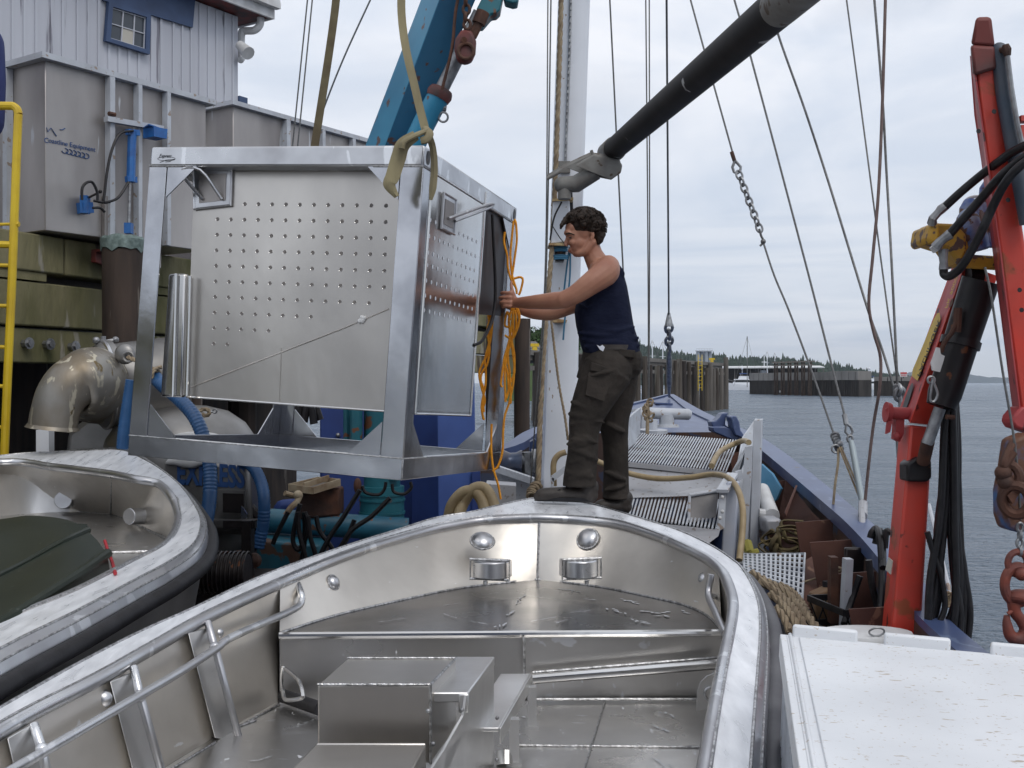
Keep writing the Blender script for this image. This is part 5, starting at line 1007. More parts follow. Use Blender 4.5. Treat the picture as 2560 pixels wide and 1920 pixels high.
# ---- orange rope on the far post
t = thing('orange_rope', 'bundle of orange rope hanging from the far cage post', 'rope', W(1255, 1060, 6.6))
def orp(pts, d=6.5, r=.0078): m = MB(); m.tube(spl([W(x, y, d+(o[0] if o else 0)) for x, y, *o in pts], 7), r, 6); m.build('strand', ORG, t, smooth=60)
for q in ([(1286, 548), (1290, 560), (1292, 600), (1286, 650), (1280, 690), (1278, 700)],
          [(1284, 552), (1280, 590), (1276, 640), (1281, 690), (1290, 720), (1291, 728)],
          [(1262, 580), (1260, 605), (1268, 640), (1270, 670), (1278, 700), (1290, 720), (1292, 735)],
          [(1283, 697), (1300, 693), (1307, 700), (1302, 725), (1297, 738)],
          [(1280, 770), (1272, 800), (1275, 840), (1268, 870), (1262, 905), (1268, 930), (1272, 975)],
          [(1284, 770), (1280, 810), (1276, 845), (1282, 880), (1286, 930), (1275, 960), (1268, 990), (1262, 1000)],
          [(1290, 768), (1298, 800), (1290, 830), (1276, 850), (1262, 890), (1256, 930), (1252, 960), (1256, 968)],
          [(1294, 770), (1299, 795), (1286, 840), (1272, 855), (1270, 900), (1274, 930), (1277, 1000), (1274, 1008)],
          [(1288, 775), (1290, 820), (1280, 850), (1286, 890), (1284, 950), (1278, 985), (1272, 1010), (1262, 1040), (1258, 1080), (1256, 1130), (1245, 1165), (1232, 1178)],
          [(1276, 800), (1268, 780), (1262, 812), (1272, 818)], [(1280, 850), (1268, 842), (1262, 838)],
          [(1282, 780), (1282, 840), (1270, 880), (1262, 930), (1264, 1005)],
          [(1229, 1060), (1228, 1120), (1232, 1165), (1237, 1185), (1246, 1215), (1252, 1248)]): orp(q)
for q in ([(1228, 732), (1222, 745), (1228, 770), (1224, 800), (1218, 830), (1224, 870), (1218, 910), (1206, 930), (1202, 950), (1210, 975), (1206, 1000), (1204, 1020), (1208, 1048)],
          [(1230, 735), (1226, 760), (1221, 790), (1228, 830), (1222, 860), (1212, 900), (1214, 920), (1214, 960), (1207, 1000), (1210, 1030)],
          [(1224, 735), (1218, 760), (1224, 820), (1220, 880), (1206, 910), (1198, 935), (1204, 970), (1212, 1000), (1206, 1030), (1210, 1050)], [(1226, 740), (1231, 800), (1226, 850), (1216, 890)]): orp(q, 6.62)
# ================================================================ man
D0 = 6.35
man = thing('person', 'man in navy tank top and dark work trousers leaning to grip the cage', 'person', W(1470, 1255, 6.35))
def P_(x, y, o=0): return W(x, y, D0+o)
m = MB()
# head
m.ell(P_(1462, 573), (.092, .072, .098)); m.ell(P_(1437, 570), (.058, .058, .045)); m.ell(P_(1450, 606, -.03), (.045, .03, .04)); m.ell(P_(1450, 606, .03), (.045, .03, .04)); m.ell(P_(1440, 590), (.058, .058, .070)); m.ell(P_(1444, 616), (.046, .050, .045)); m.ell(P_(1442, 634), (.026, .03, .021))
for o in (-.045, .045): m.chain([P_(1446, 634, o*.5), P_(1464, 628, o), P_(1480, 606, o*1.2)], [.022, .026, .026])
m.ell(P_(1420, 582), (.026, .05, .02)); m.chain([P_(1420, 588), P_(1416, 602), P_(1414, 611)], [.010, .011, .0125]); m.ell(P_(1416, 613, -.012), .009); m.ell(P_(1416, 613, .012), .009)
m.ell(P_(1424, 625), (.014, .024, .006)); m.ell(P_(1428, 631), (.014, .022, .007)); 
for o in (-.035, .035): m.ell(P_(1432, 606, o), (.024, .02, .022)); m.ell(P_(1423, 585, o), (.014, .02, .009))
for o in (-.077, .077):
    m.ell(P_(1481, 584, o), (.013, .010, .030), Matrix.Rotation(-.25, 3, 'Y')); m.ell(P_(1478, 596, o), (.009, .008, .014))
m.chain([P_(1472, 608), P_(1482, 635), P_(1496, 662)], [.060, .058, .068])
# upper trunk under the shirt
m.ell(P_(1505, 700), (.10, .15, .10)); m.chain([P_(1500, 672, -.10), P_(1500, 672, .10)], [.06, .06])
# near arm
m.chain([P_(1520, 668, -.13), P_(1513, 682, -.19), P_(1478, 708, -.23), P_(1440, 735, -.22), P_(1410, 749, -.20)], [.070, .079, .067, .056, .050])
m.chain([P_(1412, 749, -.20), P_(1385, 752, -.15), P_(1340, 755, -.06), P_(1300, 757, .04), P_(1290, 757, .06)], [.050, .051, .043, .033, .030])
m.ell(P_(1414, 762, -.2), (.026, .03, .022))
# far arm
m.chain([P_(1505, 680, .15), P_(1490, 705, .20), P_(1450, 752, .21), P_(1405, 775, .19)], [.072, .068, .055, .046])
m.chain([P_(1405, 775, .19), P_(1375, 783, .20), P_(1330, 780, .22), P_(1290, 768, .25), P_(1262, 758, .28)], [.046, .046, .042, .031, .028])
# near hand: fist round post edge
hd = .07
m.ell(P_(1279, 751, hd), (.034, .020, .041)); 
for k, (y, l_) in enumerate(((731, 16), (743, 20), (755, 19), (765, 14))):
    m.chain([P_(1276, y+1, hd-.022), P_(1275-l_, y, hd-.012), P_(1272-l_-3, y+2, hd+.014), P_(1268-l_*.5, y+4, hd+.034)], [.0105, .0100, .0090, .0080], 8)
m.chain([P_(1286, 746, hd-.012), P_(1281, 728, hd-.012), P_(1278, 712, hd-.002), P_(1279, 704, hd+.006)], [.016, .0125, .0105, .0085], 8)
# far hand gripping rope on the other side of the post
h2 = .30
m.ell(P_(1243, 755, h2), (.034, .020, .040))
for k, (y, l_) in enumerate(((741, 10), (750, 14), (760, 13), (769, 9))): m.chain([P_(1240, y, h2-.02), P_(1236-l_, y, h2-.028), P_(1230-l_, y+2, h2-.004), P_(1234-l_*.4, y+3, h2+.02)], [.0100, .0096, .0086, .0078], 8)
m.chain([P_(1246, 745, h2), P_(1238, 733, h2-.01), P_(1228, 729, h2-.015)], [.014, .011, .009], 8)
body = m.build('body', SKIN, man); remesh(body, .0058, 4, .5)
# eye, brow, lips
m = MB()
for o in (-.052, .052): m.ell(P_(1425, 594, o), (.011, .010, .0035))
m.build('eye', EYE, man)
m = MB(); m.ell(P_(1423, 628, -.012), (.010, .018, .0025)); m.build('lips', LIPS, man)
m = MB(); m.chain([P_(1415, 585, -.036), P_(1423, 583, -.054), P_(1436, 587, -.062)], [.004, .0055, .003], 6); m.chain([P_(1415, 585, .036), P_(1423, 583, .054), P_(1436, 587, .062)], [.004, .0055, .003], 6); m.build('eyebrow', HAIR, man)
# hair
m = MB(); hc = P_(1462, 567)
m.ell(P_(1463, 562), (.104, .084, .085)); m.ell(P_(1492, 580), (.045, .070, .065))
for k in range(210):
    a = random.uniform(0, 6.283); e = random.uniform(-.35, 1.5); v = Vector((math.cos(a)*math.cos(e), math.sin(a)*math.cos(e), math.sin(e)))
    if v.x < -.35 and v.z < .25: continue
    if v.z < 0 and v.x < .25: continue
    c = hc+Vector((v.x*.112, v.y*.085, v.z*.098)); m.ell(c, random.uniform(.010, .024), nu=8, nv=6)
for x, y, r in ((1404, 563, .014), (1409, 556, .017), (1414, 548, .018), (1424, 538, .02), (1402, 570, .009), (1500, 600, .022), (1503, 592, .022), (1497, 606, .016), (1508, 586, .018), (1452, 580, .012), (1458, 586, .010)):
    for o in (-.04, 0, .04): m.ell(P_(x, y, o+random.uniform(-.01, .01)), r, nu=8, nv=6)
hr = m.build('hair', HAIR, man); remesh(hr, .0062, 1, .3)
m = MB()
for k in range(560):
    a = random.uniform(0, 6.283); e = random.uniform(-.3, 1.5); v = Vector((math.cos(a)*math.cos(e), math.sin(a)*math.cos(e), math.sin(e)))
    if v.x < -.3 and v.z < .3: continue
    if v.z < .0 and v.x < .35: continue
    c = hc+Vector((v.x*.122, v.y*.092, v.z*.106)); t_ = Vector((random.gauss(0, 1), random.gauss(0, 1), random.gauss(0, 1))).cross(v).normalized(); s_ = random.uniform(.012, .024)
    m.tube([c-t_*s_, c+v*s_*.6, c+t_*s_*.9+v*s_*.5, c+t_*s_*1.3-v*.004], [.0026, .0026, .0022, .001], 4)
m.build('curls', HAIR, man)
# tank top
m = MB(); rings = []
prof = [(655, 1492, 1528, .075), (668, 1478, 1548, .105), (690, 1462, 1560, .135), (715, 1452, 1567, .150), (745, 1443, 1572, .158), (780, 1436, 1578, .158), (815, 1440, 1584, .152), (840, 1446, 1592, .155), (862, 1452, 1598, .165), (884, 1458, 1600, .170)]
for y, xa, xb, w_ in prof:
    c = P_((xa+xb)/2, y); r = (xb-xa)/2/F*D0; rings.append([c+Vector((math.copysign(abs(math.cos(a))**.8, math.cos(a))*r, math.copysign(abs(math.sin(a))**.85, math.sin(a))*w_, .004*math.sin(5*a+y))) for a in [6.283*k/40 for k in range(40)]])
m.loft(rings); m.ell(P_(1455, 800), (.03, .09, .09)); 
for sg in (-1, 1): m.chain([P_(1492, 664, sg*.07), P_(1512, 652, sg*.085), P_(1535, 662, sg*.085), P_(1550, 685, sg*.08)], [.022, .022, .024, .03])
for y, x0, x1, b in ((832, 1440, 1590, .010), (848, 1450, 1600, .012), (866, 1455, 1604, .010), (820, 1470, 1592, .008), (760, 1440, 1500, .006)):
    c0 = P_(x0+6, y, -.10); m.chain([c0, P_((x0+x1)/2, y+7, -.158), P_(x1-6, y-3, -.10)], [b, b*1.2, b])
tt_ = m.build('tank_top', NAVY, man); remesh(tt_, .0075, 4, .5)
m = MB()
for x, y in ((1560, 701), (1562, 708), (1564, 714)): m.ell(P_(x+1, y, -.052), (.008, .012, .007), nu=8, nv=6)
m.build('back_print', WTRIM, man)
# trousers
m = MB(); rings = []
for y, xa, xb, w_ in ((868, 1458, 1597, .168), (890, 1455, 1602, .176), (915, 1448, 1604, .180), (945, 1440, 1590, .172)):
    c = P_((xa+xb)/2, y); r = (xb-xa)/2/F*D0; rings.append([c+Vector((math.cos(a)*r, math.sin(a)*w_, 0)) for a in [6.283*k/36 for k in range(36)]])
m.loft(rings)
m.ell(P_(1520, 925, -.085), .145); m.tube(spl([P_(1520, 925, -.085), P_(1494, 975, -.09), P_(1468, 1035, -.08), P_(1460, 1085, -.07), P_(1456, 1140, -.06), P_(1450, 1190, -.05), P_(1449, 1216, -.05)], 5), interp([.150, .130, .104, .088, .090, .096, .100], 5), 20)
m.ell(P_(1538, 925, .085), .14); m.tube(spl([P_(1538, 925, .085), P_(1538, 985, .10), P_(1534, 1045, .14), P_(1538, 1100, .18), P_(1540, 1160, .20), P_(1540, 1225, .22), P_(1540, 1248, .22)], 5), interp([.145, .122, .095, .078, .076, .080, .084], 5), 20)
m.ell(P_(1578, 905), (.07, .15, .10))
for a, b, r in (((1430, 1005, -.15), (1490, 1030, -.16), .012), ((1425, 1035, -.12), (1480, 1045, -.17), .014), ((1428, 1060, -.13), (1490, 1048, -.15), .012), ((1420, 1110, -.12), (1475, 1095, -.15), .012), ((1418, 1180, -.11), (1480, 1192, -.13), .014), ((1425, 1198, -.12), (1475, 1180, -.135), .012), ((1450, 1130, -.15), (1492, 1150, -.1), .012), ((1470, 940, -.21), (1540, 925, -.22), .010), ((1518, 1060, .05), (1560, 1080, .08), .012), ((1515, 1180, .13), (1562, 1200, .14), .013), ((1515, 1225, .15), (1562, 1212, .15), .013)):
    A_, B_ = P_(*a), P_(*b); m.chain([A_, A_.lerp(B_, .5)+Vector((0, -.02, 0)), B_], [r, r*1.3, r])
for k in range(16):
    y = random.uniform(960, 1200); xc = 1500-(y-960)*.25 if y < 1100 else 1455; s_ = random.uniform(-14, 14); o = -.17+max(0, y-1100)*.0004; w2 = random.uniform(18, 34)
    A_, B_ = P_(xc-w2, y-s_, o+.03), P_(xc+w2, y+s_, o+.03); m.chain([A_, A_.lerp(B_, .5)+Vector((0, -.022, 0)), B_], [.006, .013, .006])
tr = m.build('trousers', PANTS, man); remesh(tr, .0078, 2, .5)
m = MB(); 
def patch(pts, o, th=.010): m.prism([P_(x, y, o) for x, y in pts], (0, .03, 0))
patch([(1549, 872), (1589, 876), (1586, 896), (1547, 890)], -.175); patch([(1478, 905), (1530, 922), (1527, 940), (1476, 926)], -.232); patch([(1472, 930), (1527, 945), (1512, 1005), (1462, 988)], -.222)
m.build('pocket_flap', PANTS, man, bevel=.005)
m = MB(); m.prism([P_(1492, 862, -.17), P_(1500, 866, -.172), P_(1506, 862, -.172), P_(1512, 868, -.172), P_(1508, 879, -.172), P_(1500, 874, -.17)], (0, .006, 0)); m.build('paper', PAPER, man)
m = MB(); rings = []
for y in (864, 876):
    c = P_(1527+ (y-864)*.1, y); rings.append([c+Vector((math.cos(a)*.168, math.sin(a)*.176, 0)) for a in [6.283*k/36 for k in range(36)]])
m.loft(rings); m.build('belt', LEATH, man)
# boots
def boot(hx, tx, y, o, s_=1):
    m = MB(); m.chain([P_(hx-12, y-34, o), P_(hx-16, y-16, o)], [.056*s_, .050*s_]); m.chain([P_(hx-10, y-14, o), P_((hx+tx)/2, y-16, o-.01), P_(tx+22, y-15, o-.02), P_(tx+8, y-11, o-.02)], [.046*s_, .045*s_, .040*s_, .026*s_], 16); b = m.build('boot', LEATH, man); remesh(b, .007, 2)
    m = MB(); q = []
    for k in range(24):
        a = 6.283*k/24; q.append(P_((hx+tx)/2+(hx-tx)/2*math.cos(a)*1.0, y, o-.01)+Vector((0, .046*math.sin(a), 0)))
    m.prism([Vector((p.x, p.y, q[0].z)) for p in q], (0, 0, .022)); m.build('sole', BLACK, man); m = MB()
    for k in range(4): c = P_(tx+(hx-tx)*(.42+.09*k), y-27-k*4, o-.045); m.tube([c+Vector((-.012, 0, -.004)), c+Vector((.0, -.004, .004)), c+Vector((.014, .03, .008))], .0035, 5)
    m.build('laces', BLACK, man)
boot(1486, 1336, 1252, -.03); boot(1572, 1480, 1280, .22)
# ---- partial person at far left on the wharf
D0 = 8.6; P0_ = P_; P_ = lambda x, y, o=0: P0_(x-16, y, o)
pr = thing('person', 'second person in blue work shirt standing on the wharf at the left edge', 'person', W(-32, 562, 8.6))
m = MB(); m.ell(P_(-18, 20), (.085, .085, .115)); m.chain([P_(-20, 50), P_(-24, 85)], [.06, .07]); m.chain([P_(4, 22), P_(8, 26)], [.012, .014]); m.ell(P_(-4, 36), (.05, .06, .05)); m.chain([P_(-20, 250, -.2), P_(-5, 300, -.25)], [.04, .035])
for k in range(4): m.chain([P_(-4, 300+k*6, -.25), P_(6, 312+k*6, -.27), P_(4, 322+k*5, -.28)], [.011, .010, .008])
m.chain([P_(-8, 298, -.27), P_(0, 290, -.3)], [.012, .009]); b = m.build('body', SKINF, pr); remesh(b, .012, 3)
m = MB(); m.ell(P_(-26, 8), (.10, .09, .11)); b = m.build('hair', HAIR, pr); remesh(b, .014, 1)
m = MB(); m.chain([P_(-30, 110), P_(-30, 200), P_(-30, 300)], [.17, .18, .17], 18); m.chain([P_(-22, 115, -.15), P_(-10, 180, -.2), P_(-18, 245, -.2)], [.08, .07, .05]); m.chain([P_(-22, 115, .2), P_(-30, 180, .24), P_(-30, 245, .2)], [.08, .07, .05]); b = m.build('shirt', M('blue_work_shirt', (.02, .03, .12), .8, 0, (.03, .045, .16), 5, bump=.3), pr); remesh(b, .014, 3)
m = MB()
for o in (-.1, .1): m.chain([P_(-30, 310, o), P_(-32, 430, o), P_(-32, 545, o)], [.11, .08, .07], 14)
b = m.build('trousers', PANTS, pr); remesh(b, .016, 3)
for o in (-.1, .1): m = MB(); m.chain([P_(-36, 549, o), P_(-6, 552, o)], [.05, .04]); m.build('boot', LEATH, pr)
# ================================================================ blue crane behind the cage
t = thing('blue_crane', 'bright blue crane boom with rusty hydraulic cylinder rising behind the cage', 'crane', W(950, 1330, 8.3))
def Wp(l, d): return [W(x, y, d) for x, y in l]
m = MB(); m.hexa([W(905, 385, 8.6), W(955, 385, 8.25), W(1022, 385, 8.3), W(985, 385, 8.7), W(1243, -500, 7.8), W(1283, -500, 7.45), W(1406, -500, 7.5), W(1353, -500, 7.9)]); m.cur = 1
m.prism([W(955, 385, 8.235), W(1019, 385, 8.28), W(1403, -500, 7.482), W(1284, -500, 7.435)], (0, .012, 0)); m.build('boom_box', [CRBL, CRDK], t, bevel=.02)  # darker overlay puts the boom's shaded side into the colour
m = MB(); m.prism([W(1083, 25, 8.0), W(1092, -20, 8.0), W(1110, -20, 8.0), W(1088, 25, 8.0)], (0, -.03, 0)); m.build('stiffener_plate', CRBL, t)
m = MB(); m.tube([W(1018, 400, 8.1), W(1060, 310, 8.05), W(1097, 240, 8.0)], .085, 20); m.build('cylinder_barrel', CRBL, t)
m = MB(); m.tube([W(1093, 248, 8.0), W(1099, 236, 8.0), W(1103, 227, 8.0)], [.088, .098, .09], 20); m.torus(W(1103, 227, 8.0), (.4, 0, .9), .07, .018); m.build('cylinder_collar', REDD, t)
m = MB(); m.tube([W(1100, 232, 8.0), W(1160, 112, 7.95), W(1200, 32, 7.9)], .052, 18); m.build('cylinder_rod', STEEL, t)
m = MB(); m.prism(Wp([(1186, 60), (1192, 20), (1218, -30), (1260, -30), (1250, 24), (1240, 34), (1228, 35), (1205, 62)], 7.9), (0, .16, 0)); m.prism(Wp([(1255, -30), (1300, -30), (1294, 6), (1282, 8), (1262, 2)], 7.9), (0, .14, 0)); m.build('rod_end_bracket', TEAL, t, bevel=.01)
m = MB(); m.tube([W(1103, 270, 8.0), W(1116, 272, 8.0)], .022, 8); m.torus(W(1108, 293, 8.0), (0, 1, .3), .035, .008); m.build('shackle', STEEL, t)
m = MB(); m.tube(spl([W(1330, -500, 7.3), W(1160, -60, 7.75), W(1130, 120, 7.8), W(1105, 225, 7.85)], 5), .012, 6); m.build('pipe', RUSTW, t)
m = MB(); pts = [W(x, y, 7.75) for x, y in ((1152, 75), (1166, 70), (1180, 78), (1190, 100), (1188, 128), (1178, 150), (1160, 156), (1142, 148), (1135, 120), (1138, 95))]; m.prism(pts, (0, .10, 0)); hb_ = thing('hook_block', 'rust red sheave block hanging on chain before the blue crane', 'hook block', W(1160, 160, 7.75)); m.build('cheek_plate', REDD, hb_, bevel=.02)
m = MB(); m.torus(W(1165, 128, 7.74), (0, 1, 0), .055, .014); m.cyl(W(1160, 100, 7.72), W(1160, 100, 7.9), .022, 12); m.build('sheave', RUSTW, hb_)
for k, (x, y) in enumerate(((1170, -152), (1168, -130), (1170, -108), (1167, -86), (1169, -64), (1167, -42), (1166, -20), (1164, 2), (1166, 24), (1163, 44), (1168, 62))): m = MB(); m.torus(W(x, y, 7.76), (k % 2, 1-(k % 2)*.8, 0), .034, .012, 16, 7, sx=.7); m.build('chain_link', RUSTW, hb_)
m = MB(); m.tube([W(1196, 60, 7.85), W(1208, 30, 7.85)], .05, 12); m.tube([W(1180, 92, 7.85), W(1206, 40, 7.85)], .035, 10); m.build('swivel_eye', RUSTW, hb_)
# column
m = MB(); m.tube([W(955, 1012, 8.3), W(955, 1290, 8.3)], .14, 24); m.tube([W(955, 1215, 8.3), W(955, 1440, 8.3)], .17, 26)
for y in (1232, 1246, 1278): m.tube([W(955, y, 8.3), W(955, y+5, 8.3)], .178, 26)
m.build('column', TEAL, t); m = MB(); m.tube([W(890, 980, 8.2), W(890, 1140, 8.2)], .05, 12); m.tube([W(985, 980, 8.2), W(985, 1200, 8.2)], .045, 12); m.tube([W(868, 980, 8.3), W(868, 1120, 8.3)], .03, 10); m.build('side_pipe', TEAL, t)
m = MB(); m.tube([W(655, 1300, 8.0), W(1020, 1325, 8.1)], .09, 20); m.build('cross_tube', M('light_teal_paint', (.025, .15, .23), .45, 0, (.02, .10, .16), 5, spots=((.15, .07, .04), 9, .66, (1, 1, 1))), t)
m = MB(); a = W(640, 1440, 7.7); m.obox(W(640, 1350, 7.7), (W(800, 1362, 7.7)-W(640, 1350, 7.7)), (0, .4, 0), (0, 0, -.45)); m.build('base_box', M('base_teal_paint', (.02, .16, .24), .5, 0, (.03, .11, .15), 3, spots=((.12, .07, .05), 6, .62, (1, 1, 1))), t, bevel=.02)
m = MB(); m.prism(Wp([(893, 1290), (940, 1292), (938, 1340), (891, 1338)], 8.1), (0, .02, 0)); m.build('inspection_plate', TEAL, t)
# royal blue housings
t = thing('blue_housing', 'tall royal blue steel housing behind the lower cage rail', 'housing', W(1150, 1330, 8.6))
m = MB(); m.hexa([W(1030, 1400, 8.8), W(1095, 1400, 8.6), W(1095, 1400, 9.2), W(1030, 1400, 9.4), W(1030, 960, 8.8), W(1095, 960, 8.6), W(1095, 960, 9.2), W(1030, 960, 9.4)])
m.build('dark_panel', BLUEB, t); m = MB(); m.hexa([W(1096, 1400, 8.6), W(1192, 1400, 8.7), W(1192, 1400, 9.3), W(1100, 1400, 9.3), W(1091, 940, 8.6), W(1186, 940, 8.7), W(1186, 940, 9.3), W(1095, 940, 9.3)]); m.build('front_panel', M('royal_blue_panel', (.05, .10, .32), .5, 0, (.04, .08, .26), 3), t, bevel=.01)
m = MB(); m.prism(Wp([(1180, 1180), (1200, 1178), (1202, 1270), (1180, 1280)], 8.65), (0, .1, 0)); m.build('side_flange', BLUEB, t)
t = thing('blue_housing', 'dark blue steel box behind the teal pipes', 'housing', W(860, 1400, 9.2))
m = MB(); m.hexa([W(800, 1440, 9.2), W(1035, 1440, 9.2), W(1035, 1440, 9.8), W(800, 1440, 9.8), W(800, 1008, 9.2), W(1035, 1008, 9.2), W(1035, 1008, 9.8), W(800, 1008, 9.8)]); m.build('box', BLUEB, t, bevel=.02)
m = MB(); m.ell(W(845, 1088, 9.18), .02); m.ell(W(830, 1200, 9.18), .02); m.build('bolt', STEEL, t)
t = thing('blue_motor_cover', 'small dark blue domed cover beside the wooden tray', 'cover', W(700, 1300, 8.6))
m = MB(); m.hexa([W(660, 1330, 8.5), W(820, 1300, 8.5), W(820, 1300, 9.0), W(680, 1320, 9.0), W(690, 1250, 8.5), W(820, 1240, 8.5), W(820, 1240, 9), W(700, 1250, 9)]); m.build('cover', BLUEB, t, bevel=.05)
# tray with valves
t = thing('valve_tray', 'rusty cream tray with hose fittings beside the crane column', 'tray', W(780, 1230, 7.9))
CREAM = M('rusty_cream_paint', (.40, .33, .23), .7, 0, (.22, .15, .09), 9)
def rim(pts, d, h): 
    m = MB(); P = [W(x, y, dd) for x, y, dd in pts]
    for i in range(len(P)): m.beam(P[i]-Vector((0, 0, h/2)), P[(i+1) % len(P)]-Vector((0, 0, h/2)), .012, h)
    return m
m = rim([(722, 1210, 7.9), (782, 1218, 7.75), (850, 1197, 8.0), (795, 1192, 8.2)], 8, .05); m.beam(W(760, 1214, 7.83), W(822, 1194, 8.1), .012, .04); m.build('tray_rim', CREAM, t)
m = MB(); m.prism([W(722, 1222, 7.9), W(782, 1230, 7.75), W(850, 1209, 8.0), W(795, 1204, 8.2)], (0, 0, -.01)); m.build('tray_floor', DARKH, t)
m = MB(); m.prism([W(735, 1232, 7.9), W(850, 1220, 8.0), W(850, 1290, 8.0), W(745, 1300, 7.9)], (0, .2, 0)); m.build('valve_body', RUSTW, t, bevel=.02)
m = MB(); m.tube([W(712, 1233, 7.7), W(735, 1240, 7.75)], .02, 8); m.tube(spl([W(750, 1238, 7.7), W(742, 1255, 7.68), W(728, 1268, 7.66), W(716, 1285, 7.65)], 4), .022, 8); m.ell(W(745, 1238, 7.7), .035); m.build('fitting', CREAM, t)
for k, (pts, d) in enumerate((([(720, 1280), (705, 1310), (690, 1340), (682, 1360)], 7.6), ([(750, 1260), (740, 1300), (732, 1350), (745, 1375), (762, 1350), (770, 1310), (762, 1280)], 7.5), ([(760, 1280), (762, 1330), (758, 1380), (745, 1430)], 7.55), ([(790, 1290), (800, 1330), (830, 1370), (840, 1410)], 7.6), ([(900, 1225), (860, 1290), (820, 1350), (780, 1430)], 7.4), ([(975, 1245), (930, 1290), (880, 1325), (850, 1370), (800, 1440)], 7.45), ([(905, 1215), (915, 1232), (945, 1237), (960, 1225), (965, 1205)], 7.9), ([(980, 1210), (985, 1230), (1010, 1235), (1028, 1220), (1026, 1205)], 7.9), ([(886, 1300), (870, 1340), (850, 1380)], 7.5), ([(770, 1290), (775, 1340), (790, 1400), (770, 1430)], 7.5), ([(745, 1280), (748, 1330), (765, 1400)], 7.45))):
    m = MB(); m.tube(spl([W(x, y, d) for x, y in pts], 6), .017 if k not in (6, 7) else .012, 8)
    tag(m.build('hydraulic_hose', HOSE), 'black hydraulic hose %s beside the blue crane column' % ['dropping from the tray fitting', 'looping in a narrow U below the tray', 'hanging straight below the tray valves', 'bending right below the tray', 'running long and slanted, leftmost one', 'slanting just right of the longest slanted hose', 'curled thin under the cage rail', 'curled thin under the cage corner', 'lying short against the teal cross tube', 'sagging behind the narrow U loop', 'peeking out between the hanging hoses'][k], 'hose', 'tangled hoses beside the blue crane')
m = MB(); m.ell(W(894, 1215, 7.9), (.03, .03, .06)); tag(m.build('rusty_hook', RUSTW), 'small rusty shackle beneath the cage rail', 'shackle')
# dark engine blocks in the shade between skiffs
t = thing('deck_engine', 'dark oily engine with finned motor between the two skiffs', 'engine', W(600, 1500, 6.9))
m = MB(); m.hexa([Q(-2.1, 6.6, 1.7), Q(-1.5, 6.6, 1.7), Q(-1.5, 7.3, 1.7), Q(-2.1, 7.3, 1.7), Q(-2.1, 6.6, 1.25), Q(-1.5, 6.6, 1.25), Q(-1.5, 7.3, 1.25), Q(-2.1, 7.3, 1.25)]); m.build('block', GBLK, t, bevel=.03)
m = MB(); 
for k in range(12): m.torus(W(560, 1432, 6.2)+Vector((-.14+k*.025, 0, 0)), (1, 0, 0), .12, .006, 20, 5)
m.tube([W(500, 1432, 6.2), W(620, 1432, 6.2)], .11, 20); m.build('finned_motor', GBLK, t)
m = MB(); m.beam(W(620, 1300, 6.9), W(620, 1480, 6.9), .10, .06, (1, 0, 0)); m.beam(W(560, 1310, 6.9), W(640, 1310, 6.9), .05, .05); m.build('frame', GBLK, t)
m = MB(); 
for k in range(9): m.ell(W(600+k*20+random.uniform(-8, 8), 1440+random.uniform(-50, 20), 6.9), random.uniform(.03, .06), nu=8, nv=6)
m.build('fitting', RUSTW, t)
# ================================================================ steel pump with elbow
t = thing('fish_pump', 'weathered steel pump tank with large downturned elbow and painted lettering', 'pump', W(420, 1330, 7.6))
pd = 8.0
fc = W(258, 962, 8.0); fn = Vector((.80, .58, .06)).normalized()           # axis through the elbow flange
a1, b1 = frame(fn)
def ring(c, n, R_): 
    a, b = frame(n); return [c+(a*math.cos(6.283*k/32)+b*math.sin(6.283*k/32))*R_ for k in range(32)]
m = MB(); el_old = [(W(131, 1070, 7.2), .155, Vector((.05, .05, 1))), (W(137, 1040, 7.21), .148, Vector((.08, .06, 1))), (W(145, 1000, 7.22), .150, Vector((.15, .1, 1))), (W(162, 962, 7.26), .158, Vector((.45, .25, 1))), (W(182, 935, 7.33), .170, Vector((1, .6, .6))), (W(206, 932, 7.45), .205, Vector((1, .7, .2))), (W(230, 945, 7.57), .255, Vector((1, .72, .08))), (fc-fn*.03, .285, fn)]
m.tube(spl([W(131, 1070, 7.45), W(139, 1030, 7.45), W(156, 988, 7.47), W(186, 957, 7.52), W(218, 953, 7.62), fc-fn*.05], 5), interp([.160, .160, .170, .185, .235, .285], 5), 36); m.build('elbow', STAIN, t, smooth=60)
m = MB(); m.tube([W(132, 1063, 7.45), W(131, 1072, 7.45)], [.163, .178], 32); m.build('elbow_lip', STAIN, t)
m = MB(); m.tube([fc-fn*.045, fc-fn*.01], [.293, .318], 40); m.tube([fc+fn*.02, fc+fn*.06], .33, 40); m.build('flange', STAINC, t); m = MB(); m.torus(fc+fn*.005, fn, .322, .016, 44, 8); m.build('clamp_ring', ALUF, t)
m = MB(); c = fc+Vector((0, 0, .33)); m.tube([c-fn*.05+b1*.02, c+fn*.09], .014, 8); m.ell(c-fn*.05, .028); m.ell(c+fn*.09, .025); m.tube([fc+fn*.0+Vector((.0, -.0, .32)), fc+Vector((0, 0, .36))], .02, 8); m.build('clamp_bolt', STEEL, t)
m = MB(); m.tube([fc+fn*.06, fc+fn*.55], [.30, .34], 32); m.tube([fc+fn*.25+Vector((0, 0, .1)), fc+fn*.45+Vector((0, 0, .22))], .10, 16); m.build('inlet_cone', STAINC, t)
m = MB(); cc = W(420, 1180, 7.55); rings = []
for x, y, r in ((300, 1010, .20), (340, 1055, .44), (400, 1110, .60), (460, 1160, .66), (500, 1230, .62), (505, 1300, .5)):
    pass
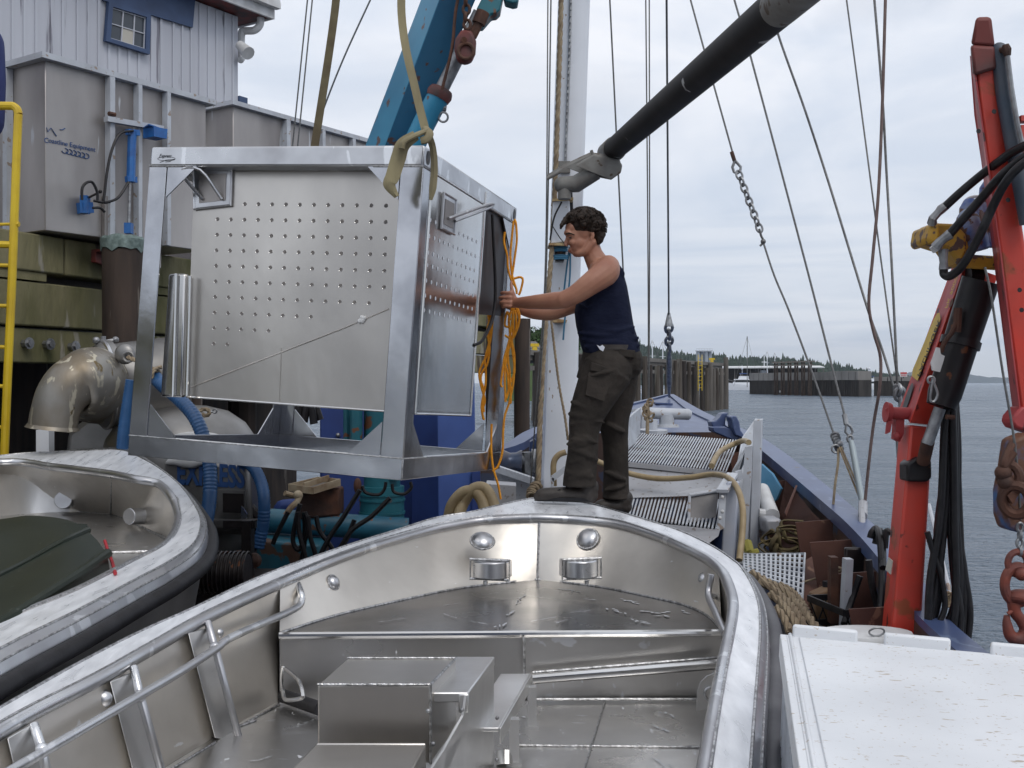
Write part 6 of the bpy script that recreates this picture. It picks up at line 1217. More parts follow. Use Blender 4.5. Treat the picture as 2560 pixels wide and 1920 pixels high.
# tank body: upright vessel with domed top, centre px 440
for z, r in ((.30, .02), (.29, .18), (.25, .34), (.16, .47), (.04, .55), (-.10, .58), (-.9, .58)): rings.append([W(455, 1110, 8.2)+Vector((r*math.cos(6.283*k/40), r*math.sin(6.283*k/40), z)) for k in range(40)])
m.loft(rings); m.build('tank_body', STAINC, t, smooth=60)
m = MB(); m.prism([W(165, 1080, 8.5), W(330, 960, 8.5), W(345, 1240, 8.5), W(150, 1240, 8.5)], (0, .3, 0)); m.build('tank_shoulder', STAINC, t, bevel=.05)
m = MB(); m.obox(W(90, 1075, 8.4), (.1, 0, 0), (0, .1, 0), (0, 0, -.9)); m.build('support_leg', WPAINT, t)
m = MB(); m.ell(W(492, 1098, 7.7), (.20, .03, .055)); m.build('white_patch', WTRIM, t)
m = MB(); m.ell(W(470, 1155, 7.6), (.16, .03, .04)); m.build('white_patch', WTRIM, t)
# curved plate carrying the EXPRESS lettering
bx0 = W(452, 1190, 7.55); m = MB(); m.prism([W(405, 1150, 7.62), W(622, 1160, 7.62), W(632, 1340, 7.62), W(395, 1330, 7.62)], (0, .25, 0)); m.build('front_plate', STAINC, t, bevel=.03)
text('lettering', 'EXPRESS', W(443, 1208, 7.612), (1, 0, -.06), (0, 0, 1), .23, BLUEL, t, .002, width=(W(612, 1212, 7.6)-W(443, 1212, 7.6)).x, bold=.035)
for tt2 in (t.children[-1],):
    for v in tt2.data.vertices: v.co.z += .007*math.sin(v.co.x*31)+.003*math.sin(v.co.x*70+v.co.z*50)
m = MB(); m.obox(W(545, 1225, 7.58), (.19, 0, -.005), (0, .04, 0), (0, 0, -.17)); m.build('control_box', STAINC, t); m = MB(); m.obox(W(557, 1233, 7.57), (.145, 0, -.004), (0, .02, 0), (0, 0, -.135)); m.build('dark_plate', GBLK, t)
m = MB(); m.obox(W(520, 1300, 7.5), (.32, 0, -.01), (0, .2, 0), (0, 0, -.05)); m.build('shelf', STAINC, t)
m = MB(); m.torus(W(570, 1320, 7.7), (0, 1, .1), .22, .035, 26, 8); m.build('round_port', GBLK, t)
m = MB(); m.prism([W(603, 1265, 7.5), W(618, 1285, 7.5), W(616, 1300, 7.5), W(602, 1298, 7.5)], (0, .02, 0)); m.build('bright_tag', ALUMIR, t)
m = MB(); m.ell(W(312, 885, 7.7), (.075, .04, .075)); m.torus(W(321, 892, 7.64), (0, 1, 0), .035, .01); m.build('lug', STAINC, t)
m = MB(); m.twist(spl([W(320, 893, 7.6), W(350, 905, 7.5), W(375, 920, 7.5), W(398, 930, 7.6)], 6), .016); m.twist(spl([W(378, 945, 7.5), W(385, 925, 7.5), W(402, 918, 7.6)], 6), .014); m.twist(spl([W(500, 1028, 7.7), W(512, 1022, 7.7), W(525, 1030, 7.7), W(515, 1040, 7.7), (W(505, 1035, 7.7))], 6), .016); tag(m.build('lashing_rope', ROPE), 'pale rope lashing over the steel pump', 'rope')
m = MB(); m.torus(W(537, 1028, 7.7), (0, 1, 0), .014, .006); m.tube([W(522, 1030, 7.7), W(534, 1030, 7.7)], .008, 6); tag(m.build('ring_bolt', STEEL), 'small steel ring bolt at the end of the pale rope', 'bolt')
def hose(pts, r, label, name='suction_hose', mat=BHOSE, grp='blue ribbed suction hoses', ribs=True, d=None):
    P = spl([W(*p) for p in pts], 14); m = MB(); L_ = 0; rs = []
    Q_ = [P[0]]; 
    for i in range(1, len(P)):
        n = max(1, int((P[i]-P[i-1]).length/.006))
        for k in range(1, n+1): Q_.append(P[i-1].lerp(P[i], k/n))
    for i, p in enumerate(Q_):
        if i: L_ += (p-Q_[i-1]).length
        rs.append(r*(1+(.055*math.sin(L_/.024*6.283) if ribs else 0)))
    m.tube(Q_, rs, 16); return tag(m.build(name, mat, smooth=60), label, 'hose', grp)
hose([(330, 950, 7.4), (322, 1000, 7.4), (314, 1050, 7.4), (308, 1100, 7.4), (304, 1160, 7.4)], .042, 'blue ribbed hose rising behind the left cage post')
hose([(385, 940, 7.6), (405, 962, 7.5), (450, 1000, 7.35), (488, 1045, 7.25), (512, 1105, 7.2), (524, 1165, 7.15), (525, 1230, 7.1), (518, 1290, 7.05), (505, 1340, 7.0)], .046, 'blue ribbed hose arching down across the painted lettering')
hose([(600, 1150, 7.6), (630, 1165, 7.5), (652, 1205, 7.45), (660, 1250, 7.4), (658, 1310, 7.4), (645, 1370, 7.4)], .042, 'blue ribbed hose curving down right of the lettering')
hose([(745, 1040, 8.3), (752, 1010, 8.3), (765, 1000, 8.3), (778, 1020, 8.3), (785, 1060, 8.3)], .03, 'small black hose loop beyond the lower cage rail', 'rubber_hose', HOSE, 'dark hoses behind the cage', False)
hose([(760, 1055, 8.3), (768, 1015, 8.3), (785, 1010, 8.35), (800, 1050, 8.35)], .03, 'second black hose loop beyond the lower cage rail', 'rubber_hose', HOSE, 'dark hoses behind the cage', False)
# tan hose coil
for k, (x, r) in enumerate(((1165, 62), (1190, 56))):
    pts = [(x-44, 1300, 7.6-k*.1), (x-34, 1262, 7.6), (x-8, 1232+k*-8, 7.6), (x+22, 1230-k*8, 7.6), (x+42, 1256, 7.55), (x+50, 1300, 7.5), (x+46, 1340, 7.5)]
    hose(pts, .042, ['tan hose loop behind the bow, left of two', 'tan hose loop behind the bow, right of two'][k], 'tan_hose', TAN, 'tan hoses coiled on deck', False)
m = MB(); m.obox(W(1215, 1210, 8.0), (W(1290, 1215, 8.0)-W(1215, 1210, 8)), (0, .3, 0), (0, 0, -.2)); tag(m.build('deck_box', GREYP), 'low grey box on deck behind the bow tip', 'box')
# ================================================================ aluminium sorting table
TN_ = 7.4
t = thing('sorting_table', 'weathered aluminium fish sorting table with two slatted grates', 'table', W(1700, 1500, TN_))
def grate(c00, c10, c01, c11, n, r, nm):       # near-left, near-right, far-left, far-right
    m = MB()
    for k in range(n+1):
        f = k/n; m.tube([c00.lerp(c10, f), c01.lerp(c11, f)], r, 8)
    o = m.build(nm, GREYW, t, smooth=60); return o
NL, NR, FL, FR = G(1540, 1152, .57), G(1816, 1182, .60), G(1600, 1085, .46), G(1845, 1103, .49)
NL, NR, FL, FR = W(1540, 1150, 7.6), W(1815, 1178, 7.4), W(1600, 1083, 8.8), W(1846, 1101, 8.6)
grate(NL, NR, FL, FR, 38, .0055, 'upper_grate')
m = MB()
for f in (.02, .38, .62, .98):
    a, b = NL.lerp(FL, f), NR.lerp(FR, f); m.beam(a-Vector((0, 0, .022)), b-Vector((0, 0, .022)), .03, .02)
m.build('grate_bearer', GREYP, t)
m = MB(); m.prism([NL+Vector((0, 0, .4)), FL+Vector((-.03, 0, .18)), FL-Vector((0, 0, .35)), NL-Vector((0, 0, .35))], (-.02, 0, 0)) if False else m.prism([W(1564, 1052, 7.7), W(1602, 1020, 8.8), W(1600, 1100, 8.8), W(1572, 1120, 7.7)], (-.02, 0, 0)); m.prism([W(1573, 1024, 8.82), W(1603, 1021, 8.82), W(1603, 1028, 8.82), W(1573, 1031, 8.82)], (0, .02, 0)); m.build('left_side_plate', GREYW, t)
m = MB(); m.prism([W(1540, 1152, 7.58), W(1816, 1180, 7.38), W(1816, 1192, 7.38), W(1540, 1164, 7.58)], (0, .03, 0)); m.prism([W(1540, 1164, 7.60), W(1818, 1190, 7.40), W(1806, 1222, 7.2), W(1776, 1238, 7.1), W(1560, 1245, 7.2), W(1540, 1240, 7.3)], (0, .02, 0)); m.build('front_apron', GREYP, t)
LNL, LNR, LFL, LFR = W(1545, 1290, 6.7), W(1790, 1322, 6.5), W(1560, 1240, 7.3), W(1806, 1250, 7.15)
grate(LNL, LNR, LFL, LFR, 27, .0065, 'lower_grate')
m = MB(); m.prism([W(1560, 1300, 6.66), W(1800, 1326, 6.46), W(1796, 1340, 6.45), W(1770, 1360, 6.44), W(1560, 1340, 6.64)], (0, .02, 0)); m.build('lower_front_plate', GREYP, t)
m = MB(); m.prism([W(1724, 1238, 6.75), W(1797, 1226, 6.75), W(1790, 1292, 6.7), W(1722, 1308, 6.7)], (0, .015, 0)); m.build('baffle_plate', M('dull_baffle', (.17, .165, .165), .5, .5, (.25, .24, .24), 6), t); m = MB(); m.tube([W(1724, 1238, 6.74), W(1797, 1226, 6.74)], .012, 8); m.tube([W(1724, 1238, 6.74), W(1722, 1308, 6.69)], .01, 8); m.build('baffle_rim', GREYW, t)
def panel(q, th_, nm, mat=GREYW): m = MB(); m.prism([W(*p) for p in q], th_); return m.build(nm, mat, t, bevel=.008)
panel([(1856, 1092, 8.6), (1888, 1046, 8.8), (1892, 1047, 8.8), (1884, 1330, 7.6), (1840, 1400, 7.4), (1842, 1160, 7.7)], (.012, 0, 0), 'right_side_plate')
m = MB(); m.hexa([W(1872, 1402, 7.2), W(1894, 1402, 7.2), W(1896, 1402, 7.4), W(1874, 1402, 7.4), W(1884, 1050, 7.2), W(1906, 1048, 7.2), W(1908, 1046, 7.4), W(1890, 1048, 7.4)]); m.build('tall_post', GREYW, t, bevel=.006)
m = MB(); m.hexa([W(1846, 1410, 7.0), W(1866, 1410, 7.0), W(1868, 1410, 7.2), W(1848, 1410, 7.2), W(1862, 1117, 7.0), W(1881, 1114, 7.0), W(1882, 1112, 7.2), W(1864, 1115, 7.2)]); m.prism([W(1830, 1178, 6.98), W(1866, 1112, 8.2), W(1882, 1113, 8.2), W(1864, 1118, 7.0), W(1838, 1200, 6.98)], (0, 0, -.01)); m.build('mid_post', GREYW, t, bevel=.006)
m = MB(); m.hexa([W(1800, 1420, 6.6), W(1833, 1420, 6.6), W(1836, 1420, 6.8), W(1803, 1420, 6.8), W(1816, 1204, 6.6), W(1848, 1204, 6.6), W(1850, 1202, 6.8), W(1818, 1202, 6.8)]); m.build('near_post', M('blue_tinted_post_paint', (.30, .36, .50), .5, 0, (.45, .47, .52), 3, (1, 1, .8)), t, bevel=.01)
m = MB(); m.prism([W(1800, 1228, 6.55), W(1816, 1226, 6.55), W(1812, 1320, 6.5), W(1792, 1330, 6.5)], (0, .015, 0)); m.beam(W(1806, 1228, 6.5), W(1832, 1185, 6.9), .07, .02); m.beam(W(1840, 1190, 6.9), W(1856, 1186, 6.9), .03, .06); m.build('hinge_bracket', GREYW, t)
m = MB(); 
for x, y in ((1806, 1243), (1806, 1279), (1800, 1295)): m.ell(W(x, y, 6.48), .012, nu=8, nv=6)
m.build('bolt', WTRIM, t)
# stand right of the table
t2 = thing('chute_support', 'pale grey pipe and box support beside the sorting table', 'support', W(1930, 1400, 7.2))
m = MB(); m.tube([W(1905, 1225, 7.6), W(1930, 1290, 7.2)], .052, 16); m.tube([W(1897, 1282, 7.2), W(1912, 1284, 7.2)], .03, 10); m.build('pipe', WTRIM, t2)
m = MB(); m.prism([W(1912, 1298, 7.0), W(1954, 1296, 7.0), W(1956, 1312, 7.0), W(1950, 1335, 7.0), W(1918, 1338, 7.0)], (0, .2, 0)); m.build('end_box', GREYP, t2, bevel=.02)
m = MB(); m.obox(W(1893, 1293, 7.25), (.06, 0, 0), (0, .1, 0), (0, 0, -.5)); m.hexa([W(1895, 1440, 7.3), W(1915, 1440, 7.3), W(1915, 1440, 7.5), W(1895, 1440, 7.5), W(1893, 1165, 7.8), W(1912, 1200, 7.8), W(1912, 1200, 8), W(1893, 1165, 8)]); m.build('upright', GREYW, t2)
# tan hoses on the table
hose([(1490, 1152, 7.3), (1560, 1180, 7.25), (1640, 1196, 7.2), (1720, 1194, 7.1), (1780, 1186, 7.0), (1820, 1195, 6.75), (1845, 1225, 6.5), (1857, 1275, 6.3), (1855, 1340, 6.2), (1848, 1400, 6.1)], .019, 'long tan hose draped across the table front and down its post', 'tan_hose', TAN, 'tan hoses on the sorting table', False)
hose([(1779, 1165, 7.3), (1790, 1142, 7.5), (1804, 1126, 7.8), (1830, 1112, 8.0), (1858, 1102, 7.9), (1872, 1106, 7.6)], .020, 'short tan hose lying over the upper grate', 'tan_hose', TAN, 'tan hoses on the sorting table', False)
hose([(1355+30, 1215, 8.0), (1384, 1160, 8.0), (1396, 1138, 8.0), (1415, 1130, 8.0)], .022, 'tan hose loop between the mast and the man', 'tan_hose', TAN, 'tan hoses on the sorting table', False)
m = MB(); m.prism([W(1378, 1190, 7.9), W(1412, 1165, 7.9), W(1414, 1180, 7.9), W(1382, 1205, 7.9)], (0, .02, 0)); m.obox(W(1378, 1195, 7.9), (.02, 0, 0), (0, .1, 0), (0, 0, -.2)); tag(m.build('deck_bracket', GREYW), 'small pale bracket beside the mast foot', 'bracket')
# ================================================================ deck clutter at the right
t = thing('steel_plates', 'stack of leaning rust brown steel door plates on the starboard deck', 'steel plates', W(2080, 1500, 6.4))
def pl(q, nm='plate'): m = MB(); m.prism([W(x, y, d-.35) for x, y, d in q], (0, .02, -.01)); return m.build(nm, RUSTP, t)
pl([(1965, 1200, 7.6), (1990, 1230, 7.6), (2030, 1280, 7.2), (2095, 1340, 6.8), (2060, 1400, 6.6), (2000, 1420, 7.4), (1930, 1385, 7.5), (1950, 1300, 7.6)])
pl([(2014, 1400, 6.4), (2056, 1376, 6.5), (2120, 1410, 6.4), (2118, 1450, 6.3), (2060, 1512, 6.1), (2008, 1526, 6.1)], 'folded_plate')
pl([(2090, 1345, 6.7), (2118, 1400, 6.4), (2112, 1405, 6.4), (2070, 1372, 6.5)], 'rib')
pl([(1962, 1280, 7.0), (1990, 1212, 7.2), (1994, 1214, 7.2), (1966, 1290, 7.0)], 'rib')
m = MB(); m.prism([W(x, y, 7.7) for x, y in ((1902, 1160), (1930, 1185), (1952, 1222), (1940, 1250), (1925, 1262), (1900, 1270))], (.02, .02, 0)); tag(m.build('cyan_plate', CYANP), 'flaking cyan plate wedged behind the table post', 'plate')
# perforated tray
def perf(A, B, C_, D, nx, ny, name, label):
    t = thing(name, label, 'tray', (A+B+C_+D)/4-Vector((0, 0, .2))); m = MB(); n = (B-A).cross(D-A).normalized()
    pt = lambda u, v: A.lerp(B, u).lerp(D.lerp(C_, u), v); pn = lambda u, v: pt(u, v)
    # lattice of crossing bars leaves real openings
    for i in range(nx+1):
        u = i/nx; m.beam(pt(u, 0), pt(u, 1), .012, .006, n)
    for j in range(ny+1):
        v = j/ny; m.beam(pt(0, v)+n*.002, pt(1, v)+n*.002, .012, .010, n)
    m.build('perforated_panel', GREYW, t, smooth=0); m = MB(); m.tube([A, B, C_, D], .008, 6, closed=True); m.build('rim', GREYW, t); return t
perf(W(1858, 1385, 6.3), W(2012, 1384, 6.1), W(2006, 1500, 5.7), W(1862, 1440, 5.9), 13, 9, 'perforated_tray', 'white perforated plastic panel lying beside the skiff')
perf(W(1960, 1485, 5.6), W(2000, 1488, 5.6), W(1997, 1524, 5.5), W(1966, 1500, 5.5), 6, 5, 'perforated_tray', 'lower corner of a second white perforated panel under the rope')
for k, (pts, r) in enumerate((([(1880, 1432, 5.9), (1920, 1455, 5.7), (1960, 1475, 5.5), (1985, 1500, 5.4), (2010, 1530, 5.2), (2040, 1568, 5.0), (2060, 1600, 4.9)], .021), ([(1900, 1452, 5.6), (1940, 1478, 5.5), (1975, 1512, 5.3), (2000, 1545, 5.1), (2015, 1580, 5.0)], .021), ([(1925, 1485, 5.3), (1955, 1510, 5.2), (1985, 1550, 5.0), (2000, 1590, 4.9)], .020), ([(1940, 1520, 5.1), (1960, 1545, 5.0), (1975, 1580, 4.9)], .019), ([(1950, 1460, 5.7), (1985, 1480, 5.6), (2012, 1515, 5.4), (2030, 1550, 5.2)], .014))):
    m = MB(); m.twist(spl([W(*p) for p in pts], 8), r); tag(m.build('mooring_rope', ROPE), ['longest thick tan laid rope, topmost beside the skiff gunwale', 'second thick tan laid rope, just under the longest one', 'third thick tan rope, lower in the coil by the skiff', 'shortest thick tan rope, nearest the white tote corner', 'thinner tan rope crossing the perforated panel corner'][k], 'rope', 'thick mooring ropes beside the skiff')
t = thing('rope_pile', 'tangle of dark webbing and rope under the grey pipe support', 'rope', W(1960, 1400, 6.8))
WEB = M('dirty_olive_webbing', (.14, .11, .05), .9, 0, (.08, .06, .03), 14)
for k in range(9):
    c = W(1965+random.uniform(-28, 30), 1345+random.uniform(-22, 30), 6.7); a = random.uniform(0, 3); m = MB(); m.tube(spl([c+Vector((.11*math.cos(a+q)*(1+.3*math.sin(2*q)), .05*math.sin(q*2), .075*math.sin(a+q))) for q in [.0, 1, 2, 3, 4, 5, 6]], 5), .016, 8, sq=.4); m.build('loop', WEB, t)
m = MB(); m.tube(spl([W(1866, 1370, 6.4), W(1880, 1382, 6.3), W(1895, 1380, 6.3)], 5), .022, 8); m.tube([W(1868, 1358, 6.4), W(1875, 1385, 6.3)], .03, 8); m.build('loop', M('yellow_green_webbing', (.22, .20, .04), .9), t)
m = MB(); m.obox(W(2036, 1580, 5.4), (.16, -.03, .0), (.03, .14, 0), (0, 0, .16)); m.obox(W(2036, 1530, 5.5), (.15, .02, .06), (0, .12, 0), (0, 0, .08)); tag(m.build('wood_block', WOODB, bevel=.01), 'rough brown timber block beside the white tote', 'wood block')
m = MB(); m.obox(W(2078, 1560, 5.2), (.035, 0, 0), (0, .06, 0), (0, 0, .32)); tag(m.build('rusty_post', RUSTW), 'rusty upright post left of the turnbuckle', 'post')
m = MB(); m.obox(W(2105, 1600, 5.1), (.035, 0, 0), (0, .06, 0), (.02, 0, .38)); tag(m.build('pale_board', GREYW), 'narrow pale board standing left of the black crates', 'board')
def crate(c, sx, sy, sz, lab, rz=.2):
    t = thing('plastic_crate', lab, 'crate', c, 'black plastic crates beside the crane'); rm_ = Matrix.Rotation(rz, 3, 'Z')
    def p(x, y, z): return c+rm_@Vector((x*sx/2, y*sy/2, z*sz))
    m = MB()
    for z in (.02, .5, .97):
        for a, b in (((-1, -1), (1, -1)), ((1, -1), (1, 1)), ((1, 1), (-1, 1)), ((-1, 1), (-1, -1))): m.beam(p(*a, z), p(*b, z), .012, .03)
    for k in range(9):
        f = -1+k*.25
        for y in (-1, 1):
            m.beam(p(f, y, 0), p(min(1, f+.5), y, 1), .006, .006, (0, 1, 0)); m.beam(p(f, y, 1), p(min(1, f+.5), y, 0), .006, .006, (0, 1, 0))
    m.build('lattice', BLACK, t); m = MB(); m.obox(p(-1, -1, 0), rm_@Vector((sx, 0, 0)), rm_@Vector((0, sy, 0)), (0, 0, .01)); m.build('base', BLACK, t)
crate(W(2165, 1640, 5.2), .42, .36, .26, 'black latticed crate at the foot of the red crane'); crate(W(2180, 1545, 5.5), .34, .34, .16, 'black latticed crate topmost beside the red crane', .35)
m = MB(); m.obox(W(2120, 1460, 5.4), (.28, .02, -.0), (0, .25, 0), (0, 0, -.05)); m.obox(W(2114, 1370, 5.6), (.12, .0, 0), (0, .04, 0), (0, 0, -.28)); tag(m.build('steel_bracket', GBLK, bevel=.01), 'dark rusty steel bracket behind the turnbuckle', 'bracket')
m = MB(); m.obox(W(2140, 1480, 5.5), (.2, .1, .02), (0, .2, 0), (0, 0, -.04)); tag(m.build('grey_lid', GREYP, bevel=.01), 'grey flat lid on top of the crates', 'lid')
m = MB(); m.loft([[W(2165, 1588, 4.5)+Vector((q*.20*math.cos(6.283*k/24), q*.13*math.sin(6.283*k/24), z)) for k in range(24)] for q, z in ((1, -.1), (1, 0), (.95, .015))]); tag(m.build('bucket', WTRIM), 'round pale bucket just behind the white tote', 'bucket')
m = MB(); m.torus(W(2192, 1580, 4.4), (0, 1, .6), .022, .004, sx=1.4); tag(m.build('steel_ring', STEEL), 'small steel ring by the crane foot', 'ring')
m = MB(); m.tube(spl([W(2010, 1455, 5.9), W(2060, 1440, 5.9), W(2105, 1425, 5.8), W(2090, 1418, 5.8), W(2070, 1430, 5.8)], 5), .006, 6); m.tube(spl([W(2108, 1428, 5.8), W(2090, 1460, 5.7), W(2078, 1490, 5.6), (W(2085, 1515, 5.6)), W(2115, 1526, 5.5)], 5), .006, 6); tag(m.build('thin_line', ROPE), 'thin pale line looping over the rusty plates', 'line')
for k, pts in enumerate(([(2175, 1345, 5.2), (2180, 1330, 5.2), (2192, 1322, 5.2), (2200, 1350, 5.1), (2205, 1450, 5.0), (2200, 1550, 4.9)], [(2188, 1360, 5.2), (2196, 1328, 5.2), (2206, 1340, 5.2), (2208, 1420, 5.0)], [(2212, 1370, 5.1), (2216, 1330, 5.1), (2226, 1332, 5.1)], [(2172, 1400, 5.0), (2180, 1460, 5.0), (2196, 1530, 5.0), (2200, 1580, 4.9)], [(2150, 1440, 5.1), (2130, 1500, 5.1), (2110, 1560, 5.0)])):
    m = MB(); m.tube(spl([W(*p) for p in pts], 6), .016, 8); tag(m.build('rubber_hose', HOSE), 'black rubber hose %s left of the red crane column' % ['arching tall over the rail', 'arching inside the tall one', 'curling short against the paint', 'running down over the crates', 'slanting past the pale board'][k], 'hose', 'black hoses left of the red crane')
# ================================================================ white tote
t = thing('insulated_tote', 'big white scuffed plastic tote with tabbed lid at the lower right', 'tote', Q(1.3, 2.8, 1.9))
ux = Vector((.977, -.21, -.045)).normalized(); uy = Vector((.21, .977, 0)).normalized(); uz = ux.cross(uy).normalized(); T0 = G(1957, 1580, .755); Lx, Ly = 1.35, 2.0
def T(x, y, z=0): return T0+ux*x-uy*y+uz*z
m = MB(); m.obox(T(.01, Ly, -.05), ux*(Lx-.02), uy*(Ly-.01), uz*.045); m.obox(T(.045, Ly, -.006), ux*(Lx-.06), uy*(Ly-.045), uz*.006); m.build('lid', TOTE, t, bevel=.006)
m = MB(); m.obox(T(-.008, Ly, -.075), ux*.03, uy*(Ly-.0), uz*.068); m.tube([T(.022, 0, -.006), T(.022, Ly, -.006)], .007, 8); m.build('lid_rim', TOTE, t, bevel=.01)
for x0, x1 in ((.028, .215), (.29, .475), (.585, .77), (.9, 1.1)): m = MB(); m.obox(T(x0, .028, -.05), ux*(x1-x0), uy*.024, uz*.079); m.build('lid_tab', TOTE, t, bevel=.007)
m = MB(); m.obox(T(.0, .02, -.06), ux*Lx, uy*.02, uz*.052); m.build('lid_rim', TOTE, t, bevel=.006)
m = MB(); m.obox(T(.02, Ly, -1.1), ux*(Lx-.04), uy*(Ly-.03), uz*1.03); m.build('body', TOTE, t, bevel=.03)
m = MB(); 
for k in range(26): m.obox(T(.004, .1+k*.07, -1.0), ux*.012, uy*.03, uz*.86)
m.build('side_rib', GREYW, t)
# ================================================================ red crane at the right
t = thing('red_crane', 'red knuckle boom crane with faded paint and yellow sticker', 'crane', W(2250, 1750, 4.65))
m = MB(); m.hexa([W(2222, 1660, 4.6), W(2297, 1660, 4.6), W(2292, 1660, 4.86), W(2196, 1660, 4.80), W(2277, 1062, 4.6), W(2332, 1068, 4.6), W(2328, 1068, 4.86), W(2248, 1062, 4.80)])
m.build('column', RED, t, bevel=.012)
m = MB(); m.obox(W(2190, 1700, 4.6), (.24, 0, 0), (0, .24, 0), (0, 0, -.75)); m.build('column_foot', RED, t)
arm = [(W(2308, 925, 4.55), W(2409, 666, 4.42)), (W(2289, 925, 4.80), W(2388, 655, 4.68))]
fb_, ft = W(2276, 1058, 4.6), W(2412, 662, 4.42); bb, bt_ = W(2250, 1024, 4.82), W(2388, 652, 4.68)
fr_b, fr_t = W(2336, 1066, 4.6), W(2492, 690, 4.45); br_b, br_t = W(2330, 1060, 4.82), W(2494, 690, 4.7)
kink_l, kink_r = W(2372, 930, 4.6), W(2450, 800, 4.55)
m = MB(); m.prism([fb_, ft, bt_, bb], (.006, 0, 0)); m.build('arm_side_plate', REDF, t)
m = MB(); m.prism([fb_, fr_b, W(2398, 920, 4.56), W(2418, 858, 4.54), W(2462, 782, 4.5), fr_t, ft], (0, .012, 0)); m.prism([bb, br_b, W(2396, 925, 4.8), W(2416, 860, 4.78), W(2462, 782, 4.75), br_t, bt_], (0, .01, 0)); m.prism([br_b, fr_b, W(2398, 920, 4.56), W(2396, 925, 4.8)], (.006, 0, 0)); m.prism([W(2398, 920, 4.56), W(2396, 925, 4.8), W(2416, 860, 4.78), W(2418, 858, 4.54)], (.006, 0, 0)); m.prism([W(2416, 860, 4.78), W(2418, 858, 4.54), W(2462, 782, 4.5), W(2462, 782, 4.75)], (.006, 0, 0)); m.build('arm_web', RED, t)
# sticker and lettering on the arm's side plate
sn = (bt_-bb).normalized(); P0 = fb_; au = (ft-fb_).normalized(); av = (bb-fb_); av = (av-au*av.dot(au)).normalized(); an = au.cross(av).normalized()
if an.x > 0: an = -an
hp = lambda x, y, o=.002: hit(x, y, fb_+an*o, an)
m = MB(); q = [hp(2287, 946), hp(2294, 952), hp(2351, 798), hp(2349, 782), hp(2344, 783), hp(2334, 800), hp(2282, 925), hp(2280, 940)]; m.prism(q, an*.001); 
YS = M('yellow_sticker', (.62, .42, .04), .5, 0, (.5, .33, .05), 20); m.build('sticker', YS, t)
a, b = hp(2293, 938, .004), hp(2345, 800, .004); right = (b-a); up = av; 
text('sticker_lettering', 'PALFINGER', a, right, -an.cross(right).normalized() if (an.cross(right)).dot(Vector((1, 0, 0))) > 0 else an.cross(right), .062, PENB, t, .0004, slant=.25, width=right.length)
a, b = hp(2362, 770, .003), hp(2389, 690, .003); right = (b-a)
text('arm_lettering', 'PK 9000', a, right, -an.cross(right).normalized() if (an.cross(right)).dot(Vector((1, 0, 0))) > 0 else an.cross(right), .05, YS, t, .0004, slant=.25, width=right.length)
m = MB(); m.disc(hp(2378, 758, .003), an, .02, 16); m.build('plate_stain', RUSTW, t)
m = MB(); m.disc(hp(2268, 998, .003), an, .045, 20, sx=1.7, sy=.8, a=au); m.build('arm_slot', GBLK, t)
# black cylinder
m = MB(); m.tube([W(2352, 1016, 4.46), W(2362, 985, 4.46), W(2404, 850, 4.43), W(2452, 700, 4.38)], [.058, .068, .070, .074], 24); m.tube([W(2399, 866, 4.43), W(2404, 848, 4.43)], .080, 24); m.tube([W(2420, 690, 4.4), W(2452, 690, 4.4)], .04, 12); m.build('cylinder_barrel', GBLK, t)
m = MB(); m.tube([W(2350, 1020, 4.46), W(2318, 1110, 4.48)], .024, 16); m.build('cylinder_rod', STEEL, t); m = MB(); m.tube([W(2320, 1104, 4.48), W(2308, 1155, 4.55)], .027, 16); m.build('rod_end', RUSTW, t)
m = MB(); m.prism([W(x, y, 4.565) for x, y in ((2268, 1160), (2296, 1142), (2330, 1150), (2331, 1195), (2318, 1206), (2268, 1204))], (0, .10, 0)); m.build('rod_bracket', GBLK, t, bevel=.01)
m = MB(); m.tube(spl([W(2395, 780, 4.34), W(2392, 800, 4.33), W(2380, 830, 4.32), W(2362, 855, 4.33), W(2352, 880, 4.34)], 5), .010, 8); m.tube([W(2395, 770, 4.33), W(2392, 830, 4.33)], .017, 8); m.build('steel_pipe', RUSTW, t)
m = MB(); m.prism([W(x, y, 4.33) for x, y in ((2342, 868), (2350, 870), (2352, 885), (2362, 890), (2358, 905), (2350, 930), (2332, 926), (2328, 908))], (0, .01, 0)); m.build('white_bracket', WTRIM, t)
m = MB(); m.tube(spl([W(2330, 945, 4.3), W(2336, 960, 4.3), W(2344, 985, 4.3), W(2336, 1003, 4.3), W(2326, 1000, 4.3), W(2328, 975, 4.3), W(2332, 950, 4.3)], 5), .005, 6); m.torus(W(2328, 950, 4.31), (0, 1, 0), .014, .005); m.build('safety_clip', STEEL, t)
# pivot pin left
m = MB(); m.tube([W(2226, 1032, 4.66), W(2276, 1034, 4.66)], .026, 16); m.tube([W(2214, 1030, 4.66), W(2226, 1031, 4.66)], [.045, .040], 18); m.prism([W(x, y, 4.64) for x, y in ((2215, 1022), (2230, 1018), (2233, 1040), (2226, 1080), (2216, 1085), (2220, 1055))], (0, .02, 0)); m.build('pivot_pin', REDF, t)
m = MB(); m.prism([W(x, y, 4.66) for x, y in ((2240, 1040), (2262, 1036), (2260, 1085), (2250, 1105), (2238, 1098), (2240, 1075))], (0, .05, 0)); m.ell(W(2243, 1090, 4.66), .018); m.build('pivot_lug', REDF, t)
m = MB(); m.beam(W(2268, 1058, 4.585), W(2316, 1063, 4.585), .01, .006); m.build('bright_strip', WTRIM, t)
for x, y in ((2262, 1185), (2280, 1225)): m = MB(); m.ell(W(x, y, 4.62 if x > 2270 else 4.70), .012); m.build('bolt', REDD, t)
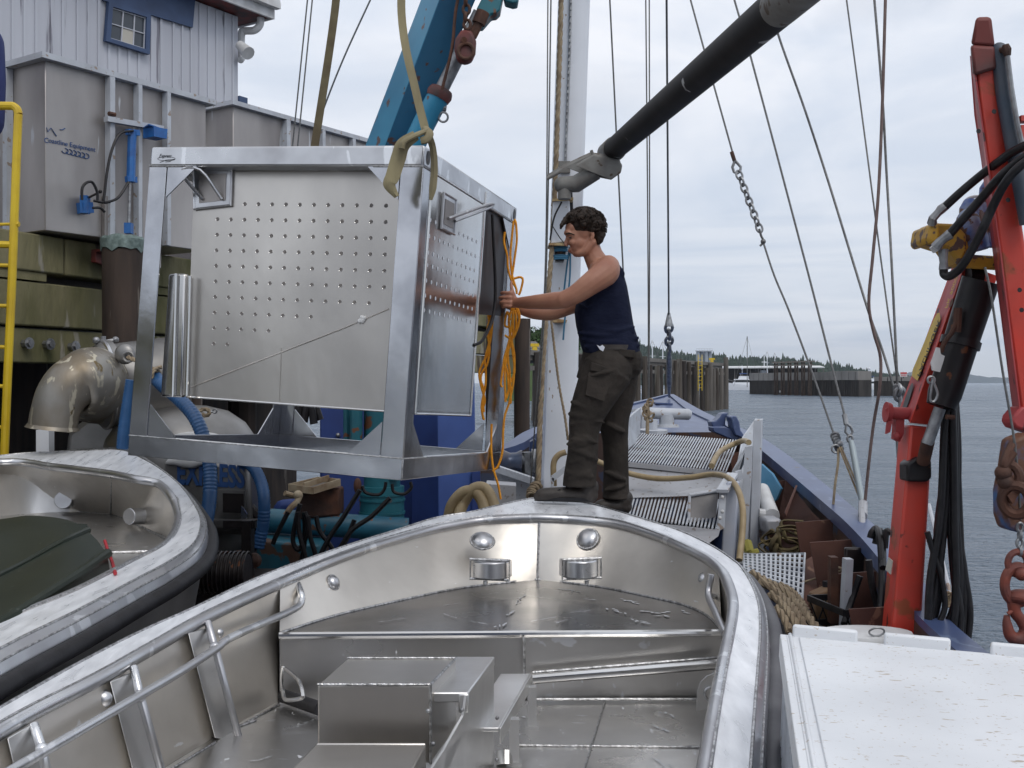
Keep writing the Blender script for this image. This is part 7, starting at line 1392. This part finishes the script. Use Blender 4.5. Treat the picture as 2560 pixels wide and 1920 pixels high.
m = MB(); m.prism([W(2217, 1430, 4.66), W(2231, 1414, 4.62), W(2230, 1436, 4.62), W(2216, 1415, 4.68)][:4], (-.002, -.002, 0)) if False else m.prism([W(2222, 1393, 4.68), W(2233, 1402, 4.62), W(2228, 1436, 4.62), W(2215, 1424, 4.68)], (-.004, -.004, 0)); m.build('pale_sticker', CURT, t)
# yellow rotator and blue motor
m = MB(); m.prism([W(x, y, 4.25) for x, y in ((2330, 556), (2392, 559), (2417, 585), (2419, 626), (2400, 664), (2386, 644), (2370, 622), (2322, 607), (2320, 590))], (0, .14, 0)); m.prism([W(x, y, 4.22) for x, y in ((2326, 560), (2350, 556), (2352, 600), (2330, 612), (2319, 600))], (0, .2, 0)); m.build('valve_block', YELM, t, bevel=.015)
m = MB(); m.prism([W(x, y, 4.3) for x, y in ((2372, 610), (2420, 600), (2430, 650), (2400, 668), (2384, 645))], (0, .12, 0)); m.hexa([W(2405, 670, 4.3), W(2492, 676, 4.3), W(2492, 676, 4.6), W(2405, 670, 4.6), W(2418, 636, 4.3), W(2488, 640, 4.3), W(2488, 640, 4.6), W(2418, 636, 4.6)]); m.build('arm_head', YELM, t, bevel=.01)
m = MB(); m.tube([W(2434, 500, 4.35), W(2428, 520, 4.35), W(2432, 600, 4.35), W(2440, 630, 4.35)], [.034, .045, .06, .055], 20); m.ell(W(2420, 565, 4.32), (.05, .05, .07)); m.hexa([W(2436, 620, 4.32), W(2486, 620, 4.32), W(2486, 620, 4.5), W(2436, 620, 4.5), W(2448, 470, 4.32), W(2474, 430, 4.32), W(2474, 430, 4.5), W(2448, 470, 4.5)]); m.build('slew_motor', BMOT, t, bevel=.01)
m = MB(); m.torus(W(2434, 499, 4.35), (0, .3, 1), .028, .006); m.build('motor_cap', WTRIM, t)
def fit(pts, r=.017): m = MB(); m.tube([W(*p) for p in pts], [r*q for q in ([1.15, 1, .9, 1.1, 1.0][:len(pts)])], 10); m.build('hose_fitting', STEEL, t)
fit([(2330, 557, 4.22), (2332, 546, 4.2), (2345, 532, 4.2), (2352, 524, 4.2), (2364, 515, 4.2)]); fit([(2340, 618, 4.18), (2348, 607, 4.17), (2360, 596, 4.16), (2376, 585, 4.15)], .019); fit([(2358, 624, 4.2), (2358, 642, 4.2), (2359, 655, 4.2), (2359, 674, 4.2)])
m = MB(); m.cyl(W(2335, 612, 4.2), W(2345, 625, 4.2), .022, 6); m.build('hex_plug', WTRIM, t)
for k, pts in enumerate(([(2362, 517, 4.2), (2400, 482, 4.15), (2450, 440, 4.1), (2500, 402, 4.0), (2530, 381, 3.95), (2600, 345, 3.8)], [(2374, 586, 4.15), (2410, 545, 4.1), (2450, 500, 4.05), (2495, 448, 3.95), (2535, 412, 3.9), (2600, 368, 3.8)], [(2359, 672, 4.2), (2360, 685, 4.2), (2370, 691, 4.18), (2385, 684, 4.15), (2405, 665, 4.1), (2435, 616, 4.05), (2460, 566, 4.0), (2480, 520, 3.98), (2510, 462, 3.9), (2545, 420, 3.85), (2600, 380, 3.8)])):
    m = MB(); m.tube(spl([W(*p) for p in pts], 8), .0165, 12); m.build('hydraulic_hose', HOSE, t, smooth=60)
# outer boom
m = MB(); m.hexa([W(2553, 1038, 4.12), W(2625, 1038, 4.12), W(2620, 1030, 4.32), W(2534, 1030, 4.34), W(2436, 150, 4.00), W(2494, 155, 4.00), W(2492, 150, 4.2), W(2428, 150, 4.22)]); m.build('outer_boom', RED, t, bevel=.012)
m = MB(); q = [W(x, y, 4.1) for x, y in ((2427, 117), (2431, 167), (2439, 288), (2456, 400), (2472, 520), (2489, 640), (2534, 1036), (2549, 1012), (2503, 640), (2474, 420), (2443, 233), (2436, 166))]; m.prism([W(2428, 140, 4.2), W(2436, 160, 3.99), W(2505, 640, 4.06), W(2552, 1020, 4.11), W(2536, 1032, 4.33), W(2489, 640, 4.3), W(2456, 400, 4.26), W(2439, 288, 4.24)], (-.006, 0, 0)); m.build('boom_side_plate', REDF, t)
m = MB(); m.hexa([W(2434, 190, 3.98), W(2492, 172, 3.98), W(2492, 172, 4.22), W(2430, 190, 4.22), W(2427, 112, 3.98), W(2488, 116, 3.98), W(2486, 116, 4.2), W(2425, 112, 4.2)]); m.hexa([W(2428, 113, 3.985), W(2487, 117, 3.985), W(2486, 117, 4.19), W(2426, 113, 4.19), W(2439, 44, 3.97), W(2478, 43, 3.97), W(2476, 42, 4.15), W(2440, 43, 4.15)]); m.build('boom_tip', REDD, t, bevel=.012)
m = MB(); 
for x, y in ((2485, 279), (2549, 725), (2554, 775), (2446, 328), (2520, 500)): m.disc(W(x, y, 3.975+(y-150)*.00013), (0, -1, 0), .009, 12)
m.build('bolt_hole', GBLK, t)
m = MB(); m.tube([W(2497, 128, 4.0), W(2512, 250, 4.0), W(2540, 400, 4.0), W(2570, 560, 4.0)], .030, 14); m.ell(W(2497, 127, 4), .03); m.build('extension_cylinder', M('dark_blue_grey_paint', (.05, .07, .10), .5, 0, (.08, .09, .11), 9), t)
m = MB(); m.tube([W(2518, 138, 3.95), W(2528, 220, 3.95), W(2543, 310, 3.95), W(2560, 380, 3.95)], .0095, 8); m.build('steel_pipe', STEEL, t); m = MB(); m.tube([W(2513, 112, 3.95), W(2516, 125, 3.95), W(2519, 140, 3.95)], [.012, .018, .012], 8); m.tube([W(2500, 126, 3.97), W(2516, 122, 3.95)], .01, 8); m.build('pipe_union', RUSTW, t)
m = MB(); m.obox(W(2553, 288, 3.98), (.2, 0, 0), (0, .05, 0), (0, 0, -.02)); m.obox(W(2553, 312, 3.98), (.2, 0, 0), (0, .05, 0), (0, 0, -.25)); m.build('side_bracket', RED, t)
m = MB(); m.tube(spl([W(2462, 668, 4.0), W(2478, 741, 4.0), W(2506, 925, 4.0), W(2538, 1118, 4.0), W(2552, 1300, 4.0)], 5), .0045, 6); tag(m.build('winch_wire', WIRE), 'thin wire running down beside the red outer boom', 'wire rope')
m = MB(); m.prism([W(x, y, 4.1) for x, y in ((2534, 1040), (2556, 1015), (2600, 1030), (2600, 1090), (2540, 1070), (2530, 1055))], (0, .1, 0)); m.build('boom_foot', REDF, t, bevel=.01)
# hook block
t = thing('hook_block', 'rusty blue sheave block hanging at the right frame edge', 'hook block', W(2545, 1340, 4.0))
m = MB(); m.prism([W(x, y, 4.0) for x, y in ((2530, 1100), (2580, 1080), (2600, 1180), (2600, 1300), (2560, 1335), (2520, 1325), (2509, 1290), (2508, 1230), (2520, 1170))], (0, .10, 0)); m.build('side_plate', M('chipped_blue_rust', (.04, .11, .26), .6, 0, (.13, .055, .03), 9, ct=(.36, .5), bump=.4), t, bevel=.015)
m = MB(); m.tube(spl([W(2530, 1110, 3.96), W(2512, 1150, 3.94), W(2512, 1165, 3.94), W(2535, 1130, 3.94)], 5), .014, 8); m.torus(W(2524, 1190, 3.95), (.5, 1, 0), .04, .017, sx=.8); m.torus(W(2540, 1250, 3.94), (.6, 1, .2), .055, .020, sx=.85); m.ell(W(2508, 1182, 3.95), .03); m.ell(W(2515, 1205, 3.95), .03); m.prism([W(x, y, 3.93) for x, y in ((2520, 1240), (2560, 1190), (2572, 1200), (2532, 1260))], (0, .03, 0)); m.build('rusty_shackle', RUSTW, t)
t = thing('crane_hook', 'rusty red swivel hook hanging on a short chain at the right edge', 'hook', W(2535, 1600, 4.0))
RO = M('rusty_orange_steel', (.22, .05, .03), .65, 0, (.10, .035, .03), 12, bump=.3)
m = MB(); 
for k, y in enumerate((1318, 1338, 1358, 1378)): m.torus(W(2550, y, 4.0), (1, 0, 0) if k % 2 else (0, 1, 0), .016, .006, 14, 6, sx=.7)
m.build('chain_link', STEEL, t)
m = MB(); m.torus(W(2544, 1408, 4.0), (0, 1, 0), .042, .013, 22, 8, sx=.85); m.build('ring', RO, t)
m = MB(); m.torus(W(2545, 1462, 4.0), (0, 1, 0), .068, .018, 26, 10, sx=.72); m.ell(W(2552, 1492, 4.0), (.05, .045, .028)); m.ell(W(2518, 1430, 4.0), .014); m.ell(W(2554, 1436, 3.98), .024); m.build('swivel', RO, t)
m = MB(); hk = [W(2534, 1505, 4.0), W(2538, 1530, 4.0), W(2552, 1550, 4.0), W(2564, 1572, 4.0), W(2558, 1592, 4.0), W(2540, 1598, 4.0), W(2525, 1586, 4.0), W(2518, 1560, 4.0), W(2517, 1538, 4.0)]; P = spl(hk, 5); rs = interp([.024, .022, .020, .022, .025, .025, .022, .017, .010], 5); m.tube(P, rs, 14); m.tube([W(2520, 1535, 3.99), W(2536, 1524, 3.99)], .008, 6); m.build('hook', RO, t)
# hose bundle right of the column
for k, pts in enumerate(([(2372, 1010), (2362, 1060), (2352, 1280), (2326, 1451), (2320, 1600)], [(2378, 1010), (2378, 1100), (2362, 1290), (2348, 1420), (2330, 1520), (2322, 1610)], [(2384, 1005), (2388, 1120), (2389, 1280), (2398, 1420), (2396, 1520), (2375, 1620)], [(2388, 1005), (2394, 1120), (2394, 1300), (2410, 1430), (2424, 1530), (2416, 1620)], [(2380, 1005), (2384, 1150), (2386, 1330), (2390, 1450), (2384, 1560), (2366, 1630)], [(2376, 1005), (2372, 1120), (2376, 1300), (2386, 1440), (2400, 1530), (2396, 1620)], [(2370, 1020), (2366, 1150), (2344, 1330), (2352, 1430), (2345, 1500), (2322, 1600)], [(2382, 1010), (2392, 1160), (2398, 1300), (2404, 1420), (2410, 1500), (2404, 1600)], [(2318, 1330), (2336, 1390), (2352, 1440), (2362, 1520), (2330, 1590)], [(2388, 1500), (2370, 1550), (2340, 1580), (2322, 1592)])):
    m = MB(); m.tube(spl([W(x, y, 4.5+.02*(k % 4)) for x, y in pts], 8), .0165 if k < 8 else .012, 10); tag(m.build('crane_hose', HOSE, smooth=60), '%s black hose in the bundle right of the red column' % ['leftmost long', 'second from left long', 'middle sweeping', 'rightmost bulging', 'inner straight', 'right curling', 'left crossing', 'outer right straight', 'thin looping', 'small bottom curling'][k], 'hose', 'hydraulic hoses hanging beside the red crane')
m = MB(); m.tube([W(2365, 1042, 4.42), W(2386, 1044, 4.42)], .010, 8); tag(m.build('hose_tie', RUSTW), 'rusty pin through the top of the hose bundle', 'pin')
m = MB(); m.tube([W(2322, 1262, 5.4), W(2372, 1470, 5.0)], .011, 8); m.tube([W(2372, 1465, 5), W(2382, 1560, 4.8)], .008, 8); tag(m.build('rail_pole', GREYW), 'thin pale pole slanting behind the hose bundle', 'pole')
m = MB(); m.twist(spl([W(2310, 1522, 4.7), W(2340, 1508, 4.7), W(2362, 1490, 4.7), W(2378, 1482, 4.7), W(2372, 1510, 4.7), W(2362, 1516, 4.7), W(2368, 1492, 4.7)], 6), .011); tag(m.build('tied_rope', ROPE), 'knotted pale rope tied around the thin pole', 'rope')
# ================================================================ rigging
def wire(pts, r, label, name='rigging_wire', mat=WIRE, cat='wire rope', n=6, tw=False, grp='rigging wires'):
    m = MB(); P = [W(*p) for p in pts]; P = spl(P, 6) if len(P) > 2 else P
    if pts[0][1] < 0: P = [P[0]+(P[0]-P[1]).normalized()*4]+P
    if tw: m.twist(P, r, 3)
    else: m.tube(P, r*.72, 6)
    return tag(m.build(name, mat, smooth=60), label, cat, grp)
wire([(785, -40, 9.0), (746, 350, 9.0), (733, 480, 9.0)], .009, 'dark wire left of the rear lifting strap, right of a close pair'); wire([(773, -40, 9.0), (733, 350, 9.0), (720, 480, 9.0)], .009, 'dark wire left of the rear lifting strap, left of a close pair')
wire([(940, -30, 8.6), (860, 144, 8.6), (805, 284, 8.6), (796, 330, 8.6)], .010, 'dark wire slanting right behind the rear lifting strap')
m = MB(); m.tube([W(805, 284, 8.6), W(797, 320, 8.6), W(785, 362, 8.6)], .012, 6); tag(m.build('rope_tail', ROPE), 'rope tail at the end of the slanting wire', 'rope')
wire([(1378, -40, 8.1), (1367, 640, 8.1), (1352, 930, 8.1), (1336, 1230, 8.1)], .009, 'thin dark wire running full height just left of the mast')
wire([(1370, -40, 8.12), (1364, 640, 8.1), (1345, 950, 8.1), (1325, 1232, 8.1)], .008, 'second thin wire close beside the wire left of the mast')
wire([(1404, -30, 8.3), (1396, 230, 8.3), (1388, 460, 8.3), (1378, 640, 8.3), (1365, 800, 8.2), (1352, 1010, 8.1), (1345, 1235, 8.0)], .020, 'thick laid rope running down the left face of the mast', 'mast_rope', ROPE, 'rope', tw=True, grp='ropes on the mast')
wire([(1378, 800, 8.3), (1396, 950, 8.25), (1412, 1040, 8.2), (1420, 1100, 8.2)], .010, 'thin tan rope slanting across the lower mast', 'mast_rope', ROPE, 'rope', tw=True, grp='ropes on the mast')
m = MB(); 
for k in range(7): c = W(1338+random.uniform(-10, 8), 1215+k*5, 8.0); m.torus(c, (random.random(), 1, random.random()), .035, .012, 12, 6)
tag(m.build('belayed_rope', ROPE), 'rope coil belayed at the mast foot beside the boot', 'rope')
wire([(1523, -30, 8.4), (1556, 640, 8.4), (1575, 1000, 8.4)], .010, 'wire crossing behind the boom hinge and the man\'s shoulder')
wire([(1614, -30, 8.0), (1620, 640, 8.0), (1621, 1013, 8.0), (1618, 1085, 8.0)], .0075, 'left wire of the close vertical pair right of the man'); wire([(1623, -30, 8.0), (1624, 640, 8.0), (1622, 1015, 8.0)], .0075, 'right wire of the close vertical pair right of the man')
m = MB(); 
for k in range(10): m.torus(W(1621+random.uniform(-9, 9), 1005+k*5, 7.95), (random.uniform(-1, 1), 1, random.uniform(-1, 1)), random.uniform(.015, .03), .008, 10, 5)
m.tube([W(1620, 1010, 7.95), W(1618, 1085, 7.95)], .013, 8); tag(m.build('rope_knot', ROPE), 'tangled rope knot on the vertical pair above the grate', 'knot')
def chainlinks(t, a, b, n, R_, r, mat=STEEL, sx=.62):
    d = (b-a); u = d.normalized()
    for k in range(n):
        c = a+d*((k+.5)/n); m = MB(); side_ = Vector((0, 1, 0)) if k % 2 == 0 else Vector((1, .3, 0)); nn = (side_-u*side_.dot(u)).normalized(); v = u.cross(nn)
        L2 = d.length/n*.68; pts = [c+v*(R_*math.cos(g))+u*(L2*math.sin(g)) for g in [6.283*q/16 for q in range(16)]]; m.tube(pts, r, 6, closed=True); m.build('chain_link', mat, t)
fs = thing('forestay', 'forestay wire with chain links and turnbuckle ending at the blue bow', 'stay', W(1674, 992, 14.5), 'rigging wires')
m = MB(); m.tube([W(1666, -40, 10.5)*2-W(1670, 500, 12), W(1666, -40, 10.5), W(1670, 500, 12), W(1672, 790, 13.2)], .011, 6); m.build('wire', WIRE, fs)
m = MB(); m.tube([W(1672, 782, 13.2), W(1672, 806, 13.2), W(1672, 816, 13.2)], [.018, .045, .05], 10); m.build('socket', STEEL, fs)
chainlinks(fs, W(1672, 812, 13.2), W(1673, 876, 13.6), 4, .045, .02)
m = MB(); m.tube([W(1673, 876, 13.6), W(1673, 896, 13.7), W(1673, 956, 14), W(1673, 978, 14.2), W(1673, 992, 14.5)], [.02, .035, .035, .02, .015], 10); m.build('turnbuckle', STEEL, fs)
# chain stay (starboard)
st = thing('chain_stay', 'slanting stay with steel thimble and length of chain right of centre', 'stay', W(2151, 1258, 6.5), 'rigging wires')
m = MB(); m.tube([W(1718, -30, 7.6)*2.6-W(1785, 216, 7.45)*1.6, W(1718, -30, 7.6), W(1785, 216, 7.45), W(1832, 384, 7.35)], .0065, 6); m.build('wire', WIRE, st); m = MB(); m.tube(spl([W(1908, 606, 7.2), W(1936, 690, 7.1), W(1972, 776, 7.0), W(2030, 930, 6.85), W(2085, 1086, 6.7)], 6), .0065, 6); m.build('wire', WIRE, st)
m = MB(); m.tube([W(1829, 380, 7.35), W(1836, 402, 7.34)], .014, 8); m.build('ferrule', RUSTW, st); m = MB(); m.tube([W(x, y, 7.34) for x, y in ((1837, 402), (1831, 418), (1835, 430), (1842, 434), (1850, 429), (1852, 418), (1838, 402))], .010, 8); m.build('thimble', STEEL, st)
chainlinks(st, W(1845, 430, 7.33), W(1901, 578, 7.22), 9, .020, .0075)
m = MB(); m.tube(spl([W(1898, 572, 7.2), W(1903, 590, 7.2), W(1909, 604, 7.2), W(1900, 615, 7.2)], 4), .008, 6); m.ell(W(1908, 604, 7.2), .018); m.build('knot', WIRE, st)
m = MB(); 
for k in range(6): m.torus(W(2088+k*2, 1090+k*6, 6.7), (random.uniform(-.6, .6), 1, .3), .022, .009, 12, 6)
m.torus(W(2089, 1122, 6.68), (0, 1, 0), .024, .007); m.ell(W(2098, 1110, 6.7), .026); m.build('lashing', STEEL, st)
m = MB(); m.tube([W(2098, 1118, 6.68), W(2151, 1250, 6.4)], .007, 6); m.tube([W(2103, 1118, 6.68), W(2155, 1240, 6.4)], .007, 6); m.tube(spl([W(2096, 1122, 6.68), W(2095, 1160, 6.65), (W(2088, 1210, 6.6)), W(2083, 1264, 6.6)], 5), .008, 6); m.build('lanyard', ROPE, st)
s2_ = thing('turnbuckle_stay', 'slanting stay with silver turnbuckle left of the red crane', 'stay', W(2157, 1262, 6.3), 'rigging wires')
m = MB(); m.tube(spl([W(1827, -30, 7.4)*5-W(1877, 144, 7.3)*4, W(1827, -30, 7.4), W(1877, 144, 7.3), W(2009, 640, 7.0), W(2073, 889, 6.8), W(2112, 1040, 6.65)], 6), .007, 6); m.build('wire', WIRE, s2_)
m = MB(); m.tube([W(2111, 1036, 6.65), W(2116, 1062, 6.63)], .016, 8); m.tube([W(x, y, 6.63) for x, y in ((2116, 1060), (2114, 1080), (2124, 1092), (2132, 1080), (2126, 1066), (2117, 1060))], .009, 8); m.torus(W(2125, 1097, 6.62), (0, 1, 0), .02, .008, sx=.8); m.build('shackle', STEEL, s2_)
m = MB(); m.tube([W(2127, 1102, 6.6), W(2131, 1118, 6.58), W(2157, 1262, 6.35)], [.016, .019, .019], 12); m.build('turnbuckle', M('pale_steel_tube', (.33, .38, .40), .4, .5), s2_)
wire([(1922, -10, 6.9), (1945, 86, 6.85), (2011, 272, 6.75), (2070, 452, 6.65), (2128, 640, 6.5), (2174, 788, 6.35), (2205, 873, 6.3), (2238, 980, 6.2)], .010, 'dark wire slanting from the boom down to the red crane, third of the fan')
wire([(2112, -30, 6.6), (2163, 350, 6.4), (2201, 640, 6.3), (2235, 890, 6.2), (2241, 940, 6.2)], .007, 'thin wire left of the crossing pair near the red crane')
wire([(2183, -30, 6.3), (2205, 233, 6.2), (2216, 430, 6.2), (2228, 640, 6.1), (2240, 880, 6.0), (2243, 960, 6.0)], .010, 'purple dark rope of the crossing pair that runs straight to the sign')
wire([(2214, -30, 6.2), (2206, 250, 6.15), (2196, 480, 6.1), (2182, 640, 6.1), (2172, 757, 6.1), (2184, 830, 6.1), (2201, 893, 6.1), (2199, 970, 6.1), (2184, 1060, 6.2), (2172, 1160, 6.25), (2161, 1270, 6.3)], .0125, 'slack brown rope of the crossing pair curving to the rail', 'slack_rope', M('brown_rope', (.13, .09, .085), .9, 0, (.18, .13, .12), 30), 'rope', grp='ropes near the red crane')
m = MB(); m.torus(W(2249, 985, 6.1), (0, 1, .2), .035, .014, sx=.7); m.torus(W(2245, 975, 6.1), (1, .2, 0), .03, .012); m.tube(spl([W(2240, 960, 6.1), W(2248, 985, 6.1), W(2252, 1020, 6.1), W(2244, 1060, 6.1), W(2250, 1180, 6.1)], 4), .014, 8); tag(m.build('block_shackle', STEEL), 'steel shackle and rope end at the crane shoulder', 'shackle')
# big turnbuckle at the rail
t = thing('rail_turnbuckle', 'long steel turnbuckle with jaw hanging inside the starboard rail', 'turnbuckle', W(2150, 1540, 5.6))
m = MB(); m.tube([W(2158, 1258, 6.3), W(2157, 1290, 6.1)], .026, 10); m.tube([W(2155, 1285, 6.1), W(2157, 1345, 5.9)], .018, 10); m.build('wire_socket', GREYP, t)
m = MB(); m.tube(spl([W(2142, 1338, 5.85), W(2138, 1360, 5.85), W(2150, 1375, 5.8)], 4), .018, 8); m.tube(spl([W(2160, 1340, 5.8), W(2172, 1362, 5.8), W(2182, 1378, 5.8), W(2196, 1368, 5.8)], 4), .024, 10); m.tube([W(2142, 1340, 5.85), W(2165, 1340, 5.8)], .015, 8); m.build('shackle', STEEL, t)
m = MB(); m.tube([W(2165, 1375, 5.75), W(2160, 1420, 5.7), W(2150, 1440, 5.7), W(2140, 1528, 5.6)], [.02, .024, .034, .034], 14); m.tube([W(2150, 1420, 5.65), W(2136, 1530, 5.55)], .012, 8); m.ell(W(2138, 1530, 5.6), .034); m.build('barrel', M('dull_brown_steel', (.20, .13, .11), .5, .4, (.30, .24, .22), 12), t)
# ================================================================ haze
hz = MB(); hz.obox((-14000, -300, -2), (28000, 0, 0), (0, 12000, 0), (0, 0, 420)); ho = hz.build('haze', [], smooth=0)
hm_ = bpy.data.materials.new('sea_haze'); hm_.use_nodes = True; tr_ = hm_.node_tree; tr_.nodes.clear(); pv = tr_.nodes.new('ShaderNodeVolumePrincipled'); pv.inputs['Density'].default_value = 6e-5
pv.inputs['Color'].default_value = (.80, .87, 1, 1); pv.inputs['Anisotropy'].default_value = 0; oo = tr_.nodes.new('ShaderNodeOutputMaterial'); tr_.links.new(pv.outputs[0], oo.inputs['Volume'])
ho.data.materials.append(hm_); tag(ho, kind='stuff')
